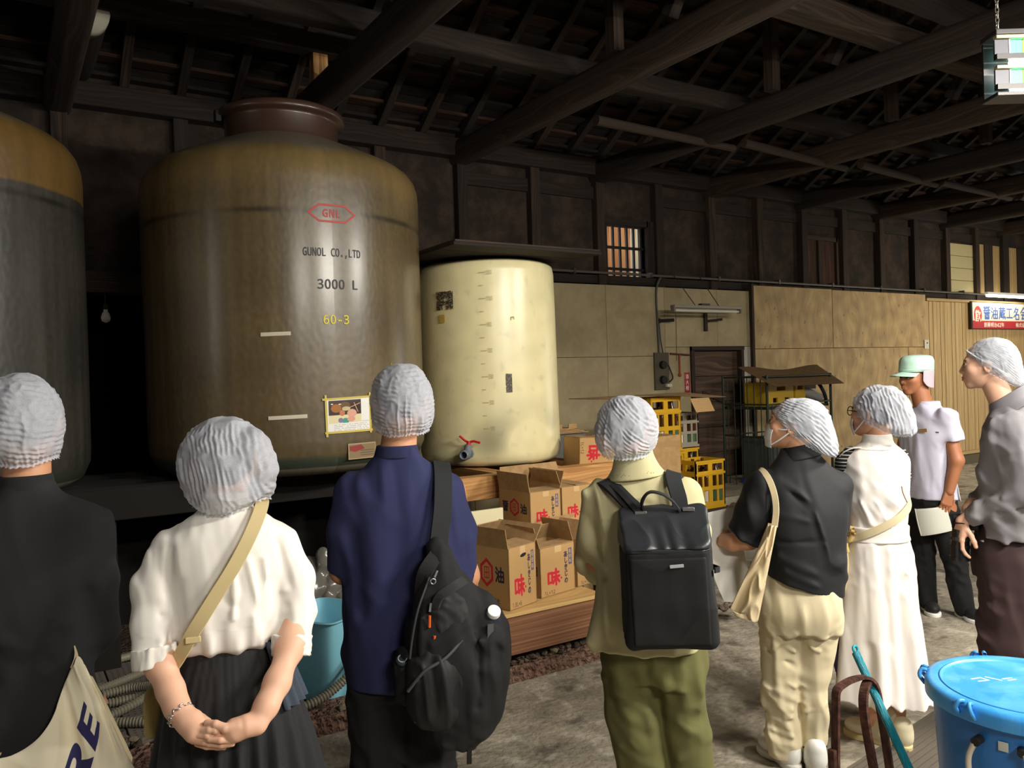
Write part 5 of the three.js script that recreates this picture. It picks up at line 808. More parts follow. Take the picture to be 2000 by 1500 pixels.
// what belongs on the head: hair, and for faces in view brows, eyes and lips
function dressHead(o, h) {
  const M = headMatrix(h), place = (g) => g.applyMatrix4(M);
  const sh = ell([0, 0.024, 0.012], [0.08, 0.096, 0.1]), hairF = (x, y, z) => { let d = sh(x, y, z) + 0.003 * noise(x * 40, y * 12, z * 40); d = smax(d, -(z + (h.full ? -0.004 + 0.068 * sstep(0.0, 0.055, y) : 0.062) - Math.max(0, y - 0.02) * 0.3), 0.012); return smax(d, (h.hairEnd ?? -0.065) - y, 0.006); };
  part('hair', place(net(hairF, [-0.1, -0.1, -0.1], [0.1, 0.14, 0.13], 0.006)), hairM, o);
  if (!h.full) return;
  for (const s of [-1, 1]) {
    part('eyebrow', place(tube([[s * 0.016, 0.021, -0.092], [s * 0.03, 0.026, -0.0905], [s * 0.046, 0.021, -0.08]], 0.0045, 10, 6)), hairM, o);
    const e = part('eye', place(new THREE.SphereGeometry(0.0118, 18, 12).translate(s * 0.031, 0.0022, -0.0835)), mat(226, 220, 212, 0.25), o);
    part('iris', place(new THREE.SphereGeometry(0.0062, 14, 10).scale(1, 1, 0.5).translate(s * 0.031, 0.002, -0.0935)), mat(30, 20, 16, 0.2), e);
    part('eyelid', place(tube([[s * 0.018, 0.002, -0.0925], [s * 0.03, 0.0085, -0.0955], [s * 0.045, 0.003, -0.088]], 0.0022, 10, 6)), hairM, o);
  }
  part('lips', place(mergeGeometries([net(uni([cone([-0.019, -0.0645, -0.097], [0, -0.0605, -0.1015], 0.003, 0.0048), cone([0.019, -0.0645, -0.097], [0, -0.0605, -0.1015], 0.003, 0.0048)], 0.004), [-0.03, -0.08, -0.12], [0.03, -0.05, -0.08], 0.002), net(uni([cone([-0.016, -0.0675, -0.097], [0, -0.0715, -0.1005], 0.003, 0.0052), cone([0.016, -0.0675, -0.097], [0, -0.0715, -0.1005], 0.003, 0.0052)], 0.004), [-0.03, -0.09, -0.12], [0.03, -0.055, -0.08], 0.002)])), pmat(188, 118, 102, 0.5), o);
}
// bouffant cap of thin crimped fleece
const capTex = dataTex(256, 256, (u, v) => { const t = 0.96 + 0.05 * pnoise(u, v, 60, 60, 3) + 0.04 * pnoise(u, v, 14, 14, 5); return [t, t, t]; }, true, [3, 3]);
const capMat = (op, r = 212, g = 215, b = 226) => pmat(r, g, b, 0.85, { map: capTex, transparent: true, opacity: op, sheen: 0.3 });
function capGeometry(k) {
  const NU = k.nu ?? 220, NV = k.nv ?? 130, R = k.r, prof = new THREE.CatmullRomCurve3((k.prof ?? [[0, 1], [0.3, 0.965], [0.58, 0.83], [0.84, 0.55], [0.98, 0.18], [1, -0.16], [0.95, -0.45], [0.86, -0.64], [0.8, -0.72], [0.83, -0.78]]).map((p) => V(p[0], p[1], 0)));
  const sd = k.seed ?? 1, ax = V(...(k.axis ?? [1, 0, 0])).normalize(), pos = [], uv = [], idx = [];
  const pt = (i, j) => {
    const t = j / NV, th = i / NU * Math.PI * 2, q = prof.getPoint(t), x0 = Math.sin(th), z0 = Math.cos(th);
    let d = V(x0 * q.x, q.y, z0 * q.x); const n = d.clone().normalize(), w = 1 + 0.05 * noise(n.x * 2.2 + sd, n.y * 2.2, n.z * 2.2) + 0.5 * (k.lump ?? 0.05) * ridge(n.x * 2.6 + sd * 3, n.y * 2.6, n.z * 2.6);
    let p = V(d.x * R[0] * w, d.y * R[1] * w, d.z * R[2] * w);
    const back = sstep(-0.5, 1, z0 * q.x), mid = Math.exp(-Math.pow((q.y + 0.25) / 0.55, 2));
    p.addScaledVector(V(...(k.sag ?? [0, 0, 0])), back * mid);
    p.y += (k.tilt ?? 0.2) * -p.z * sstep(0.6, -0.7, q.y);
    for (const q of k.bumps ?? []) { const e = n.x * q[0] + n.y * q[1] + n.z * q[2]; p.addScaledVector(n, q[3] * sstep(q[4], 1, e)); }
    const rimP = sstep(0.55, 1, t), side = Math.sin(t * Math.PI);
    let a = 0.0026 * rimP * Math.sin(th * 44 + 3 * noise(n.x * 4, sd, n.z * 4));
    const s = n.dot(ax), along = V(n.x, n.y, n.z).addScaledVector(ax, -s);
    const mask = sstep(-0.25, 0.15, noise(n.x * 2.4 + sd * 5, n.y * 2.4 + 3, n.z * 2.4)) * side;
    a += ((k.crimp ?? 0.0021) * 0.85) * mask * Math.sin(s * (k.freq ?? 58) + 1.6 * noise(along.x * 5 + sd, along.y * 5, along.z * 5) + 0.45 * noise(along.x * 16, along.y * 16, along.z * 16 + sd));
    for (const f of k.folds ?? []) { const dth = Math.atan2(Math.sin(th - f[0]), Math.cos(th - f[0])) + 0.1 * noise(t * 6, f[0], sd); a += f[2] * Math.exp(-Math.pow(dth / (f[1] ?? 0.05), 2)) * sstep(f[3] ?? 0.2, (f[3] ?? 0.2) + 0.2, t); }
    a += 0.002 * side * noise(n.x * 7 + sd, n.y * 7, n.z * 7);
    return p.addScaledVector(n, a);
  };
  for (let j = 0; j <= NV; j++) for (let i = 0; i <= NU; i++) { const p = pt(i % NU, j); pos.push(p.x, p.y, p.z); uv.push(i / NU, j / NV); }
  for (let j = 0; j < NV; j++) for (let i = 0; i < NU; i++) { const a = j * (NU + 1) + i; idx.push(a, a + NU + 1, a + NU + 2, a, a + NU + 2, a + 1); }
  const g = new THREE.BufferGeometry(); g.setAttribute('position', new THREE.Float32BufferAttribute(pos, 3)); g.setAttribute('uv', new THREE.Float32BufferAttribute(uv, 2)); g.setIndex(idx); g.computeVertexNormals();
  const N = g.attributes.normal; for (let j = 0; j <= NV; j++) { const a = j * (NU + 1), b = a + NU, x = N.getX(a) + N.getX(b), y = N.getY(a) + N.getY(b), z = N.getZ(a) + N.getZ(b), l = Math.hypot(x, y, z) || 1; N.setXYZ(a, x / l, y / l, z / l); N.setXYZ(b, x / l, y / l, z / l); }
  return g;
}
function cap(o, h, k) {
  const m = part('bouffant_cap', capGeometry(k).applyMatrix4(headMatrix(h).multiply(new THREE.Matrix4().makeTranslation(...(k.at ?? [0, 0.02, 0.01])).multiply(new THREE.Matrix4().makeRotationFromEuler(new THREE.Euler(...(k.rot ?? [0, 0, 0])))))), k.mat ?? capMat(k.op ?? 0.8), o);
  return m;
}
const bounds = (pts, pad) => [[0, 1, 2].map((k) => Math.min(...pts.map((p) => p[k])) - pad), [0, 1, 2].map((k) => Math.max(...pts.map((p) => p[k])) + pad)];
function garment(o, name, f, lo, hi, h, m, label) { return part(name, net(f, lo, hi, h), m, o, label); }
// one continuous body: coarse trunk and limbs, finer hands and head joined in one geometry
function body(o, skin, field, lo, hi, h, hands = [], head) {
  const list = [net(field, lo, hi, 0.012)];
  for (const q of hands) list.push(net(q.f, q.lo, q.hi, q.h ?? 0.003));
  if (h) list.push(headOf(h));
  return part('body', mergeGeometries(list), skin, o);
}
function person(label, base, heading) { const r = -heading * Math.PI / 180; return thing('person', label, 'person', [base[0], 0, base[1]], r); }
const ring = (rows, n = 2.2) => loft(rows, n, 0.006);
function tubeRing(cx, cy, cz, rx, rz, r, tilt = 0, roll = 0, seg = 48) { const c = new THREE.CatmullRomCurve3([...Array(24)].map((_, i) => { const a = i / 24 * 6.2832; return V(cx + Math.sin(a) * rx, cy + Math.cos(a) * rz * tilt + Math.sin(a) * rx * roll, cz + Math.cos(a) * rz); }), true); return new THREE.TubeGeometry(c, seg, r, 8, true); }
function shoe(o, x, z, yaw, main, sole, len = 0.27, high = 0.0) {
  const q = new THREE.Group(); q.name = 'shoe'; q.position.set(x, 0, z); q.rotation.y = yaw; o.add(q);   // toe towards -z
  const w = 0.045, last = uni([ell([0, 0.05, -len * 0.28], [w, 0.036, len * 0.27]), ell([0, 0.055, len * 0.12], [w * 0.85, 0.05 + high * 0.4, len * 0.24]), cone([0, 0.05, len * 0.18], [0, 0.1 + high, len * 0.2], 0.04, 0.041)], 0.035);
  part('upper', net((x, y, z) => smax(last(x, y, z), 0.018 - y, 0.006), [-0.08, 0, -len * 0.65], [0.08, 0.2 + high, len * 0.5], 0.006), main, q);
  part('sole', net((x, y, z) => smax(smax(uni([ell([0, 0.02, -len * 0.28], [w + 0.006, 0.2, len * 0.29]), ell([0, 0.02, len * 0.16], [w * 0.9, 0.2, len * 0.24])], 0.03)(x, y, z), y - 0.026, 0.004), -y, 0.003), [-0.08, -0.01, -len * 0.65], [0.08, 0.04, len * 0.5], 0.006), sole, q);
  return q;
}
// soft hanging folds: long, slightly tilted undulations with rounded crests, and a crossing set where the cloth pulls
const wr = (fx, fy, amp, sd) => (x, y, z) => {
  const wx = 0.025 * noise(x * 6 + sd, y * 5, z * 6), wy = 0.03 * noise(x * 5, y * 6 + sd, z * 5), m = sstep(-0.2, 0.35, noise(x * 3.3 + sd * 2, y * 2.7, z * 3.3 + 5)), m2 = sstep(-0.1, 0.4, noise(x * 3.7 + 9, y * 3.7 + sd, z * 3.7));
  const a = noise((x + wx) * fx * 3.4 + y * 3 + sd, (y + wy) * fy * 0.6, z * fx * 2.0), b = noise((x + wx) * fx * 1.7 - y * fy * 2.1 + sd, (y + wy) * fy * 3.7 + x * fx * 2.4, z * fx * 1.6 + 3), c = noise((x - wx) * fx * 4.6, (y - wy) * fy * 1.1 + sd, z * fx * 3);
  const cr = (n) => n > 0 ? Math.pow(n, 1.25) : n * 0.5;
  return 3.0 * amp * (1.25 * cr(a) * (0.35 + 0.65 * m) + 1.1 * cr(b) * m2 + 0.32 * c * m);
};
const sum = (...g) => (x, y, z) => { let s = 0; for (const q of g) s += q(x, y, z); return s; };

// --- A: black T-shirt at the left edge
{
  const o = person('man in a black T-shirt and white hair cap at the left edge', [0.052, -2.514], 2);
  const h = { c: [0.005, 1.61, -0.03], yaw: -0.15, hairEnd: -0.075 };
  body(o, SKIN.warm, uni([cone([0.005, 1.55, -0.02], [-0.002, 1.42, 0.0], 0.056, 0.06), loft([[0.75, 0, 0, 0.13, 0.09], [1.1, 0, 0, 0.14, 0.1], [1.36, 0, 0, 0.14, 0.08], [1.44, 0, 0, 0.05, 0.05]]), chain([[0.125, 1.315, 0, 0.045], [0.155, 1.05, -0.03, 0.034], [0.1, 1.0, -0.2, 0.028]]), chain([[-0.13, 1.315, 0, 0.045], [-0.2, 1.06, -0.02, 0.042], [-0.14, 0.98, -0.22, 0.03]]), chain([[-0.09, 0.8, 0, 0.09], [-0.09, 0.45, 0, 0.06], [-0.09, 0.06, 0, 0.045]]), chain([[0.09, 0.8, 0, 0.09], [0.09, 0.45, 0, 0.06], [0.09, 0.06, 0, 0.045]])], 0.03), [-0.3, 0.02, -0.34], [0.3, 1.62, 0.16], h, [{ f: handField({ w: [0.09, 0.99, -0.21], d: [-0.3, 0, -1], n: [-1, 0, 0.2], t: 1, curl: [1, 1.1, 0.6] }), lo: [-0.05, 0.88, -0.42], hi: [0.2, 1.1, -0.16] }]);
  dressHead(o, h);
  cap(o, h, { r: [0.103, 0.127, 0.124], at: [-0.01, 0.012, 0.012], seed: 3, axis: [0.15, 1, 0], freq: 62, tilt: 0.12, sag: [0, -0.01, 0.012], folds: [[0.25, 0.05, 0.004, 0.4], [-0.5, 0.06, 0.004, 0.3], [0.6, 0.04, -0.004, 0.45]], op: 0.64 });
  const f = uni([loft([[0.72, -0.02, 0.01, 0.15, 0.13], [0.9, -0.012, 0.005, 0.155, 0.125], [1.02, -0.01, 0, 0.155, 0.12], [1.14, -0.008, 0, 0.15, 0.12], [1.25, 0, 0, 0.17, 0.118], [1.34, 0, 0, 0.16, 0.1], [1.39, 0, 0, 0.125, 0.085], [1.43, 0, 0, 0.08, 0.068], [1.465, 0, 0, 0.06, 0.06]], 2.3), chain([[0.13, 1.325, 0, 0.066], [0.15, 1.17, 0, 0.061], [0.155, 1.03, -0.02, 0.058], [0.14, 0.99, -0.06, 0.053]]), chain([[-0.14, 1.325, 0, 0.07], [-0.18, 1.17, 0, 0.068], [-0.2, 1.03, -0.02, 0.062], [-0.19, 1.0, -0.08, 0.055]])], 0.04);
  garment(o, 't_shirt', bump(f, sum(wr(5, 4, 0.006, 2), creases([[0.1, 1.22, 0.1, -0.05, 0.95, 0.13, 0.03, 0.008], [0.13, 1.15, 0.08, 0.1, 0.95, 0.1, 0.02, -0.012], [0.0, 1.1, 0.12, -0.12, 0.85, 0.13, 0.03, 0.007]]))), [-0.32, 0.7, -0.22], [0.27, 1.48, 0.2], 0.0075, cloth(34, 35, 37));
  garment(o, 'collar', (x, y, z) => Math.abs(ring([[1.44, 0, 0, 0.066, 0.064], [1.475, 0, 0, 0.06, 0.059]])(x, y, z)) - 0.003, [-0.1, 1.42, -0.1], [0.1, 1.5, 0.1], 0.004, cloth(30, 31, 33));
  garment(o, 'trousers', uni([loft([[0.7, 0, 0, 0.15, 0.11], [0.8, 0, 0, 0.16, 0.12], [0.95, 0, 0, 0.14, 0.1]]), chain([[-0.085, 0.78, 0, 0.1], [-0.09, 0.4, 0, 0.085], [-0.09, 0.07, 0, 0.08]]), chain([[0.085, 0.78, 0, 0.1], [0.09, 0.4, 0, 0.085], [0.09, 0.07, 0, 0.08]])], 0.03), [-0.24, 0.0, -0.18], [0.24, 0.98, 0.18], 0.01, cloth(30, 30, 32));
  for (const x of [-0.09, 0.09]) shoe(o, x, -0.03, 0, black, white);
}
// --- B: white blouse
{
  const o = person('woman in a white blouse and long black skirt, hands clasped behind her back', [0.48, -2.145], 13);
  const h = { c: [0.004, 1.5, -0.03], yaw: -0.1, pitch: 0.05, s: 0.95, hairEnd: -0.085 };
  const L = [[[-0.108, 0.935, 0.189, 0.021], [-0.095, 0.922, 0.205, 0.023], [-0.080, 0.910, 0.221, 0.0235], [-0.071, 0.904, 0.224, 0.020]], [[-0.100, 0.939, 0.182, 0.017], [-0.083, 0.931, 0.198, 0.018], [-0.071, 0.919, 0.213, 0.016]]];
  const Lf = [[[-0.087, 0.933, 0.186, 0.013], [-0.067, 0.925, 0.188, 0.0105], [-0.054, 0.915, 0.187, 0.009]], [[-0.073, 0.916, 0.234, 0.0095], [-0.049, 0.921, 0.251, 0.0085], [-0.036, 0.919, 0.255, 0.008], [-0.030, 0.909, 0.249, 0.007]], [[-0.071, 0.901, 0.226, 0.0095], [-0.048, 0.900, 0.248, 0.0085], [-0.026, 0.897, 0.259, 0.008], [-0.009, 0.892, 0.257, 0.007]], [[-0.077, 0.891, 0.217, 0.009], [-0.051, 0.884, 0.235, 0.008], [-0.024, 0.881, 0.249, 0.0075], [-0.001, 0.880, 0.251, 0.0065]], [[-0.084, 0.887, 0.204, 0.008], [-0.060, 0.875, 0.218, 0.007], [-0.034, 0.870, 0.231, 0.0065], [-0.019, 0.869, 0.236, 0.006]]];
  const Rr = [[[0.054, 0.913, 0.247, 0.021], [0.031, 0.915, 0.249, 0.024], [0.006, 0.908, 0.246, 0.025], [-0.005, 0.901, 0.242, 0.022]]];
  const Rf = [[[0.013, 0.922, 0.259, 0.013], [-0.015, 0.922, 0.260, 0.0105], [-0.035, 0.931, 0.252, 0.0095], [-0.054, 0.932, 0.238, 0.008]], [[-0.006, 0.902, 0.247, 0.0095], [-0.029, 0.902, 0.244, 0.0085], [-0.054, 0.909, 0.249, 0.0085], [-0.081, 0.909, 0.237, 0.007]], [[-0.008, 0.892, 0.241, 0.0095], [-0.031, 0.886, 0.242, 0.0085], [-0.061, 0.889, 0.234, 0.008], [-0.086, 0.889, 0.221, 0.0068]], [[-0.006, 0.884, 0.237, 0.009], [-0.029, 0.872, 0.233, 0.008], [-0.057, 0.873, 0.223, 0.0075], [-0.078, 0.877, 0.211, 0.0065]]];
  const mk = (palm, fin) => { const P = uni(palm.map((c) => chain(c, 0.01)), 0.016), F = fin.map((c) => chain(c, 0.003)); return (x, y, z) => { let f = 9; for (const q of F) f = Math.min(f, q(x, y, z)); return smin(P(x, y, z), f, 0.006); }; };
  const la = chain([[-0.175, 1.11, 0.045, 0.03], [-0.158, 1.03, 0.085, 0.032], [-0.135, 0.98, 0.13, 0.027], [-0.12, 0.95, 0.165, 0.0235], [-0.105, 0.933, 0.192, 0.0225]], 0.03), ra = chain([[0.162, 1.11, 0.045, 0.03], [0.143, 1.04, 0.11, 0.032], [0.104, 0.98, 0.185, 0.027], [0.077, 0.945, 0.225, 0.0235], [0.052, 0.914, 0.246, 0.0225]], 0.03);
  const lh = mk(L, Lf), rh = mk(Rr, Rf), fine = (x, y, z) => Math.min(smin(lh(x, y, z), la(x, y, z), 0.012), smin(rh(x, y, z), ra(x, y, z), 0.012));
  body(o, SKIN.pale, uni([cone([0.004, 1.45, -0.02], [0, 1.34, 0], 0.048, 0.05), loft([[0.75, 0, 0, 0.12, 0.09], [1.05, 0, 0, 0.09, 0.07], [1.28, 0, 0, 0.11, 0.07], [1.36, 0, 0, 0.05, 0.05]]), chain([[-0.13, 1.3, 0, 0.034], [-0.175, 1.1, 0.04, 0.029]]), chain([[0.125, 1.285, 0, 0.034], [0.163, 1.1, 0.04, 0.029]]), chain([[-0.08, 0.8, 0, 0.08], [-0.08, 0.1, 0, 0.04]]), chain([[0.08, 0.8, 0, 0.08], [0.08, 0.1, 0, 0.04]])], 0.03), [-0.24, 0.03, -0.14], [0.24, 1.5, 0.16], h, [{ f: fine, lo: [-0.21, 0.84, 0.03], hi: [0.2, 1.14, 0.3], h: 0.0028 }]);
  dressHead(o, h);
  cap(o, h, { r: [0.122, 0.116, 0.128], at: [0.0, 0.004, 0.018], seed: 6, axis: [1, 0.08, 0.1], freq: 62, crimp: 0.0022, tilt: 0.1, sag: [0.01, -0.03, 0.02], rot: [0.1, 0, 0.12], lump: 0.07, folds: [[1.2, 0.12, 0.012, 0.35], [-0.12, 0.03, 0.004, 0.3], [0.0, 0.03, 0.003, 0.3], [0.75, 0.08, -0.006, 0.6]], op: 0.62, nu: 260, nv: 150, bumps: [[0.84, 0.3, 0.44, 0.02, 0.82], [0.2, 0.97, 0.1, 0.004, 0.8]] });
  const blouse = cloth(236, 231, 224, 0.85);
  const torso = loft([[1.03, -0.006, 0, 0.112, 0.088], [1.05, -0.006, 0.003, 0.128, 0.102], [1.1, -0.005, 0.003, 0.133, 0.106], [1.2, -0.003, 0, 0.142, 0.106], [1.28, 0, 0, 0.155, 0.098], [1.32, 0, 0, 0.146, 0.088], [1.352, 0, 0, 0.112, 0.074], [1.382, 0, 0, 0.07, 0.06], [1.41, 0, 0, 0.052, 0.05]], 2.3);
  const sl = chain([[-0.132, 1.293, 0, 0.05], [-0.17, 1.2, 0.012, 0.05], [-0.18, 1.12, 0.035, 0.046], [-0.175, 1.04, 0.072, 0.044]]), sr = chain([[0.128, 1.28, 0, 0.05], [0.162, 1.19, 0.012, 0.05], [0.166, 1.1, 0.04, 0.046], [0.148, 1.025, 0.09, 0.044]]);
  const cl = cutBelow(sl, -0.17, 1.05, 0.08, 0.05, -1, 0.12), cr = cutBelow(sr, 0.142, 1.035, 0.1, -0.05, -1, 0.15);
  const cr0 = creases([[0.02, 1.27, 0.1, 0.01, 1.13, 0.115, 0.007, 0.012], [0.015, 1.255, 0.105, 0.035, 1.19, 0.115, 0.006, -0.01], [0.05, 1.26, 0.1, 0.07, 1.16, 0.11, 0.008, 0.01], [0.09, 1.26, 0.09, 0.1, 1.15, 0.1, 0.008, 0.01], [-0.03, 1.19, 0.11, 0.01, 1.16, 0.115, 0.01, -0.008], [0.11, 1.2, 0.09, 0.12, 1.08, 0.1, 0.012, -0.012], [-0.115, 1.22, 0.09, -0.1, 1.05, 0.1, 0.014, -0.01], [-0.06, 1.12, 0.11, -0.05, 1.05, 0.1, 0.01, 0.007], [0.0, 1.12, 0.11, 0.0, 1.05, 0.1, 0.01, 0.006], [0.06, 1.12, 0.11, 0.055, 1.05, 0.1, 0.01, 0.008],
    [-0.2, 1.13, 0.04, -0.15, 1.09, 0.09, 0.008, 0.009], [-0.21, 1.17, 0.02, -0.15, 1.14, 0.07, 0.008, -0.008], [-0.2, 1.21, 0.02, -0.15, 1.18, 0.06, 0.01, 0.006], [-0.2, 1.08, 0.05, -0.14, 1.075, 0.1, 0.007, -0.008], [0.2, 1.12, 0.04, 0.14, 1.08, 0.1, 0.008, 0.009], [0.19, 1.09, 0.06, 0.13, 1.05, 0.11, 0.007, -0.008], [0.2, 1.16, 0.02, 0.14, 1.13, 0.07, 0.008, -0.007], [0.19, 1.2, 0.02, 0.13, 1.17, 0.07, 0.009, 0.006], [0.12, 1.3, 0.06, 0.15, 1.18, 0.06, 0.009, -0.008], [-0.13, 1.3, 0.06, -0.14, 1.18, 0.07, 0.009, -0.008]]);
  const yoke = creases([[-0.15, 1.292, 0.08, 0.0, 1.296, 0.115, 0.0025, -0.003], [0.0, 1.296, 0.115, 0.14, 1.283, 0.08, 0.0025, -0.003]]);
  garment(o, 'blouse', bump(uni([torso, cl, cr], 0.022), sum(cr0, yoke, wr(9, 5, 0.0028, 5), (x, y, z) => y < 1.1 ? 0.005 * Math.sin(x * 110 + 2 * noise(x * 20, y * 6, 1)) * sstep(1.12, 1.04, y) * sstep(0.0, 0.05, z) : 0)), [-0.25, 1.01, -0.14], [0.24, 1.43, 0.17], 0.0055, blouse);
  const cuff = (a, b, r0, r1) => { const s = cone(a, b, r0, r1, 1), n = V(...b).sub(V(...a)).normalize(); return cutBelow(s, a[0], a[1], a[2], -n.x, -n.y, -n.z); };
  garment(o, 'cuff', bump(cuff([-0.177, 1.07, 0.066, 0], [-0.174, 1.025, 0.076, 0], 0.05, 0.049), wr(20, 20, 0.002, 3)), [-0.25, 0.98, -0.02], [-0.08, 1.13, 0.16], 0.005, blouse);
  garment(o, 'cuff', bump(cuff([0.15, 1.06, 0.082, 0], [0.144, 1.012, 0.095, 0], 0.05, 0.049), wr(20, 20, 0.002, 4)), [0.06, 0.96, 0.0], [0.23, 1.12, 0.18], 0.005, blouse);
  garment(o, 'collar', (x, y, z) => Math.abs(ring([[1.375, 0, 0, 0.064, 0.06], [1.4, 0, 0, 0.056, 0.054], [1.425, 0, 0.002, 0.054, 0.052]])(x, y, z)) - 0.0035, [-0.1, 1.36, -0.09], [0.1, 1.44, 0.09], 0.004, blouse);
  const skirt = loft([[0.03, 0.01, 0, 0.29, 0.23], [0.3, 0.01, 0, 0.265, 0.2], [0.55, 0.008, 0, 0.23, 0.17], [0.75, 0.004, 0, 0.2, 0.15], [0.88, 0, 0.005, 0.17, 0.14], [0.97, -0.003, 0.002, 0.145, 0.115], [1.04, -0.005, 0, 0.118, 0.09], [1.07, -0.005, 0, 0.115, 0.088]], 2.2);
  const pleat = (x, y, z) => { const a = Math.atan2(x, z); return sstep(1.03, 0.6, y) * 0.013 * Math.sin(a * 21 + 1.6 * noise(a * 2, y * 1.5, 4)) + 0.004 * noise(a * 9, y * 3, 2); };
  garment(o, 'skirt', bump(skirt, pleat), [-0.34, 0.02, -0.28], [0.36, 1.08, 0.29], 0.0085, cloth(26, 26, 29, 0.8));
  part('gauze_layer', sheet((u, v) => { const a = lerp(0.75, 1.5, u), y = lerp(1.05, 0.885, v), r = lerp(0.125, 0.186, v) + 0.008 * Math.sin(u * 22); return [Math.sin(a) * r * 0.98, y, Math.cos(a) * (r * 0.8) + 0.01]; }, 40, 10, 0.002), pmat(58, 68, 84, 0.7, { transparent: true, opacity: 0.85 }), o);
  part('bracelet', [...Array(18)].map((_, i) => { const a = i / 18 * 6.2832, c = V(-0.11, 0.938, 0.184), ax = V(0.45, -0.35, 0.82).normalize(), u = V(0.61, 0.79, 0).normalize(), w = ax.clone().cross(u); const p = c.clone().addScaledVector(u, Math.cos(a) * 0.0275).addScaledVector(w, Math.sin(a) * 0.0275); const g = new THREE.TorusGeometry(i === 3 ? 0.008 : 0.0052, 0.0017, 6, 12); if (i % 2) g.rotateX(1.5); g.rotateY(a); return g.translate(p.x, p.y, p.z); }), mat(210, 210, 214, 0.2, { metalness: 0.9 }), o, 'silver chain bracelet');
  for (const x of [-0.08, 0.08]) shoe(o, x, -0.03, 0, black, black, 0.24);
  const b = thing('shoulder_bag', 'small beige shoulder bag with a strap across the white blouse', 'bag', [0.48, 0, -2.145], -13 * Math.PI / 180), bm = mat(204, 184, 136, 0.75);
  part('strap', ribbon([[0.075, 1.39, -0.05], [0.09, 1.402, 0.0], [0.085, 1.385, 0.06], [0.06, 1.335, 0.105], [0.02, 1.265, 0.124], [-0.03, 1.19, 0.127], [-0.085, 1.105, 0.124], [-0.122, 1.04, 0.102], [-0.158, 0.98, 0.05], [-0.185, 0.93, -0.03]], [[0, 1, -0.2], [0.1, 1, 0.3], [0.1, 0.7, 0.8], [0, 0.3, 1], [0, 0, 1], [0, 0, 1], [-0.3, 0, 1], [-0.6, 0, 0.8], [-1, 0, 0.3], [-1, 0, 0]], 0.034, 0.003, 60), bm, b);
  part('slider', bx(-0.1, 1.085, 0.122, -0.065, 1.1, 0.13, { r: 0.002 }), bm, b);
  part('pouch', net((x, y, z) => { const w = 0.04 - (y - 0.86) * 0.1; return Math.hypot(Math.max(0, Math.abs(x + 0.185) - 0.008), Math.max(0, Math.abs(y - 0.875) - 0.035), Math.max(0, Math.abs(z + 0.05) - w)) - 0.018 + 0.004 * noise(x * 20, y * 20, z * 20); }, [-0.28, 0.76, -0.16], [-0.12, 0.96, 0.08], 0.007), mat(176, 156, 96, 0.75), b);
}
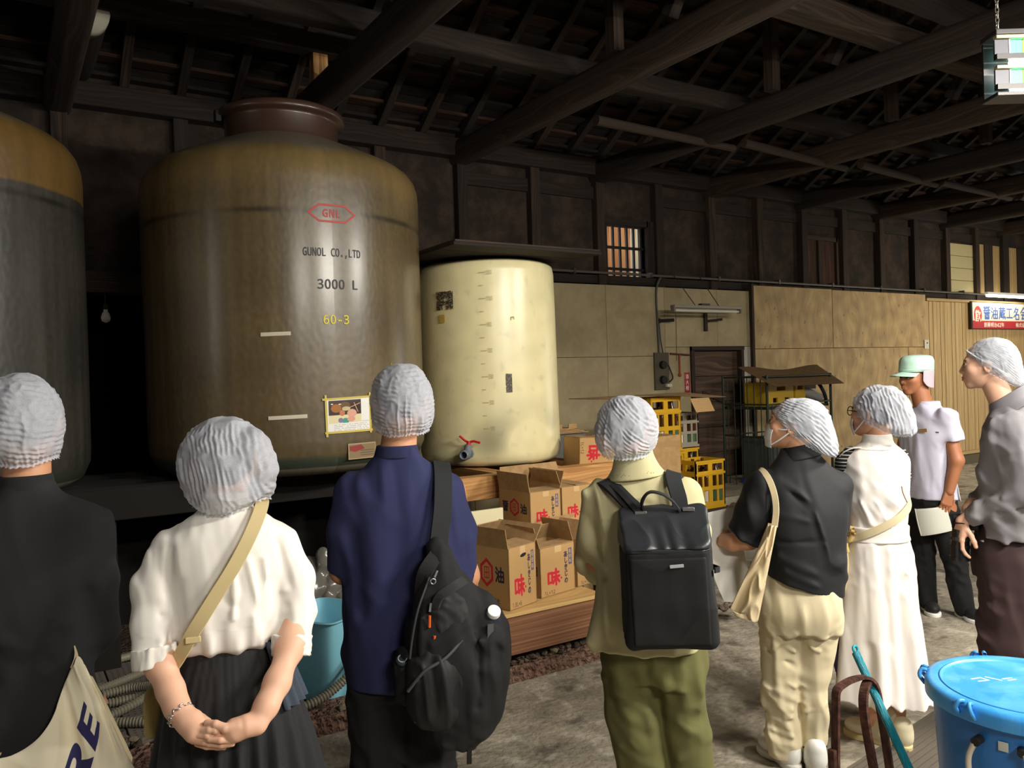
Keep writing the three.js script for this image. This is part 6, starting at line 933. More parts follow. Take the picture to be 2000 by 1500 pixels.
// --- C: navy T-shirt
{
  const o = person('man in a navy T-shirt and black trousers with a black backpack on one shoulder', [1.132, -2.478], 22);
  const h = { c: [0.003, 1.63, -0.02], yaw: 0.02, hairEnd: -0.075 };
  body(o, SKIN.warm, uni([cone([0.0, 1.56, -0.01], [-0.015, 1.44, 0.0], 0.056, 0.062), loft([[0.75, 0, 0, 0.14, 0.1], [1.1, 0, 0, 0.14, 0.1], [1.34, -0.01, 0, 0.13, 0.075], [1.42, -0.012, 0, 0.06, 0.05], [1.46, -0.014, 0, 0.04, 0.04]]), chain([[-0.165, 1.34, 0, 0.05], [-0.205, 1.07, -0.02, 0.044], [-0.12, 1.0, -0.23, 0.03]]), chain([[0.16, 1.32, 0, 0.05], [0.205, 1.02, -0.02, 0.044], [0.225, 0.93, -0.14, 0.034], [0.2, 0.92, -0.22, 0.03]]), chain([[-0.1, 0.8, 0, 0.09], [-0.12, 0.06, 0, 0.045]]), chain([[0.06, 0.8, 0, 0.09], [0.05, 0.06, 0, 0.045]])], 0.03), [-0.3, 0.02, -0.34], [0.3, 1.62, 0.16], h, [{ f: handField({ w: [0.195, 0.915, -0.23], d: [-0.4, 0, -1], n: [-1, 0, 0.2], t: -1, curl: [1, 1.1, 0.6] }), lo: [0.02, 0.8, -0.42], hi: [0.3, 1.04, -0.17] }]);
  dressHead(o, h);
  cap(o, h, { r: [0.106, 0.125, 0.118], at: [0.003, 0.0, 0.012], seed: 9, axis: [0.02, 1, 0.12], freq: 66, tilt: 0.1, sag: [0, -0.012, 0.012], lump: 0.04, folds: [[0.02, 0.022, 0.006, 0.4], [-0.2, 0.025, 0.005, 0.42], [0.16, 0.022, 0.005, 0.45], [0.5, 0.05, 0.004, 0.5], [-0.6, 0.05, 0.004, 0.5]], op: 0.62, nu: 260, nv: 150 });
  const navy = cloth(40, 44, 84);
  const f = uni([loft([[0.7, -0.012, 0.005, 0.196, 0.14], [0.82, -0.012, 0.005, 0.203, 0.142], [1.0, -0.012, 0, 0.2, 0.138], [1.18, -0.012, 0, 0.195, 0.13], [1.3, -0.012, 0, 0.187, 0.115], [1.37, -0.012, 0, 0.155, 0.098], [1.41, -0.012, 0, 0.115, 0.082], [1.445, -0.014, 0, 0.08, 0.068], [1.468, -0.016, 0, 0.066, 0.062]], 2.3), cutBelow(chain([[-0.155, 1.33, 0, 0.07], [-0.187, 1.2, 0, 0.067], [-0.2, 1.085, -0.02, 0.062]]), -0.2, 1.06, -0.02, -0.2, -1, -0.1), chain([[0.14, 1.315, 0, 0.07], [0.172, 1.16, 0, 0.067], [0.188, 1.03, -0.02, 0.06]])], 0.035);
  garment(o, 't_shirt', bump(f, sum(wr(5, 2.2, 0.006, 12), creases([[-0.1, 1.25, 0.11, -0.1, 0.8, 0.14, 0.03, 0.008], [-0.03, 1.2, 0.125, -0.02, 0.76, 0.145, 0.025, -0.008], [-0.17, 1.2, 0.09, -0.15, 0.95, 0.11, 0.02, -0.012], [-0.2, 1.2, 0.05, -0.18, 1.12, 0.07, 0.015, 0.008], [0.05, 1.25, 0.12, 0.0, 0.95, 0.14, 0.03, 0.007], [-0.16, 0.95, 0.11, -0.12, 0.74, 0.13, 0.03, 0.009]]))), [-0.31, 0.68, -0.2], [0.29, 1.49, 0.2], 0.007, navy);
  garment(o, 'collar', (x, y, z) => Math.abs(ring([[1.445, -0.016, 0, 0.074, 0.069], [1.478, -0.017, 0, 0.064, 0.062]])(x, y, z)) - 0.004, [-0.12, 1.42, -0.1], [0.1, 1.5, 0.1], 0.004, cloth(34, 38, 74));
  garment(o, 'trousers', bump(uni([loft([[0.66, -0.02, 0, 0.17, 0.12], [0.78, -0.015, 0, 0.17, 0.125], [0.98, -0.01, 0, 0.15, 0.11]]), chain([[-0.105, 0.75, 0, 0.105], [-0.12, 0.42, 0, 0.088], [-0.125, 0.05, 0, 0.08]]), chain([[0.06, 0.75, 0, 0.105], [0.05, 0.42, 0, 0.088], [0.05, 0.05, 0, 0.08]])], 0.025), wr(6, 5, 0.006, 3)), [-0.25, 0.0, -0.18], [0.22, 1.0, 0.18], 0.009, cloth(20, 20, 23));
  shoe(o, -0.125, -0.03, 0, black, white); shoe(o, 0.05, -0.03, 0, black, white);
}
// --- D: khaki overshirt
{
  const o = person('person in a khaki overshirt and olive trousers wearing a square black backpack', [1.905, -2.162], 40.6);
  const h = { c: [-0.045, 1.5, -0.015], yaw: -0.3, roll: -0.12, s: 0.97, hairEnd: -0.08 };
  body(o, SKIN.warm, uni([cone([-0.03, 1.44, -0.01], [-0.01, 1.33, 0.0], 0.05, 0.054), loft([[0.75, 0, 0, 0.13, 0.1], [1.1, 0, 0, 0.13, 0.1], [1.27, 0, 0, 0.14, 0.08], [1.35, 0, 0, 0.05, 0.05]]), chain([[-0.15, 1.25, 0, 0.045], [-0.17, 1.02, -0.06, 0.04], [-0.19, 0.95, -0.2, 0.028]]), chain([[0.15, 1.26, 0, 0.045], [0.18, 1.0, -0.06, 0.04], [0.12, 0.95, -0.24, 0.028]]), chain([[-0.06, 0.8, 0, 0.09], [-0.02, 0.06, 0, 0.045]]), chain([[0.1, 0.8, 0, 0.09], [0.14, 0.06, 0, 0.045]])], 0.03), [-0.28, 0.02, -0.3], [0.28, 1.5, 0.16], h, [{ f: handField({ w: [-0.195, 0.945, -0.21], d: [0.1, -0.1, -1], n: [1, 0, 0], t: -1, curl: [1.1, 1.1, 0.6] }), lo: [-0.3, 0.83, -0.4], hi: [-0.06, 1.04, -0.16] }]);
  dressHead(o, h);
  cap(o, h, { r: [0.112, 0.118, 0.122], at: [0.006, 0.006, 0.012], seed: 14, axis: [0.62, 0.78, 0], freq: 64, crimp: 0.0025, tilt: 0.08, sag: [0.0, -0.015, 0.012], rot: [0, 0, 0.1], folds: [[-0.35, 0.04, 0.006, 0.3], [-0.6, 0.05, -0.006, 0.35], [0.6, 0.07, 0.005, 0.5]], op: 0.62, nu: 260, nv: 150 });
  const khaki = cloth(196, 188, 146, 0.85);
  const f = uni([loft([[0.735, 0.004, 0.005, 0.188, 0.15], [0.9, 0.004, 0.003, 0.178, 0.14], [1.05, 0.003, 0, 0.173, 0.13], [1.18, 0.003, 0, 0.178, 0.12], [1.25, 0.003, 0, 0.168, 0.105], [1.3, 0, 0, 0.135, 0.09], [1.345, -0.005, 0, 0.09, 0.072], [1.375, -0.01, 0, 0.064, 0.06]], 2.35), chain([[-0.14, 1.25, 0, 0.066], [-0.165, 1.12, -0.02, 0.065], [-0.16, 1.02, -0.08, 0.06], [-0.19, 0.95, -0.19, 0.05]]), chain([[0.145, 1.265, 0, 0.066], [0.17, 1.13, -0.02, 0.065], [0.17, 1.0, -0.08, 0.06], [0.13, 0.95, -0.22, 0.05]]), cone([-0.12, 0.85, 0.05], [-0.185, 0.76, 0.06], 0.05, 0.02)], 0.04);
  garment(o, 'overshirt', bump(f, sum(wr(5, 3, 0.008, 21), creases([[-0.19, 1.2, 0.03, -0.13, 1.0, 0.08, 0.02, -0.012], [-0.2, 1.08, 0.0, -0.13, 1.04, 0.08, 0.014, 0.012], [-0.15, 1.1, 0.1, -0.13, 0.8, 0.13, 0.02, 0.012], [-0.21, 1.0, -0.06, -0.14, 0.98, 0.02, 0.014, -0.01], [0.17, 1.1, 0.08, 0.15, 0.8, 0.12, 0.02, 0.01]]), creases([[-0.15, 1.19, 0.09, 0.0, 1.195, 0.125, 0.0025, -0.003], [0.0, 1.195, 0.125, 0.16, 1.205, 0.09, 0.0025, -0.003]]))), [-0.29, 0.72, -0.28], [0.29, 1.4, 0.2], 0.007, khaki);
  const collar = (x, y, z) => Math.abs(ring([[1.335, -0.014, 0.004, 0.098, 0.09], [1.365, -0.018, 0.002, 0.08, 0.075], [1.405, -0.022, 0, 0.066, 0.064], [1.42, -0.022, 0, 0.064, 0.062]])(x, y - x * 0.12, z)) - 0.004;
  garment(o, 'collar', collar, [-0.14, 1.3, -0.12], [0.1, 1.46, 0.12], 0.0045, khaki);
  const ol = cloth(98, 96, 54, 0.88);
  garment(o, 'trousers', bump(uni([loft([[0.62, 0.02, 0, 0.15, 0.12], [0.75, 0.015, 0, 0.165, 0.13], [0.95, 0.01, 0, 0.15, 0.11]]), chain([[-0.06, 0.74, 0, 0.105], [-0.05, 0.5, 0, 0.1], [-0.015, 0.28, 0, 0.088], [0.0, 0.03, 0, 0.085]]), chain([[0.105, 0.74, 0, 0.1], [0.13, 0.45, 0, 0.085], [0.15, 0.25, 0, 0.078], [0.165, 0.03, 0, 0.08]])], 0.02), sum(wr(5, 4, 0.009, 6), creases([[-0.12, 0.7, 0.08, -0.02, 0.4, 0.09, 0.02, 0.012], [0.0, 0.66, 0.1, 0.04, 0.5, 0.05, 0.02, -0.012], [0.17, 0.66, 0.06, 0.1, 0.5, 0.09, 0.02, 0.01], [-0.1, 0.4, 0.08, 0.04, 0.32, 0.08, 0.015, 0.01], [0.2, 0.42, 0.03, 0.1, 0.36, 0.08, 0.015, 0.01]]))), [-0.21, 0.0, -0.18], [0.27, 0.97, 0.18], 0.0085, ol);
  shoe(o, 0, -0.03, 0, white, white); shoe(o, 0.165, -0.03, 0, white, white);
}
// --- E: black shirt, cream trousers, mask
{
  const o = person('masked person in a black shirt and cream trousers looking up to the left', [2.854, -2.244], 52.2);
  const h = { c: [-0.012, 1.452, 0.0], yaw: 1.42, pitch: 0.22, s: 0.94, full: true, hairEnd: -0.05 };
  const BY = 0.4;
  body(o, SKIN.rosy, uni([cone([0.0, 1.4, 0.0], [0.03, 1.29, 0.0], 0.056, 0.062), rotY(loft([[0.65, 0, 0, 0.13, 0.1], [1.0, 0, 0, 0.15, 0.12], [1.2, 0, 0, 0.16, 0.1], [1.32, 0, 0, 0.05, 0.05]]), BY, 0.02, 0), chain([[-0.14, 1.19, 0.05, 0.055], [-0.205, 0.975, 0.05, 0.05], [-0.265, 0.95, 0.035, 0.037], [-0.305, 0.952, 0.015, 0.03]]), chain([[0.16, 1.18, -0.06, 0.05], [0.14, 0.98, -0.12, 0.04], [-0.05, 0.95, -0.25, 0.03]]), chain([[-0.07, 0.7, 0, 0.08], [-0.08, 0.4, 0.0, 0.05], [-0.08, 0.08, 0.02, 0.04]]), chain([[0.05, 0.7, 0, 0.08], [0.042, 0.4, 0, 0.042], [0.035, 0.08, 0, 0.036]])], 0.03), [-0.34, 0.03, -0.32], [0.3, 1.46, 0.2], h, [{ f: handField({ w: [-0.3, 0.953, 0.02], d: [-0.6, 0.05, -0.75], n: [0.5, -0.5, -0.75], t: -1, curl: [[0.5, 0.9, 0.5], [0.45, 0.8, 0.5], [0.4, 0.75, 0.4], [0.3, 0.6, 0.4]], thumb: [0.7, 0.2, 0.2], s: 0.88 }), lo: [-0.46, 0.85, -0.2], hi: [-0.22, 1.06, 0.09] }]);
  dressHead(o, h);
  cap(o, h, { r: [0.094, 0.098, 0.122], at: [0, 0.034, 0.032], seed: 18, axis: [0.1, 1, 0.35], freq: 56, crimp: 0.0028, tilt: 0.42, sag: [0, -0.055, 0.045], rot: [-0.12, 0, 0], op: 0.7, folds: [[0.9, 0.05, 0.004, 0.5], [-1.2, 0.08, 0.006, 0.7]], nu: 240, nv: 140 });
  const M = headMatrix(h), mk = mat(236, 238, 240, 0.8);
  part('face_mask', sheet((u, v) => { const a = lerp(-1.05, 1.05, u), y = lerp(-0.012, -0.112, v), bulge = Math.sin(v * Math.PI), r = 0.072 + 0.012 * bulge - 0.012 * v; return [Math.sin(a) * r, y + 0.004 * Math.sin(v * 18), -0.028 - Math.cos(a) * (0.074 + 0.012 * bulge - 0.006 * v)]; }, 30, 20, 0.002).applyMatrix4(M), mk, o);
  for (const s of [-1, 1]) for (const y of [-0.02, -0.098]) part('ear_loop', ribbon([[s * 0.062, y, -0.062], [s * 0.074, lerp(y, -0.02, 0.4), -0.03], [s * 0.084, lerp(y, -0.005, 0.85), 0.012]], [s, 0, -0.2], 0.006, 0.002, 14).applyMatrix4(M), mk, o);
  const shirtM = pmat(20, 21, 26, 0.75);
  let f = rotY(loft([[0.66, 0, 0, 0.155, 0.14], [0.8, 0, 0, 0.162, 0.15], [0.95, 0.0, 0.0, 0.172, 0.155], [1.08, 0, 0, 0.182, 0.15], [1.17, 0, -0.005, 0.183, 0.132], [1.235, 0, -0.01, 0.16, 0.112], [1.285, 0, -0.01, 0.115, 0.09], [1.325, 0, -0.008, 0.08, 0.072], [1.345, 0, -0.008, 0.07, 0.068]], 2.3), BY, 0.018, 0);
  f = cutBelow(f, 0, 0.785, 0, -0.3, -1, 0.02);
  const sl = cutBelow(chain([[-0.13, 1.195, 0.06, 0.078], [-0.172, 1.09, 0.065, 0.08], [-0.21, 0.99, 0.04, 0.072], [-0.225, 0.95, 0.03, 0.07]]), -0.212, 0.985, 0.04, -0.55, -1, -0.1);
  const sr = chain([[0.155, 1.185, -0.06, 0.07], [0.15, 1.02, -0.1, 0.06]]);
  garment(o, 'shirt', bump(uni([f, sl, sr], 0.03), sum(wr(4, 3.2, 0.008, 31), creases([[-0.08, 1.235, 0.1, 0.06, 1.15, 0.16, 0.014, 0.014], [0.06, 1.15, 0.16, 0.13, 0.9, 0.14, 0.013, 0.014], [-0.06, 1.215, 0.11, 0.05, 1.12, 0.16, 0.01, -0.014], [0.05, 1.12, 0.16, 0.1, 0.9, 0.15, 0.01, -0.012], [-0.1, 1.1, 0.14, 0.1, 1.06, 0.17, 0.012, 0.008], [-0.1, 0.98, 0.15, 0.14, 0.99, 0.15, 0.01, -0.008], [-0.08, 0.92, 0.15, 0.1, 0.84, 0.16, 0.016, 0.01], [-0.05, 0.86, 0.15, 0.1, 0.79, 0.15, 0.012, 0.009], [-0.11, 1.17, 0.14, -0.12, 1.0, 0.13, 0.01, -0.016]]))), [-0.34, 0.66, -0.25], [0.26, 1.36, 0.24], 0.0068, shirtM);
  garment(o, 'collar', (x, y, z) => Math.abs(rotY(ring([[1.315, 0, -0.008, 0.082, 0.078], [1.345, 0, -0.008, 0.072, 0.07], [1.368, 0, -0.008, 0.066, 0.066]]), BY, 0.02, 0)(x, y - 0.2 * (x - 0.02), z)) - 0.004, [-0.1, 1.28, -0.12], [0.14, 1.42, 0.12], 0.0045, shirtM);
  const cream = cloth(214, 200, 166, 0.85);
  garment(o, 'trousers', bump(uni([loft([[0.58, 0.0, 0, 0.16, 0.13], [0.68, 0.0, 0.01, 0.168, 0.145], [0.8, 0.005, 0, 0.158, 0.13], [0.9, 0.01, 0, 0.15, 0.12]]), chain([[-0.078, 0.64, 0.0, 0.105], [-0.08, 0.42, 0.0, 0.082], [-0.085, 0.32, 0.01, 0.076], [-0.08, 0.1, 0.02, 0.072], [-0.08, 0.07, 0.02, 0.07]]), chain([[0.07, 0.64, 0, 0.1], [0.045, 0.4, 0, 0.07], [0.035, 0.3, 0, 0.062], [0.035, 0.12, 0.0, 0.056], [0.035, 0.09, 0, 0.055]])], 0.014), sum(wr(6, 6, 0.008, 41), creases([[-0.12, 0.58, 0.08, -0.01, 0.5, 0.09, 0.01, 0.014], [-0.13, 0.5, 0.06, -0.02, 0.44, 0.08, 0.01, -0.012], [-0.02, 0.6, 0.13, -0.11, 0.52, 0.1, 0.01, 0.012], [0.0, 0.58, 0.13, 0.1, 0.6, 0.1, 0.009, -0.012], [0.0, 0.55, 0.11, 0.07, 0.52, 0.09, 0.01, 0.012], [-0.15, 0.3, 0.03, -0.03, 0.26, 0.09, 0.011, 0.015], [-0.15, 0.23, 0.03, -0.04, 0.21, 0.09, 0.01, -0.012], [-0.14, 0.17, 0.04, -0.04, 0.15, 0.09, 0.01, 0.014], [0.09, 0.28, 0.03, 0.0, 0.25, 0.06, 0.009, 0.012], [-0.11, 0.62, 0.11, -0.1, 0.35, 0.08, 0.012, 0.009], [-0.005, 0.6, 0.12, -0.015, 0.3, 0.06, 0.008, -0.01]]))), [-0.22, 0.04, -0.2], [0.22, 0.92, 0.2], 0.007, cream);
  const sw = mat(232, 230, 224, 0.6), s1 = shoe(o, -0.09, 0.0, 0.7, sw, sw), s2 = shoe(o, 0.035, 0.0, 0.2, sw, sw);
  part('tongue', new THREE.SphereGeometry(0.03, 14, 10).scale(1, 0.7, 1.4).translate(0, 0.09, -0.03), mat(40, 74, 100, 0.6), s1); part('ankle_band', tubeRing(0.035, 0.093, 0, 0.052, 0.052, 0.007), mat(28, 34, 52, 0.8), o);
}
// --- F: white sleeveless dress
{
  const o = person('masked woman in a long white dress over a striped top with white sneakers', [3.314, -2.176], 56.7);
  const h = { c: [0.0, 1.485, 0.0], yaw: 1.0, pitch: 0.06, s: 0.95, full: true, hairEnd: -0.07 };
  const BY = 0.35;
  body(o, SKIN.rosy, uni([cone([0.012, 1.43, 0.005], [0.015, 1.33, 0.0], 0.047, 0.05), rotY(loft([[0.7, 0, 0, 0.12, 0.09], [1.0, 0, 0, 0.1, 0.08], [1.27, 0, 0, 0.12, 0.08], [1.35, 0, 0, 0.045, 0.045]]), BY), chain([[-0.11, 1.27, 0.03, 0.032], [-0.145, 1.05, -0.03, 0.033], [-0.13, 0.9, -0.12, 0.024]]), chain([[0.1, 1.26, -0.05, 0.032], [0.1, 1.06, -0.13, 0.032], [0.02, 0.98, -0.2, 0.024]]), chain([[-0.05, 0.7, 0, 0.07], [-0.04, 0.3, 0.0, 0.048], [-0.035, 0.08, 0.01, 0.035]]), chain([[0.06, 0.7, 0, 0.07], [0.06, 0.3, 0, 0.048], [0.058, 0.08, 0, 0.035]])], 0.03), [-0.22, 0.04, -0.26], [0.22, 1.46, 0.16], h, [{ f: handField({ w: [-0.13, 0.9, -0.12], d: [0.2, -0.6, -0.7], n: [1, 0, 0], t: -1, curl: [0.6, 0.8, 0.5], s: 0.88 }), lo: [-0.24, 0.74, -0.3], hi: [-0.04, 0.98, -0.06] }]);
  dressHead(o, h);
  cap(o, h, { r: [0.1, 0.1, 0.128], at: [0, 0.03, 0.034], seed: 23, axis: [0.5, 0.2, 0.85], freq: 50, crimp: 0.0026, tilt: 0.3, sag: [0, -0.035, 0.03], op: 0.62, lump: 0.1, folds: [[1.3, 0.06, 0.007, 0.3], [-1.0, 0.05, 0.007, 0.35], [0.4, 0.06, 0.005, 0.4], [-1.8, 0.04, 0.005, 0.5]], nu: 240, nv: 140 });
  const M = headMatrix(h), mk = mat(240, 240, 242, 0.8);
  part('face_mask', sheet((u, v) => { const a = lerp(-1.05, 1.05, u), y = lerp(-0.012, -0.108, v), b = Math.sin(v * Math.PI), r = 0.072 + 0.01 * b - 0.012 * v; return [Math.sin(a) * r, y + 0.003 * Math.sin(v * 18), -0.028 - Math.cos(a) * (0.074 + 0.012 * b - 0.006 * v)]; }, 30, 16, 0.002).applyMatrix4(M), mk, o);
  for (const s of [-1, 1]) for (const y of [-0.018, -0.095]) part('ear_loop', ribbon([[s * 0.062, y, -0.062], [s * 0.075, lerp(y, -0.02, 0.4), -0.03], [s * 0.084, lerp(y, -0.005, 0.85), 0.012]], [s, 0, -0.2], 0.005, 0.002, 14).applyMatrix4(M), mk, o);
  const gl = new THREE.Group(); gl.name = 'glasses'; o.add(gl);
  for (const s of [-1, 1]) part('lens_rim', new THREE.TorusGeometry(0.021, 0.0022, 8, 28).translate(s * 0.032, 0.002, -0.106).applyMatrix4(M), black, gl), part('temple', tube([[s * 0.053, 0.006, -0.104], [s * 0.075, 0.006, -0.05], [s * 0.083, 0.002, 0.015]], 0.002, 12, 6).applyMatrix4(M), black, gl);
  part('bridge', tube([[-0.011, 0.004, -0.107], [0, 0.008, -0.112], [0.011, 0.004, -0.107]], 0.002, 8, 6).applyMatrix4(M), black, gl);
  const white1 = cloth(240, 233, 226, 0.8);
  const top = rotY(loft([[0.17, 0, 0, 0.205, 0.17], [0.25, 0, 0, 0.2, 0.165], [0.45, 0, 0, 0.182, 0.15], [0.65, 0, 0, 0.165, 0.135], [0.8, 0, 0, 0.15, 0.122], [0.9, 0, 0, 0.133, 0.105], [0.945, 0, 0, 0.122, 0.096], [1.0, 0, 0, 0.125, 0.1], [1.1, 0, 0, 0.134, 0.106], [1.2, 0, 0, 0.142, 0.102], [1.27, 0, 0, 0.14, 0.092], [1.31, 0.002, 0, 0.118, 0.08], [1.345, 0.006, 0, 0.075, 0.062], [1.365, 0.008, 0, 0.058, 0.055]], 2.2), BY);
  const hemwave = (x, y, z) => { const a = Math.atan2(x, z); return sstep(0.9, 0.2, y) * (0.017 * Math.sin(a * 6 + 1 + 0.8 * noise(a * 2, y * 2, 1)) + 0.008 * Math.sin(a * 13 + 2)); };
  const cutHem = (f) => (x, y, z) => smax(f(x, y, z), (0.205 + 0.02 * Math.sin(Math.atan2(x, z) * 6 + 1)) - y, 0.004);
  garment(o, 'dress', bump(cutHem(top), sum(hemwave, wr(7, 4, 0.004, 51), creases([[-0.08, 1.12, 0.12, -0.02, 1.0, 0.11, 0.01, 0.012], [-0.1, 1.08, 0.1, -0.05, 0.98, 0.1, 0.01, -0.01], [0.0, 1.1, 0.12, 0.05, 1.0, 0.1, 0.01, 0.008], [-0.02, 0.9, 0.12, -0.04, 0.5, 0.15, 0.02, 0.012], [0.01, 0.9, 0.12, 0.02, 0.5, 0.15, 0.02, -0.012], [0.1, 1.2, 0.08, 0.1, 1.05, 0.09, 0.012, -0.01]]))), [-0.28, 0.15, -0.24], [0.28, 1.38, 0.24], 0.0072, white1);
  garment(o, 'belt', (x, y, z) => Math.abs(rotY(ring([[0.92, 0, 0, 0.13, 0.104], [0.94, 0, 0, 0.125, 0.1], [0.975, 0, 0, 0.126, 0.102]]), BY)(x, y, z)) - 0.006, [-0.18, 0.9, -0.16], [0.18, 1.0, 0.16], 0.005, white1);
  garment(o, 'collar', (x, y, z) => Math.abs(rotY(ring([[1.325, 0.004, 0, 0.095, 0.076], [1.35, 0.008, 0, 0.066, 0.06], [1.385, 0.01, 0, 0.056, 0.054]]), BY)(x, y, z)) - 0.004, [-0.13, 1.3, -0.12], [0.14, 1.4, 0.12], 0.0045, white1);
  part('shoulder_flap', ribbon([[-0.155, 1.255, 0.02], [-0.14, 1.3, 0.035], [-0.1, 1.328, 0.04], [-0.06, 1.335, 0.035]], [[-1, 0.3, 0], [-0.7, 0.8, 0], [-0.3, 1, 0], [0, 1, 0]], (t) => lerp(0.03, 0.1, t), 0.004, 20), white1, o);
  const stripe = dataTex(4, 64, (u, v) => (v * 64 % 16 < 3.5 ? [0.75, 0.74, 0.72] : [0.06, 0.06, 0.07]), true, [1, 16]);
  garment(o, 'striped_sleeve', cutBelow(chain([[-0.1, 1.295, 0.025, 0.04], [-0.122, 1.26, 0.028, 0.044], [-0.143, 1.16, 0.0, 0.045], [-0.148, 1.04, -0.03, 0.041]]), -0.148, 1.045, -0.03, 0, -1, -0.2), [-0.22, 0.98, -0.12], [-0.04, 1.34, 0.1], 0.006, new THREE.MeshStandardMaterial({ map: stripe, roughness: 0.9 }), 'black sleeve with thin white stripes');
  garment(o, 'striped_sleeve', chain([[0.095, 1.285, -0.04, 0.042], [0.1, 1.2, -0.08, 0.042], [0.1, 1.08, -0.13, 0.04]]), [0.04, 1.04, -0.16], [0.22, 1.34, 0.04], 0.008, new THREE.MeshStandardMaterial({ map: stripe, roughness: 0.9 }), 'black sleeve with thin white stripes');
  part('loop', tube([[0.1, 1.17, 0.1], [0.105, 1.14, 0.103], [0.12, 1.1, 0.1]], 0.003, 10, 6), mat(150, 110, 70, 0.5), o);
  const sm = mat(226, 214, 180, 0.7), sl = mat(214, 192, 140, 0.7), s1 = shoe(o, -0.03, 0.01, 1.25, sm, sl, 0.25, 0.035), s2 = shoe(o, 0.062, 0.0, 0.35, sm, sl, 0.25, 0.0);
  part('side_mark', extrude([[-0.02, -0.012], [-0.005, -0.016], [0.004, -0.006], [0.0, 0.012], [-0.006, 0.002], [-0.014, -0.004]], 0.002).rotateY(Math.PI / 2).translate(0.044, 0.06, 0.02), mat(28, 32, 60, 0.6), s1); part('laces', tube([[0.02, 0.1, -0.02], [0, 0.11, -0.01], [0.02, 0.12, 0.02]], 0.004, 10, 6), mat(24, 26, 34, 0.7), s1);
  part('sock', rod([0.058, 0.085, 0], [0.058, 0.11, 0], 0.04, 0.038, 20), black, o);
}
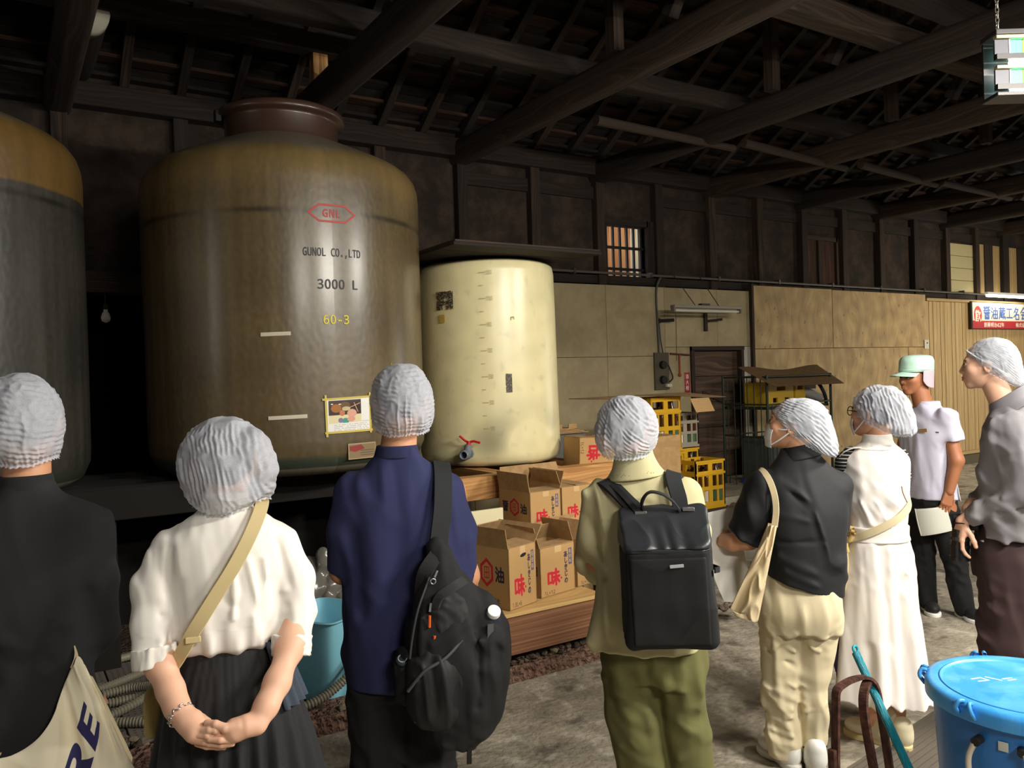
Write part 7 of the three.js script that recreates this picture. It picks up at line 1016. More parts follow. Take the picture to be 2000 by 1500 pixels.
// --- G: guide in white T-shirt, mint cap
{
  const o = person('guide in a pale mint cap and white T-shirt holding a white board', [5.292, -3.087], 59.6);
  const h = { c: [-0.062, 1.605, 0.0], yaw: 2.3, pitch: 0.0, s: 1.02, full: true, hairEnd: -0.05 };
  const BY = 2.3;
  body(o, SKIN.tan, uni([cone([-0.05, 1.55, 0.0], [-0.02, 1.42, 0.0], 0.058, 0.062), rotY(loft([[0.75, 0, 0, 0.14, 0.1], [1.1, 0, 0, 0.14, 0.1], [1.32, 0, 0, 0.135, 0.075], [1.41, 0, 0, 0.05, 0.045]]), BY), chain([[0.11, 1.32, 0.115, 0.042], [0.165, 1.06, 0.16, 0.044], [0.118, 0.86, 0.165, 0.031]]), chain([[-0.12, 1.32, -0.115, 0.042], [-0.16, 1.06, -0.14, 0.044], [-0.1, 0.86, -0.1, 0.03]]), chain([[0.07, 0.8, 0.06, 0.09], [0.19, 0.08, 0.03, 0.045]]), chain([[-0.07, 0.8, -0.05, 0.09], [-0.03, 0.08, -0.05, 0.045]])], 0.03), [-0.28, 0.03, -0.28], [0.3, 1.6, 0.26], h, [{ f: handField({ w: [0.117, 0.855, 0.165], d: [-0.22, -1, 0.05], n: [-0.5, 0.1, -0.8], t: 1, curl: [[0.4, 0.5, 0.3], [0.35, 0.4, 0.3], [0.2, 0.3, 0.2], [0.15, 0.2, 0.1]], thumb: [0.5, 0.1, 0.1], s: 1.0 }), lo: [-0.03, 0.62, 0.03], hi: [0.22, 0.92, 0.26] }]);
  dressHead(o, h);
  const M = headMatrix(h), mint = mat(190, 224, 208, 0.8), R = (g) => g.applyMatrix4(M);
  part('cap_crown', R(net((x, y, z) => { const q = loft([[0.035, 0, 0.005, 0.092, 0.112], [0.08, 0, 0.008, 0.094, 0.114], [0.12, 0, 0.01, 0.09, 0.108], [0.145, 0, 0.012, 0.07, 0.085], [0.152, 0, 0.012, 0.03, 0.04]], 2.1)(x, y, z); return q + 0.003 * noise(x * 20, y * 20, z * 20); }, [-0.12, 0.02, -0.13], [0.12, 0.17, 0.14], 0.005)), mint, o);
  part('cap_band', R(tubeRing(0, 0.052, 0.006, 0.094, 0.114, 0.0035)), mint, o);
  part('cap_visor', R(sheet((u, v) => { const a = lerp(-1.15, 1.15, u), r = lerp(0, 0.075, v) * Math.cos(a * 0.9); return [Math.sin(a) * (0.09 + r * 0.35), 0.04 - v * 0.022 - 0.012 * Math.abs(Math.sin(a)), -Math.cos(a) * 0.104 - r]; }, 24, 8, 0.004)), mint, o);
  part('cap_side_mesh', R(sheet((u, v) => { const a = lerp(-1.8, 1.8, u) + Math.PI, r = 0.098 - 0.006 * v; return [Math.sin(a) * r, lerp(0.045, -0.07 + 0.05 * Math.pow(Math.abs(u - 0.5) * 2, 8), v), -Math.cos(a) * (r + 0.018) + 0.005]; }, 40, 10, 0.002)), pmat(200, 182, 192, 0.9), o);
  const tee = cloth(206, 204, 224, 0.88);
  const f = uni([rotY(loft([[0.79, 0, 0, 0.19, 0.13], [0.95, 0, 0, 0.187, 0.13], [1.12, 0, 0, 0.192, 0.13], [1.25, 0, 0, 0.198, 0.12], [1.33, 0, 0, 0.17, 0.1], [1.385, 0, 0, 0.12, 0.085], [1.42, 0, 0.004, 0.082, 0.072], [1.44, 0, 0.006, 0.074, 0.068]], 2.3), BY), cutBelow(chain([[0.115, 1.335, 0.12, 0.07], [0.148, 1.2, 0.128, 0.067], [0.15, 1.15, 0.128, 0.066]]), 0.15, 1.185, 0.13, 0.15, -1, 0.1), cutBelow(chain([[-0.125, 1.33, -0.12, 0.07], [-0.155, 1.2, -0.13, 0.067], [-0.158, 1.15, -0.13, 0.066]]), -0.155, 1.185, -0.13, -0.15, -1, -0.1)], 0.03);
  garment(o, 't_shirt', bump(f, sum(wr(5, 3, 0.006, 61), creases([[0.1, 1.22, 0.1, 0.03, 0.95, 0.12, 0.02, 0.009], [-0.05, 1.2, 0.12, -0.1, 0.9, 0.1, 0.025, 0.007], [0.08, 1.2, 0.12, 0.1, 1.0, 0.13, 0.014, -0.01]]))), [-0.3, 0.77, -0.28], [0.28, 1.46, 0.28], 0.0078, tee);
  garment(o, 'collar', (x, y, z) => Math.abs(rotY(ring([[1.418, 0, 0.004, 0.082, 0.074], [1.44, 0, 0.006, 0.074, 0.07]]), BY)(x, y, z)) - 0.004, [-0.12, 1.39, -0.12], [0.12, 1.46, 0.12], 0.0045, tee);
  const tag1 = part('name_badge', bx(-0.035, -0.012, 0, 0.035, 0.012, 0.004, { r: 0.002 }), mat(186, 152, 96, 0.5), o); tag1.position.set(-0.025, 1.255, 0.152); tag1.rotation.set(0, -0.75, 0.12);
  const tag2 = part('chest_print', new THREE.BoxGeometry(0.05, 0.009, 0.002), mat(120, 116, 136, 0.8), o); tag2.position.set(0.045, 1.245, 0.168); tag2.rotation.y = -0.5;
  garment(o, 'trousers', bump(uni([rotY(loft([[0.68, 0.0, 0, 0.15, 0.12], [0.78, 0.0, 0, 0.165, 0.125], [0.95, 0, 0, 0.16, 0.12]]), BY), chain([[0.07, 0.74, 0.05, 0.098], [0.14, 0.42, 0.05, 0.078], [0.195, 0.06, 0.03, 0.06]]), chain([[-0.065, 0.74, -0.03, 0.098], [-0.045, 0.42, -0.04, 0.075], [-0.025, 0.07, -0.05, 0.062]])], 0.02), wr(6, 6, 0.006, 63)), [-0.22, 0.0, -0.2], [0.3, 0.97, 0.22], 0.009, cloth(18, 18, 20));
  shoe(o, 0.205, 0.04, -2.6, black, white); shoe(o, -0.015, -0.04, -2.9, black, white);
}
// --- H: grey shirt in profile
{
  const o = person('young man in a grey shirt and dark maroon trousers in profile at right edge', [3.951, -1.949], 63.1);
  const h = { c: [-0.052, 1.682, 0.0], yaw: 1.5, pitch: 0.02, s: 0.96, full: true, hairEnd: -0.06 };
  const BY = 1.2, OX = 0.05;
  const lens = handField({ w: [-0.165, 0.955, 0.14], d: [-0.25, -1, 0.05], n: [0.7, -0.1, -0.6], t: 1, curl: [[0.35, 0.7, 0.4], [0.3, 0.65, 0.4], [0.3, 0.6, 0.35], [0.15, 0.5, 0.35]], spread: 0.7, thumb: [0.8, 0.2, 0.2], s: 0.95 });
  body(o, SKIN.pale, uni([cone([-0.03, 1.61, 0.0], [0.025, 1.47, 0.0], 0.052, 0.058), rotY(loft([[0.8, 0, 0, 0.14, 0.1], [1.1, 0, 0, 0.14, 0.1], [1.37, 0, 0, 0.135, 0.075], [1.47, -0.01, 0, 0.045, 0.045]]), BY, OX, 0), chain([[0.035, 1.39, 0.14, 0.042], [0.075, 1.1, 0.19, 0.044], [-0.11, 1.0, 0.14, 0.032], [-0.165, 0.96, 0.14, 0.028]]), chain([[0.07, 1.39, -0.14, 0.042], [0.07, 1.12, -0.18, 0.044], [-0.12, 1.02, 0.0, 0.032], [-0.14, 1.0, 0.04, 0.03]]), chain([[0.03, 0.8, 0.08, 0.1], [-0.01, 0.08, 0.08, 0.05]]), chain([[0.05, 0.8, -0.08, 0.1], [0.05, 0.08, -0.08, 0.05]])], 0.03), [-0.26, 0.03, -0.28], [0.26, 1.68, 0.3], h, [{ f: lens, lo: [-0.32, 0.74, 0.0], hi: [-0.08, 1.0, 0.24] }, { f: handField({ w: [-0.12, 1.02, 0.0], d: [-0.6, -0.15, 0.7], n: [0.3, -0.8, 0.4], t: 1, curl: [0.9, 1.0, 0.6], s: 0.95 }), lo: [-0.28, 0.88, -0.08], hi: [-0.06, 1.1, 0.2] }]);
  dressHead(o, h);
  cap(o, h, { r: [0.092, 0.1, 0.114], at: [0, 0.034, 0.03], seed: 29, axis: [0.1, 1, 0.3], freq: 90, crimp: 0.0012, tilt: 0.5, sag: [0, -0.045, 0.012], rot: [-0.02, 0, 0], op: 0.6, lump: 0.02, folds: [[1.5, 0.03, 0.003, 0.4], [-1.3, 0.03, 0.003, 0.4], [-2.0, 0.03, 0.003, 0.4]], nu: 220, nv: 130 });
  const M = headMatrix(h); part('cap_band', tube([...Array(20)].map((_, i) => { const a = i / 20 * 6.2832; return [Math.sin(a) * 0.081, 0.012 - Math.cos(a) * 0.062, 0.006 + Math.cos(a) * 0.092]; }), 0.0042, 60, 8, true).applyMatrix4(M), mat(238, 238, 240, 0.8), o);
  const grey = cloth(126, 123, 128, 0.85);
  const f = uni([rotY(loft([[0.885, 0, 0.01, 0.2, 0.135], [1.0, 0, 0.008, 0.198, 0.135], [1.15, 0, 0.004, 0.195, 0.13], [1.3, 0, 0, 0.195, 0.12], [1.4, 0, 0, 0.17, 0.105], [1.45, -0.003, 0, 0.125, 0.09], [1.49, -0.006, 0, 0.085, 0.075], [1.52, -0.008, 0, 0.07, 0.068]], 2.3), BY, OX, 0), chain([[0.03, 1.4, 0.14, 0.075], [0.07, 1.25, 0.18, 0.074], [0.075, 1.11, 0.19, 0.07], [-0.02, 1.04, 0.17, 0.058], [-0.125, 0.995, 0.14, 0.044]]), chain([[0.07, 1.4, -0.14, 0.072], [0.07, 1.12, -0.18, 0.065], [-0.1, 1.03, -0.02, 0.045]])], 0.03);
  garment(o, 'shirt', bump(f, sum(wr(5, 4, 0.009, 71), creases([[-0.02, 1.45, 0.06, -0.06, 1.1, 0.06, 0.012, 0.01], [0.0, 1.35, 0.12, -0.04, 1.1, 0.1, 0.016, -0.012], [0.13, 1.15, 0.2, 0.0, 1.09, 0.24, 0.012, 0.014], [0.12, 1.07, 0.22, -0.02, 1.02, 0.22, 0.01, -0.014], [-0.06, 1.06, 0.19, -0.1, 0.99, 0.17, 0.01, 0.01], [0.02, 1.02, 0.14, -0.05, 0.92, 0.13, 0.016, -0.012], [0.05, 1.0, 0.15, 0.03, 0.9, 0.15, 0.018, 0.01], [0.12, 1.3, 0.2, 0.1, 1.15, 0.24, 0.014, 0.009]]))), [-0.2, 0.87, -0.28], [0.26, 1.54, 0.3], 0.0072, grey);
  garment(o, 'collar', (x, y, z) => Math.abs(ring([[1.46, 0.045, 0, 0.098, 0.1], [1.5, 0.034, 0, 0.076, 0.078], [1.545, 0.028, 0, 0.07, 0.071]])(x, y - 0.65 * (x - 0.035), z)) - 0.005, [-0.1, 1.38, -0.14], [0.16, 1.64, 0.14], 0.005, grey);
  for (let i = 0; i < 3; i++) part('button', new THREE.SphereGeometry(0.006, 10, 8).translate(-0.068 - i * 0.004, 1.38 - i * 0.11, 0.055), black, o);
  garment(o, 'trousers', bump(uni([loft([[0.7, 0.03, 0, 0.16, 0.16], [0.8, 0.03, 0, 0.16, 0.165], [0.95, 0.03, 0, 0.14, 0.15]]), chain([[0.02, 0.78, 0.07, 0.13], [0.0, 0.4, 0.08, 0.115], [-0.01, 0.04, 0.08, 0.11]]), chain([[0.06, 0.78, -0.07, 0.13], [0.06, 0.4, -0.08, 0.115], [0.05, 0.04, -0.08, 0.11]])], 0.02), wr(5, 4, 0.01, 77)), [-0.18, 0.0, -0.26], [0.24, 0.97, 0.26], 0.0095, cloth(58, 40, 42));
  shoe(o, -0.03, 0.08, 1.4, black, black); shoe(o, 0.03, -0.08, 1.4, black, black);
  const b = part('bracelet', tubeRing(-0.168, 0.95, 0.14, 0.027, 0.027, 0.003, 0.2), black, o);
}
// ---------- things people carry ----------
const frame = (name, label, cat, base, heading) => thing(name, label, cat, [base[0], 0, base[1]], -heading * Math.PI / 180);
const blackCloth = cloth(15, 15, 17, 0.85), darkWeb = cloth(30, 32, 36, 0.8), steel = mat(190, 190, 194, 0.25, { metalness: 0.85 });
// square backpack of the khaki overshirt
{
  const o = frame('backpack', 'square black backpack with a glossy grey top flap on the khaki overshirt', 'backpack', [1.905, -2.162], 40.6);
  const C = [0.075, 1.035, 0.205], T = (f) => { const c = Math.cos(0.035), s = Math.sin(0.035); return (x, y, z) => { const X = x - C[0], Y = y - C[1]; return f((X * c + Y * s) / 1.05, (-X * s + Y * c) / 1.05, z - C[2]); }; };
  const box = (x, y, z) => { const w = 0.138 - 0.006 * y / 0.2 - 0.008 * (z / 0.08), a = Math.max(0, Math.abs(x) - w + 0.025), b = Math.max(0, Math.abs(y) - 0.215 + 0.025), d = Math.max(0, Math.abs(z) - 0.08 - 0.012 * (1 - y * y * 20) + 0.025); return Math.hypot(a, b, d) - 0.025; };
  const slant = (x, y, z) => (y - 0.205 + (z + 0.08) * 0.62) * 0.85;
  const full = (x, y, z) => smax(box(x, y, z), slant(x, y, z), 0.012);
  const wrk = (x, y, z) => 0.004 * ridge(x * 7, y * 5, z * 8 + 2) + 0.004 * noise(x * 14, y * 10, z * 10);
  const dents = (x, y, z) => { let s = 0; for (const [a, w] of [[-0.04, 0.016], [0.0, 0.012], [0.045, 0.018]]) s -= 0.006 * Math.exp(-Math.pow((x - a - (z) * 0.15) / w, 2)) * sstep(-0.02, 0.07, z); return s; };
  const lo = [-0.12, 0.78, 0.08], hi = [0.27, 1.3, 0.34];
  garment(o, 'main_body', T((x, y, z) => smax(full(x, y, z) - wrk(x, y, z), y - 0.085, 0.006)), lo, hi, 0.005, blackCloth);
  garment(o, 'top_flap', T((x, y, z) => smax(full(x, y, z) - wrk(x, y, z) - 0.003 - dents(x, y, z), 0.092 - y, 0.006)), lo, hi, 0.0045, pmat(44, 46, 50, 0.42, { clearcoat: 0.2, clearcoatRoughness: 0.4 }));
  garment(o, 'zip_band', T((x, y, z) => Math.max(full(x, y, z) - 0.0015, Math.abs(y - 0.088 + 0.004 * Math.sin(x * 14)) - 0.007)), lo, hi, 0.0045, pmat(28, 29, 32, 0.5));
  garment(o, 'front_panel', T((x, y, z) => smax(smax(full(x, y, z) - wrk(x, y, z) - 0.005, Math.abs(x) - 0.115, 0.006), smax(y - 0.07, -0.2 - y, 0.006), 0.006)), lo, hi, 0.005, cloth(14, 14, 16, 0.8));
  const lg = part('logo_patch', bx(-0.022, -0.005, 0, 0.022, 0.006, 0.003, { r: 0.002 }), mat(168, 172, 176, 0.35), o); lg.position.set(0.1, 1.085, 0.309); lg.rotation.set(0, 0.05, 0.08);
  const strap = (pts, fl, w) => part('shoulder_strap', ribbon(pts, fl, w, 0.012, 50), darkWeb, o);
  strap([[-0.125, 1.2, -0.1], [-0.14, 1.29, -0.03], [-0.125, 1.318, 0.03], [-0.09, 1.3, 0.085], [-0.04, 1.255, 0.125], [0.01, 1.215, 0.14]], [[-0.2, 0.3, -1], [-0.3, 1, -0.3], [-0.2, 1, 0.3], [0, 0.8, 0.7], [0, 0.5, 1], [0, 0.3, 1]], (t) => lerp(0.062, 0.05, t));
  strap([[0.15, 1.2, -0.1], [0.14, 1.3, -0.03], [0.115, 1.345, 0.03], [0.112, 1.325, 0.09], [0.125, 1.27, 0.125], [0.13, 1.215, 0.135]], [[0.2, 0.3, -1], [0.3, 1, -0.3], [0.2, 1, 0.3], [0.1, 0.8, 0.7], [0, 0.4, 1], [0, 0.3, 1]], (t) => lerp(0.06, 0.052, t));
  part('strap_webbing', ribbon([[-0.1, 1.31, 0.07], [-0.06, 1.28, 0.12], [-0.01, 1.225, 0.155]], [[0, 0.8, 0.7], [0, 0.6, 1], [0, 0.4, 1]], 0.02, 0.014, 16), blackCloth, o);
  part('carry_handle', ribbon([[0.005, 1.225, 0.14], [0.0, 1.265, 0.16], [0.025, 1.3, 0.175], [0.065, 1.295, 0.18], [0.1, 1.27, 0.175], [0.125, 1.235, 0.16]], [[-1, 0, 0.4], [-1, 0.2, 0.4], [-0.4, 1, 0.2], [0.2, 1, 0.2], [0.6, 0.8, 0.2], [0.8, 0.6, 0.2]], 0.02, 0.005, 40), darkWeb, o);
  for (const [x, y] of [[-0.005, 1.228], [0.152, 1.24]]) part('buckle', bx(x - 0.02, y - 0.006, 0.15, x + 0.02, y + 0.006, 0.165, { r: 0.002 }), steel, o);
  part('side_pocket', net((x, y, z) => smax(ell([0.2, 0.92, 0.2], [0.03, 0.11, 0.07])(x, y, z), y - 0.99, 0.01), [0.15, 0.8, 0.1], [0.26, 1.02, 0.3], 0.006), cloth(28, 28, 30, 0.8), o);
  part('side_strap', ribbon([[0.222, 1.06, 0.26], [0.24, 1.055, 0.22], [0.225, 1.05, 0.16]], [[1, 0, 0.3], [1, 0, 0], [1, 0, -0.2]], 0.018, 0.005, 14), blackCloth, o);
}
// slouching backpack of the navy T-shirt
{
  const base = [1.132, -2.478], o = frame('backpack', 'large slouching black backpack hanging from the navy T-shirt by one strap', 'backpack', base, 22);
  const main = loft([[0.545, 0.14, 0.2, 0.06, 0.05], [0.58, 0.142, 0.2, 0.1, 0.075], [0.66, 0.143, 0.205, 0.138, 0.095], [0.78, 0.14, 0.21, 0.152, 0.105], [0.9, 0.13, 0.205, 0.142, 0.1], [0.99, 0.122, 0.195, 0.112, 0.085], [1.07, 0.112, 0.185, 0.075, 0.065], [1.14, 0.1, 0.175, 0.045, 0.045], [1.19, 0.095, 0.17, 0.03, 0.03]], 2.3, 0.03);
  const lobe = ell([0.235, 0.82, 0.2], [0.075, 0.2, 0.08]), w = sum(wr(6, 4, 0.009, 81), creases([[0.03, 1.02, 0.27, 0.02, 0.8, 0.3, 0.012, 0.014], [0.2, 1.0, 0.27, 0.19, 0.7, 0.3, 0.014, -0.018], [0.06, 0.9, 0.3, 0.17, 0.95, 0.29, 0.012, 0.01], [0.24, 0.9, 0.27, 0.2, 0.66, 0.29, 0.012, 0.012]]));
  const lo = [-0.08, 0.5, 0.06], hi = [0.35, 1.24, 0.36];
  garment(o, 'main_body', bump(uni([main, lobe], 0.03), w), lo, hi, 0.006, blackCloth);
  garment(o, 'upper_panel', bump(uni([ell([0.115, 0.95, 0.262], [0.065, 0.1, 0.035])], 0.02), wr(10, 8, 0.003, 2)), [0, 0.8, 0.18], [0.25, 1.1, 0.33], 0.005, cloth(32, 32, 34, 0.8));
  garment(o, 'front_pocket', bump(uni([ell([0.07, 0.8, 0.275], [0.09, 0.085, 0.055]), ell([0.075, 0.72, 0.26], [0.1, 0.1, 0.055])], 0.03), wr(9, 7, 0.006, 7)), [-0.06, 0.58, 0.18], [0.22, 0.92, 0.37], 0.0055, cloth(20, 20, 22, 0.7));
  garment(o, 'side_pocket', bump(ell([-0.02, 0.78, 0.2], [0.04, 0.09, 0.06]), wr(9, 7, 0.005, 9)), [-0.08, 0.66, 0.12], [0.04, 0.9, 0.28], 0.006, blackCloth);
  part('zip', tube([[0.06, 1.09, 0.245], [0.02, 1.0, 0.275], [0.0, 0.92, 0.285], [-0.01, 0.86, 0.29]], 0.004, 30, 6), cloth(50, 50, 52, 0.5), o);
  part('zip', tube([[-0.02, 0.77, 0.31], [0.03, 0.83, 0.325], [0.09, 0.86, 0.322], [0.15, 0.905, 0.3]], 0.0055, 30, 6), cloth(66, 66, 68, 0.6), o);
  part('shoulder_strap', ribbon([[0.12, 1.25, -0.12], [0.13, 1.36, -0.06], [0.13, 1.412, 0.0], [0.128, 1.375, 0.075], [0.118, 1.28, 0.135], [0.1, 1.18, 0.17], [0.095, 1.12, 0.19]], [[0, 0.3, -1], [0.2, 1, -0.3], [0.2, 1, 0.2], [0.1, 0.5, 1], [0, 0.2, 1], [0, 0.2, 1], [0, 0.2, 1]], (t) => lerp(0.064, 0.06, t), 0.014, 50), darkWeb, o);
  part('hanging_strap', ribbon([[0.1, 1.16, 0.2], [0.05, 1.1, 0.22], [0.03, 1.02, 0.2], [0.01, 0.9, 0.19]], [[-0.5, 0, 1], [-0.7, 0, 1], [-1, 0, 0.5], [-1, 0, 0.3]], 0.05, 0.01, 30), cloth(36, 36, 38, 0.8), o);
  part('carry_handle', ribbon([[0.07, 1.0, 0.275], [0.085, 1.04, 0.295], [0.13, 1.07, 0.3], [0.165, 1.085, 0.285]], [[-0.4, 0.6, 1], [-0.3, 0.8, 1], [-0.2, 0.9, 0.8], [0, 1, 0.6]], 0.03, 0.006, 30), cloth(58, 58, 60, 0.8), o);
  part('zip_pull', [rod([0.075, 1.09, 0.255], [0.085, 1.11, 0.25], 0.004), new THREE.TorusGeometry(0.008, 0.0025, 6, 14).translate(0.07, 1.08, 0.26)], steel, o, 'chrome zip pull');
  part('zip_pull', [rod([0.055, 0.995, 0.285], [0.06, 1.02, 0.28], 0.004)], steel, o, 'chrome zip pull'); part('cord_end', rod([0.052, 0.95, 0.292], [0.054, 0.985, 0.29], 0.0045), mat(206, 84, 26, 0.5), o, 'orange cord end'); part('cord_end', rod([0.066, 0.905, 0.297], [0.066, 0.925, 0.297], 0.0045), mat(206, 84, 26, 0.5), o, 'orange cord end');
  part('yellow_tab', rod([0.175, 0.79, 0.305], [0.2, 0.802, 0.298], 0.005), mat(196, 180, 84, 0.5), o, 'yellow zip tab'); part('mesh_strap', ribbon([[0.24, 0.94, 0.28], [0.235, 0.88, 0.288], [0.225, 0.84, 0.285]], [0.3, 0, 1], 0.022, 0.005, 16), cloth(62, 62, 64, 0.8), o);
  part('bottom_strap', ribbon([[0.165, 0.58, 0.26], [0.166, 0.545, 0.25], [0.165, 0.5, 0.245]], [0, 0, 1], 0.016, 0.004, 12), blackCloth, o);
  part('side_web', ribbon([[0.0, 0.82, 0.25], [0.005, 0.7, 0.28], [0.005, 0.66, 0.28]], [-0.4, 0, 1], 0.015, 0.004, 12), cloth(56, 56, 58, 0.8), o);
  const b = frame('bottle', 'plastic bottle with a round white cap in the side pocket of the slouching backpack', 'bottle', base, 22);
  part('bottle_body', lathe([[0, 0], [0.03, 0], [0.032, 0.02], [0.032, 0.13], [0.026, 0.16], [0.014, 0.185], [0, 0.186]], 24).applyMatrix4(new THREE.Matrix4().makeRotationFromEuler(new THREE.Euler(0.35, 0, -0.1))).translate(0.235, 0.79, 0.19), pmat(40, 44, 58, 0.2, { clearcoat: 0.6 }), b);
  part('bottle_cap', lathe([[0, 0], [0.021, 0], [0.022, 0.004], [0.021, 0.018], [0.019, 0.02], [0, 0.0205]], 24).applyMatrix4(new THREE.Matrix4().makeRotationFromEuler(new THREE.Euler(0.75, 0, -0.1))).translate(0.254, 0.962, 0.25), mat(240, 238, 238, 0.4), b);
  const b2 = frame('bottle', 'dark bottle with a grey cap in the left pocket of the slouching backpack', 'bottle', base, 22);
  part('bottle_cap', lathe([[0, 0], [0.02, 0], [0.02, 0.016], [0.012, 0.02], [0, 0.02]], 20).applyMatrix4(new THREE.Matrix4().makeRotationX(0.6)).translate(-0.03, 0.83, 0.23), mat(62, 70, 80, 0.35), b2); part('cap_ring', new THREE.TorusGeometry(0.013, 0.002, 6, 20).applyMatrix4(new THREE.Matrix4().makeRotationX(-0.97)).translate(-0.03, 0.847, 0.242), mat(176, 190, 200, 0.3), b2); part('bottle_body', rod([-0.03, 0.7, 0.18], [-0.03, 0.83, 0.23], 0.026), mat(30, 32, 38, 0.3), b2);
}
// cream tote of the black T-shirt
{
  const o = frame('tote_bag', 'cream canvas tote bag with dark blue letters held by the man in the black T-shirt', 'bag', [0.052, -2.514], 2);
  const letters = canvasTex(1024, 1024, (x) => { x.fillStyle = '#f6ecd0'; x.fillRect(0, 0, 1024, 1024); x.translate(560, 470); x.rotate(-0.34); x.fillStyle = '#2c2a5e'; x.font = 'bold 330px sans-serif'; x.strokeStyle = '#2c2a5e'; x.lineWidth = 5; x.scale(0.88, 1); x.fillText('URE', -330, 60); x.strokeText('URE', -330, 60); }); letters.flipY = false;
  const top = new THREE.CatmullRomCurve3([[-0.3, 0.805, 0.16], [-0.15, 0.8, 0.17], [-0.03, 0.81, 0.175], [0.03, 0.86, 0.16], [0.065, 0.93, 0.14], [0.09, 0.985, 0.12], [0.1, 1.0, 0.11], [0.118, 0.97, 0.1]].map((p) => V(...p)));
  const bot = new THREE.CatmullRomCurve3([[-0.36, 0.42, 0.2], [-0.2, 0.4, 0.21], [-0.05, 0.4, 0.21], [0.08, 0.42, 0.205], [0.15, 0.5, 0.2], [0.19, 0.58, 0.19], [0.215, 0.66, 0.17], [0.225, 0.69, 0.15]].map((p) => V(...p)));
  const surf = (side) => (u, v) => { const a = top.getPoint(u), b = bot.getPoint(u), p = a.lerp(b, v), f = 0.016 * Math.sin(u * 17 + v * 2.5 + 1) * (1 - v * 0.55) + 0.012 * ridge(u * 4, v * 2.4, side) + 0.03 * Math.sin(v * Math.PI * 0.8); return [p.x, p.y, p.z + (side ? -0.05 - f * 0.6 : f)]; };
  const cm = cloth(220, 206, 166, 0.85); cm.color.set(0xffffff); cm.map = letters; cm.sheenColor = rgb(220, 206, 166);
  const g = sheet(surf(0), 90, 60, 0.003); part('front_panel', g, cm, o); part('back_panel', sheet(surf(1), 50, 30, 0.003), cloth(214, 198, 158, 0.85), o);
  for (const z of [0.115, 0.08]) part('handle', ribbon([[0.09, 0.97, z], [0.1, 1.0, z - 0.02], [0.09, 1.04, z - 0.1], [0.085, 1.03, z - 0.24], [0.09, 0.99, z - 0.3]], [[1, 0.3, 0.3], [1, 0.3, 0], [1, 0.4, 0], [1, 0.4, 0], [1, 0, 0]], 0.026, 0.003, 30), cm.clone(), o);
  o.children.forEach((c) => { if (c.name === 'handle') { c.material = cloth(214, 198, 158, 0.85); } });
}
// tote and papers of the black shirt
{
  const base = [2.854, -2.244], o = frame('tote_bag', 'folded cream tote bag hanging from the shoulder of the black shirt', 'bag', base, 52.2), cm = cloth(222, 202, 164, 0.85);
  const L = new THREE.CatmullRomCurve3([[-0.115, 1.06, 0.17], [-0.16, 0.95, 0.18], [-0.22, 0.82, 0.17], [-0.275, 0.7, 0.16]].map((p) => V(...p))), R = new THREE.CatmullRomCurve3([[-0.08, 1.055, 0.175], [-0.105, 0.94, 0.185], [-0.135, 0.8, 0.185], [-0.165, 0.665, 0.18]].map((p) => V(...p)));
  for (const s of [0, 1]) part('panel', sheet((u, v) => { const p = L.getPoint(v).lerp(R.getPoint(v), u), f = 0.012 * Math.sin(u * 7 + v * 3) * Math.sin(v * 3) + 0.016 * ridge(u * 2.4, v * 3, 4) + 0.02 * Math.sin(u * Math.PI); return [p.x, p.y - 0.012 * Math.sin(u * 9) * v * v, p.z + (s ? -0.018 : f)]; }, 40, 60, 0.003), cm, o);
  part('handle', ribbon([[-0.16, 1.16, -0.02], [-0.168, 1.24, 0.03], [-0.145, 1.272, 0.075], [-0.115, 1.25, 0.125], [-0.09, 1.19, 0.155], [-0.082, 1.12, 0.17], [-0.09, 1.05, 0.18]], [[-1, 0.2, -0.2], [-1, 0.6, 0], [-0.8, 1, 0.3], [-0.4, 0.8, 0.8], [-0.2, 0.3, 1], [-0.3, 0, 1], [-0.3, 0, 1]], 0.026, 0.003, 50), cm, o);
  part('hem_corner', sheet((u, v) => [lerp(-0.265, -0.19, u) + 0.01 * v, 0.695 - 0.02 * v - 0.02 * u, 0.19 + 0.006 * Math.sin(u * 5)], 8, 4, 0.003), cm, o);
  const p = frame('paper_sheet', 'large white paper sheet held in the hand of the black shirt', 'paper', base, 52.2);
  part('sheet', sheet((u, v) => { const a = [lerp(-0.375, -0.235, u), lerp(1.07, 1.095, u), lerp(0.0, -0.09, u)], b = [lerp(-0.31, -0.16, u), lerp(0.69, 0.66, u), lerp(0.04, -0.05, u)]; return [lerp(a[0], b[0], v) - 0.03 * Math.sin(v * 3.1), lerp(a[1], b[1], v), lerp(a[2], b[2], v) + 0.02 * Math.sin(v * 3 + u)]; }, 12, 20, 0.0015), mat(236, 232, 226, 0.7), p);
  part('folded_corner', sheet((u, v) => [-0.3 + 0.05 * u + 0.01 * v, 1.075 + 0.02 * Math.sin(u * 3) + 0.018 * v, -0.05 + 0.02 * v], 6, 3, 0.0015), mat(214, 200, 184, 0.7), p);
}
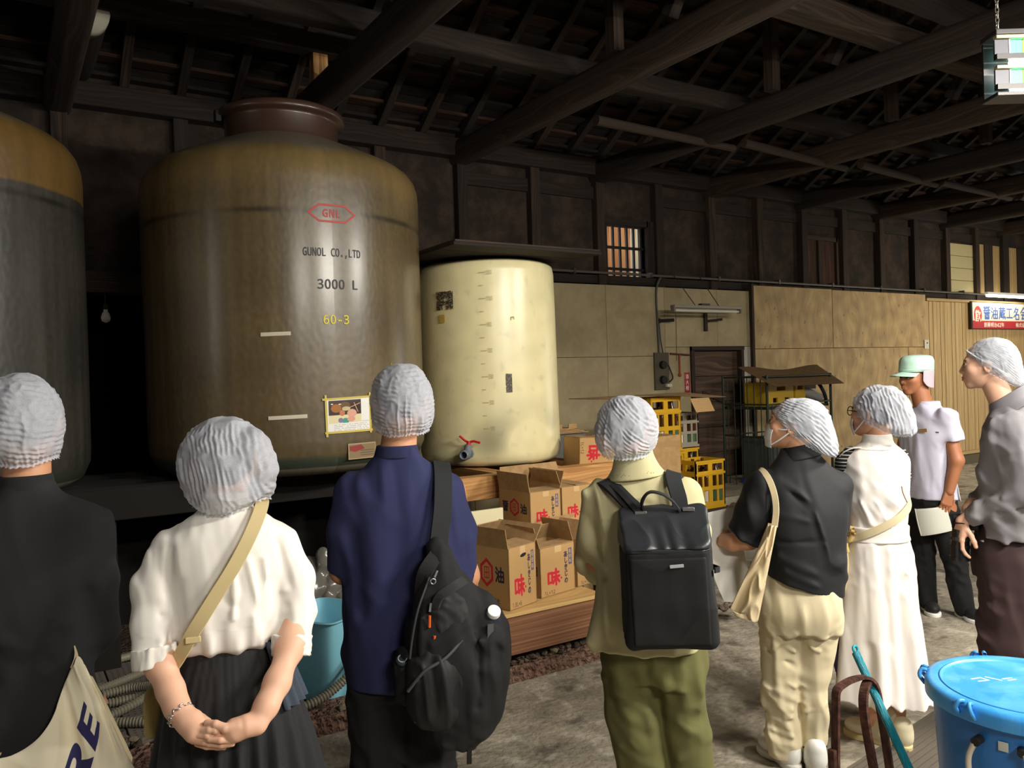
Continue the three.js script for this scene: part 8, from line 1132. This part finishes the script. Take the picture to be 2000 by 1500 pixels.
// shoulder bag of the white dress and a folded purple umbrella
{
  const base = [3.314, -2.176], o = frame('shoulder_bag', 'beige shoulder bag with a broad strap across the white dress', 'bag', base, 56.7), cm = cloth(206, 190, 152, 0.8);
  part('strap', ribbon([[0.11, 1.15, -0.07], [0.134, 1.11, -0.02], [0.132, 1.08, 0.035], [0.1, 1.04, 0.085], [0.03, 0.995, 0.117], [-0.05, 0.955, 0.12], [-0.11, 0.93, 0.095]], [[1, 0.2, -0.3], [1, 0, 0.2], [0.8, 0, 0.6], [0.2, 0, 1], [0, 0, 1], [-0.2, 0, 1], [-0.6, 0, 0.8]], 0.034, 0.004, 50), cm, o);
  part('knot', [tube([[-0.1, 0.97, 0.1], [-0.13, 0.98, 0.08], [-0.15, 0.95, 0.06], [-0.12, 0.92, 0.1], [-0.1, 0.95, 0.11]], 0.012, 30, 8), tube([[-0.12, 0.94, 0.1], [-0.13, 0.9, 0.1], [-0.125, 0.87, 0.095]], 0.01, 14, 8), tube([[-0.09, 0.96, 0.11], [-0.16, 0.97, 0.06], [-0.18, 0.965, 0.02]], 0.008, 14, 8)], mat(214, 186, 120, 0.8), o);
  garment(o, 'pouch', bump(loft([[0.66, -0.165, 0.02, 0.03, 0.07], [0.7, -0.165, 0.02, 0.045, 0.1], [0.8, -0.155, 0.025, 0.045, 0.095], [0.88, -0.15, 0.03, 0.035, 0.075], [0.93, -0.14, 0.04, 0.02, 0.04]], 2.4), wr(8, 5, 0.008, 91)), [-0.26, 0.63, -0.12], [-0.06, 0.97, 0.16], 0.0065, cm);
  const u = frame('umbrella', 'folded purple umbrella between the cream trousers and the white dress', 'umbrella', base, 56.7);
  garment(u, 'canopy', bump(loft([[0.26, -0.165, 0.04, 0.01, 0.01], [0.36, -0.172, 0.04, 0.026, 0.026], [0.55, -0.18, 0.04, 0.036, 0.036], [0.68, -0.182, 0.04, 0.03, 0.03]], 2), (x, y, z) => 0.006 * Math.sin(Math.atan2(x + 0.178, z - 0.04) * 7 + y * 6)), [-0.24, 0.24, -0.02], [-0.12, 0.7, 0.1], 0.005, cloth(84, 78, 134, 0.6));
  part('shaft', rod([-0.164, 0.2, 0.04], [-0.184, 0.8, 0.04], 0.006), black, u); part('handle', rod([-0.184, 0.76, 0.04], [-0.186, 0.86, 0.04], 0.011), black, u);
}
// guide's white board, camera of the grey shirt
{
  const o = frame('clipboard', 'curved white plastic board held low by the guide', 'clipboard', [5.292, -3.087], 59.6);
  part('board', sheet((u, v) => { const t = (u - 0.5) * 2; return [lerp(-0.085, 0.098, u) + 0.035 * v, lerp(0.735, 0.76, u) - 0.178 * v + 0.02 * u * v, 0.175 + 0.025 * (1 - t * t) - 0.02 * u]; }, 20, 10, 0.003), mat(206, 206, 194, 0.5), o);
  part('rolled_edge', tube([[-0.085, 0.737, 0.176], [-0.07, 0.64, 0.176], [-0.052, 0.56, 0.176]], 0.004, 16, 8), mat(190, 190, 180, 0.5), o);
  const t = frame('towel', 'white towel hanging at the hip of the guide', 'towel', [5.292, -3.087], 59.6); part('cloth', sheet((u, v) => [0.155 + 0.03 * u * v + 0.004 * Math.sin(u * 9), 0.95 - 0.17 * v, 0.0 + 0.06 * u - 0.01 * Math.sin(v * 5)], 10, 14, 0.004), cloth(214, 210, 208, 0.9), t);
  const c = frame('camera', 'black camera with a long lens hanging from the hand of the grey shirt', 'camera', [3.951, -1.949], 63.1);
  part('lens', [rod([-0.172, 0.92, 0.125], [-0.178, 0.78, 0.13], 0.036, 0.04, 28), rod([-0.1755, 0.85, 0.128], [-0.176, 0.835, 0.1285], 0.042, 0.042, 28), rod([-0.1775, 0.795, 0.13], [-0.178, 0.778, 0.13], 0.043, 0.043, 28)], blackGloss, c);
  part('camera_body', bx(-0.21, 0.915, 0.06, -0.1, 0.985, 0.12, { r: 0.012, seg: 3 }), black, c); part('lens_ring', rod([-0.174, 0.885, 0.126], [-0.1745, 0.87, 0.127], 0.0415, 0.0415, 28), mat(44, 44, 48, 0.4), c); part('neck_strap', ribbon([[-0.13, 0.985, 0.09], [-0.1, 0.93, 0.1], [-0.12, 0.86, 0.09], [-0.15, 0.9, 0.07]], [1, 0, 0.3], 0.012, 0.003, 24), black, c);
}
renderer.render(scene, camera);
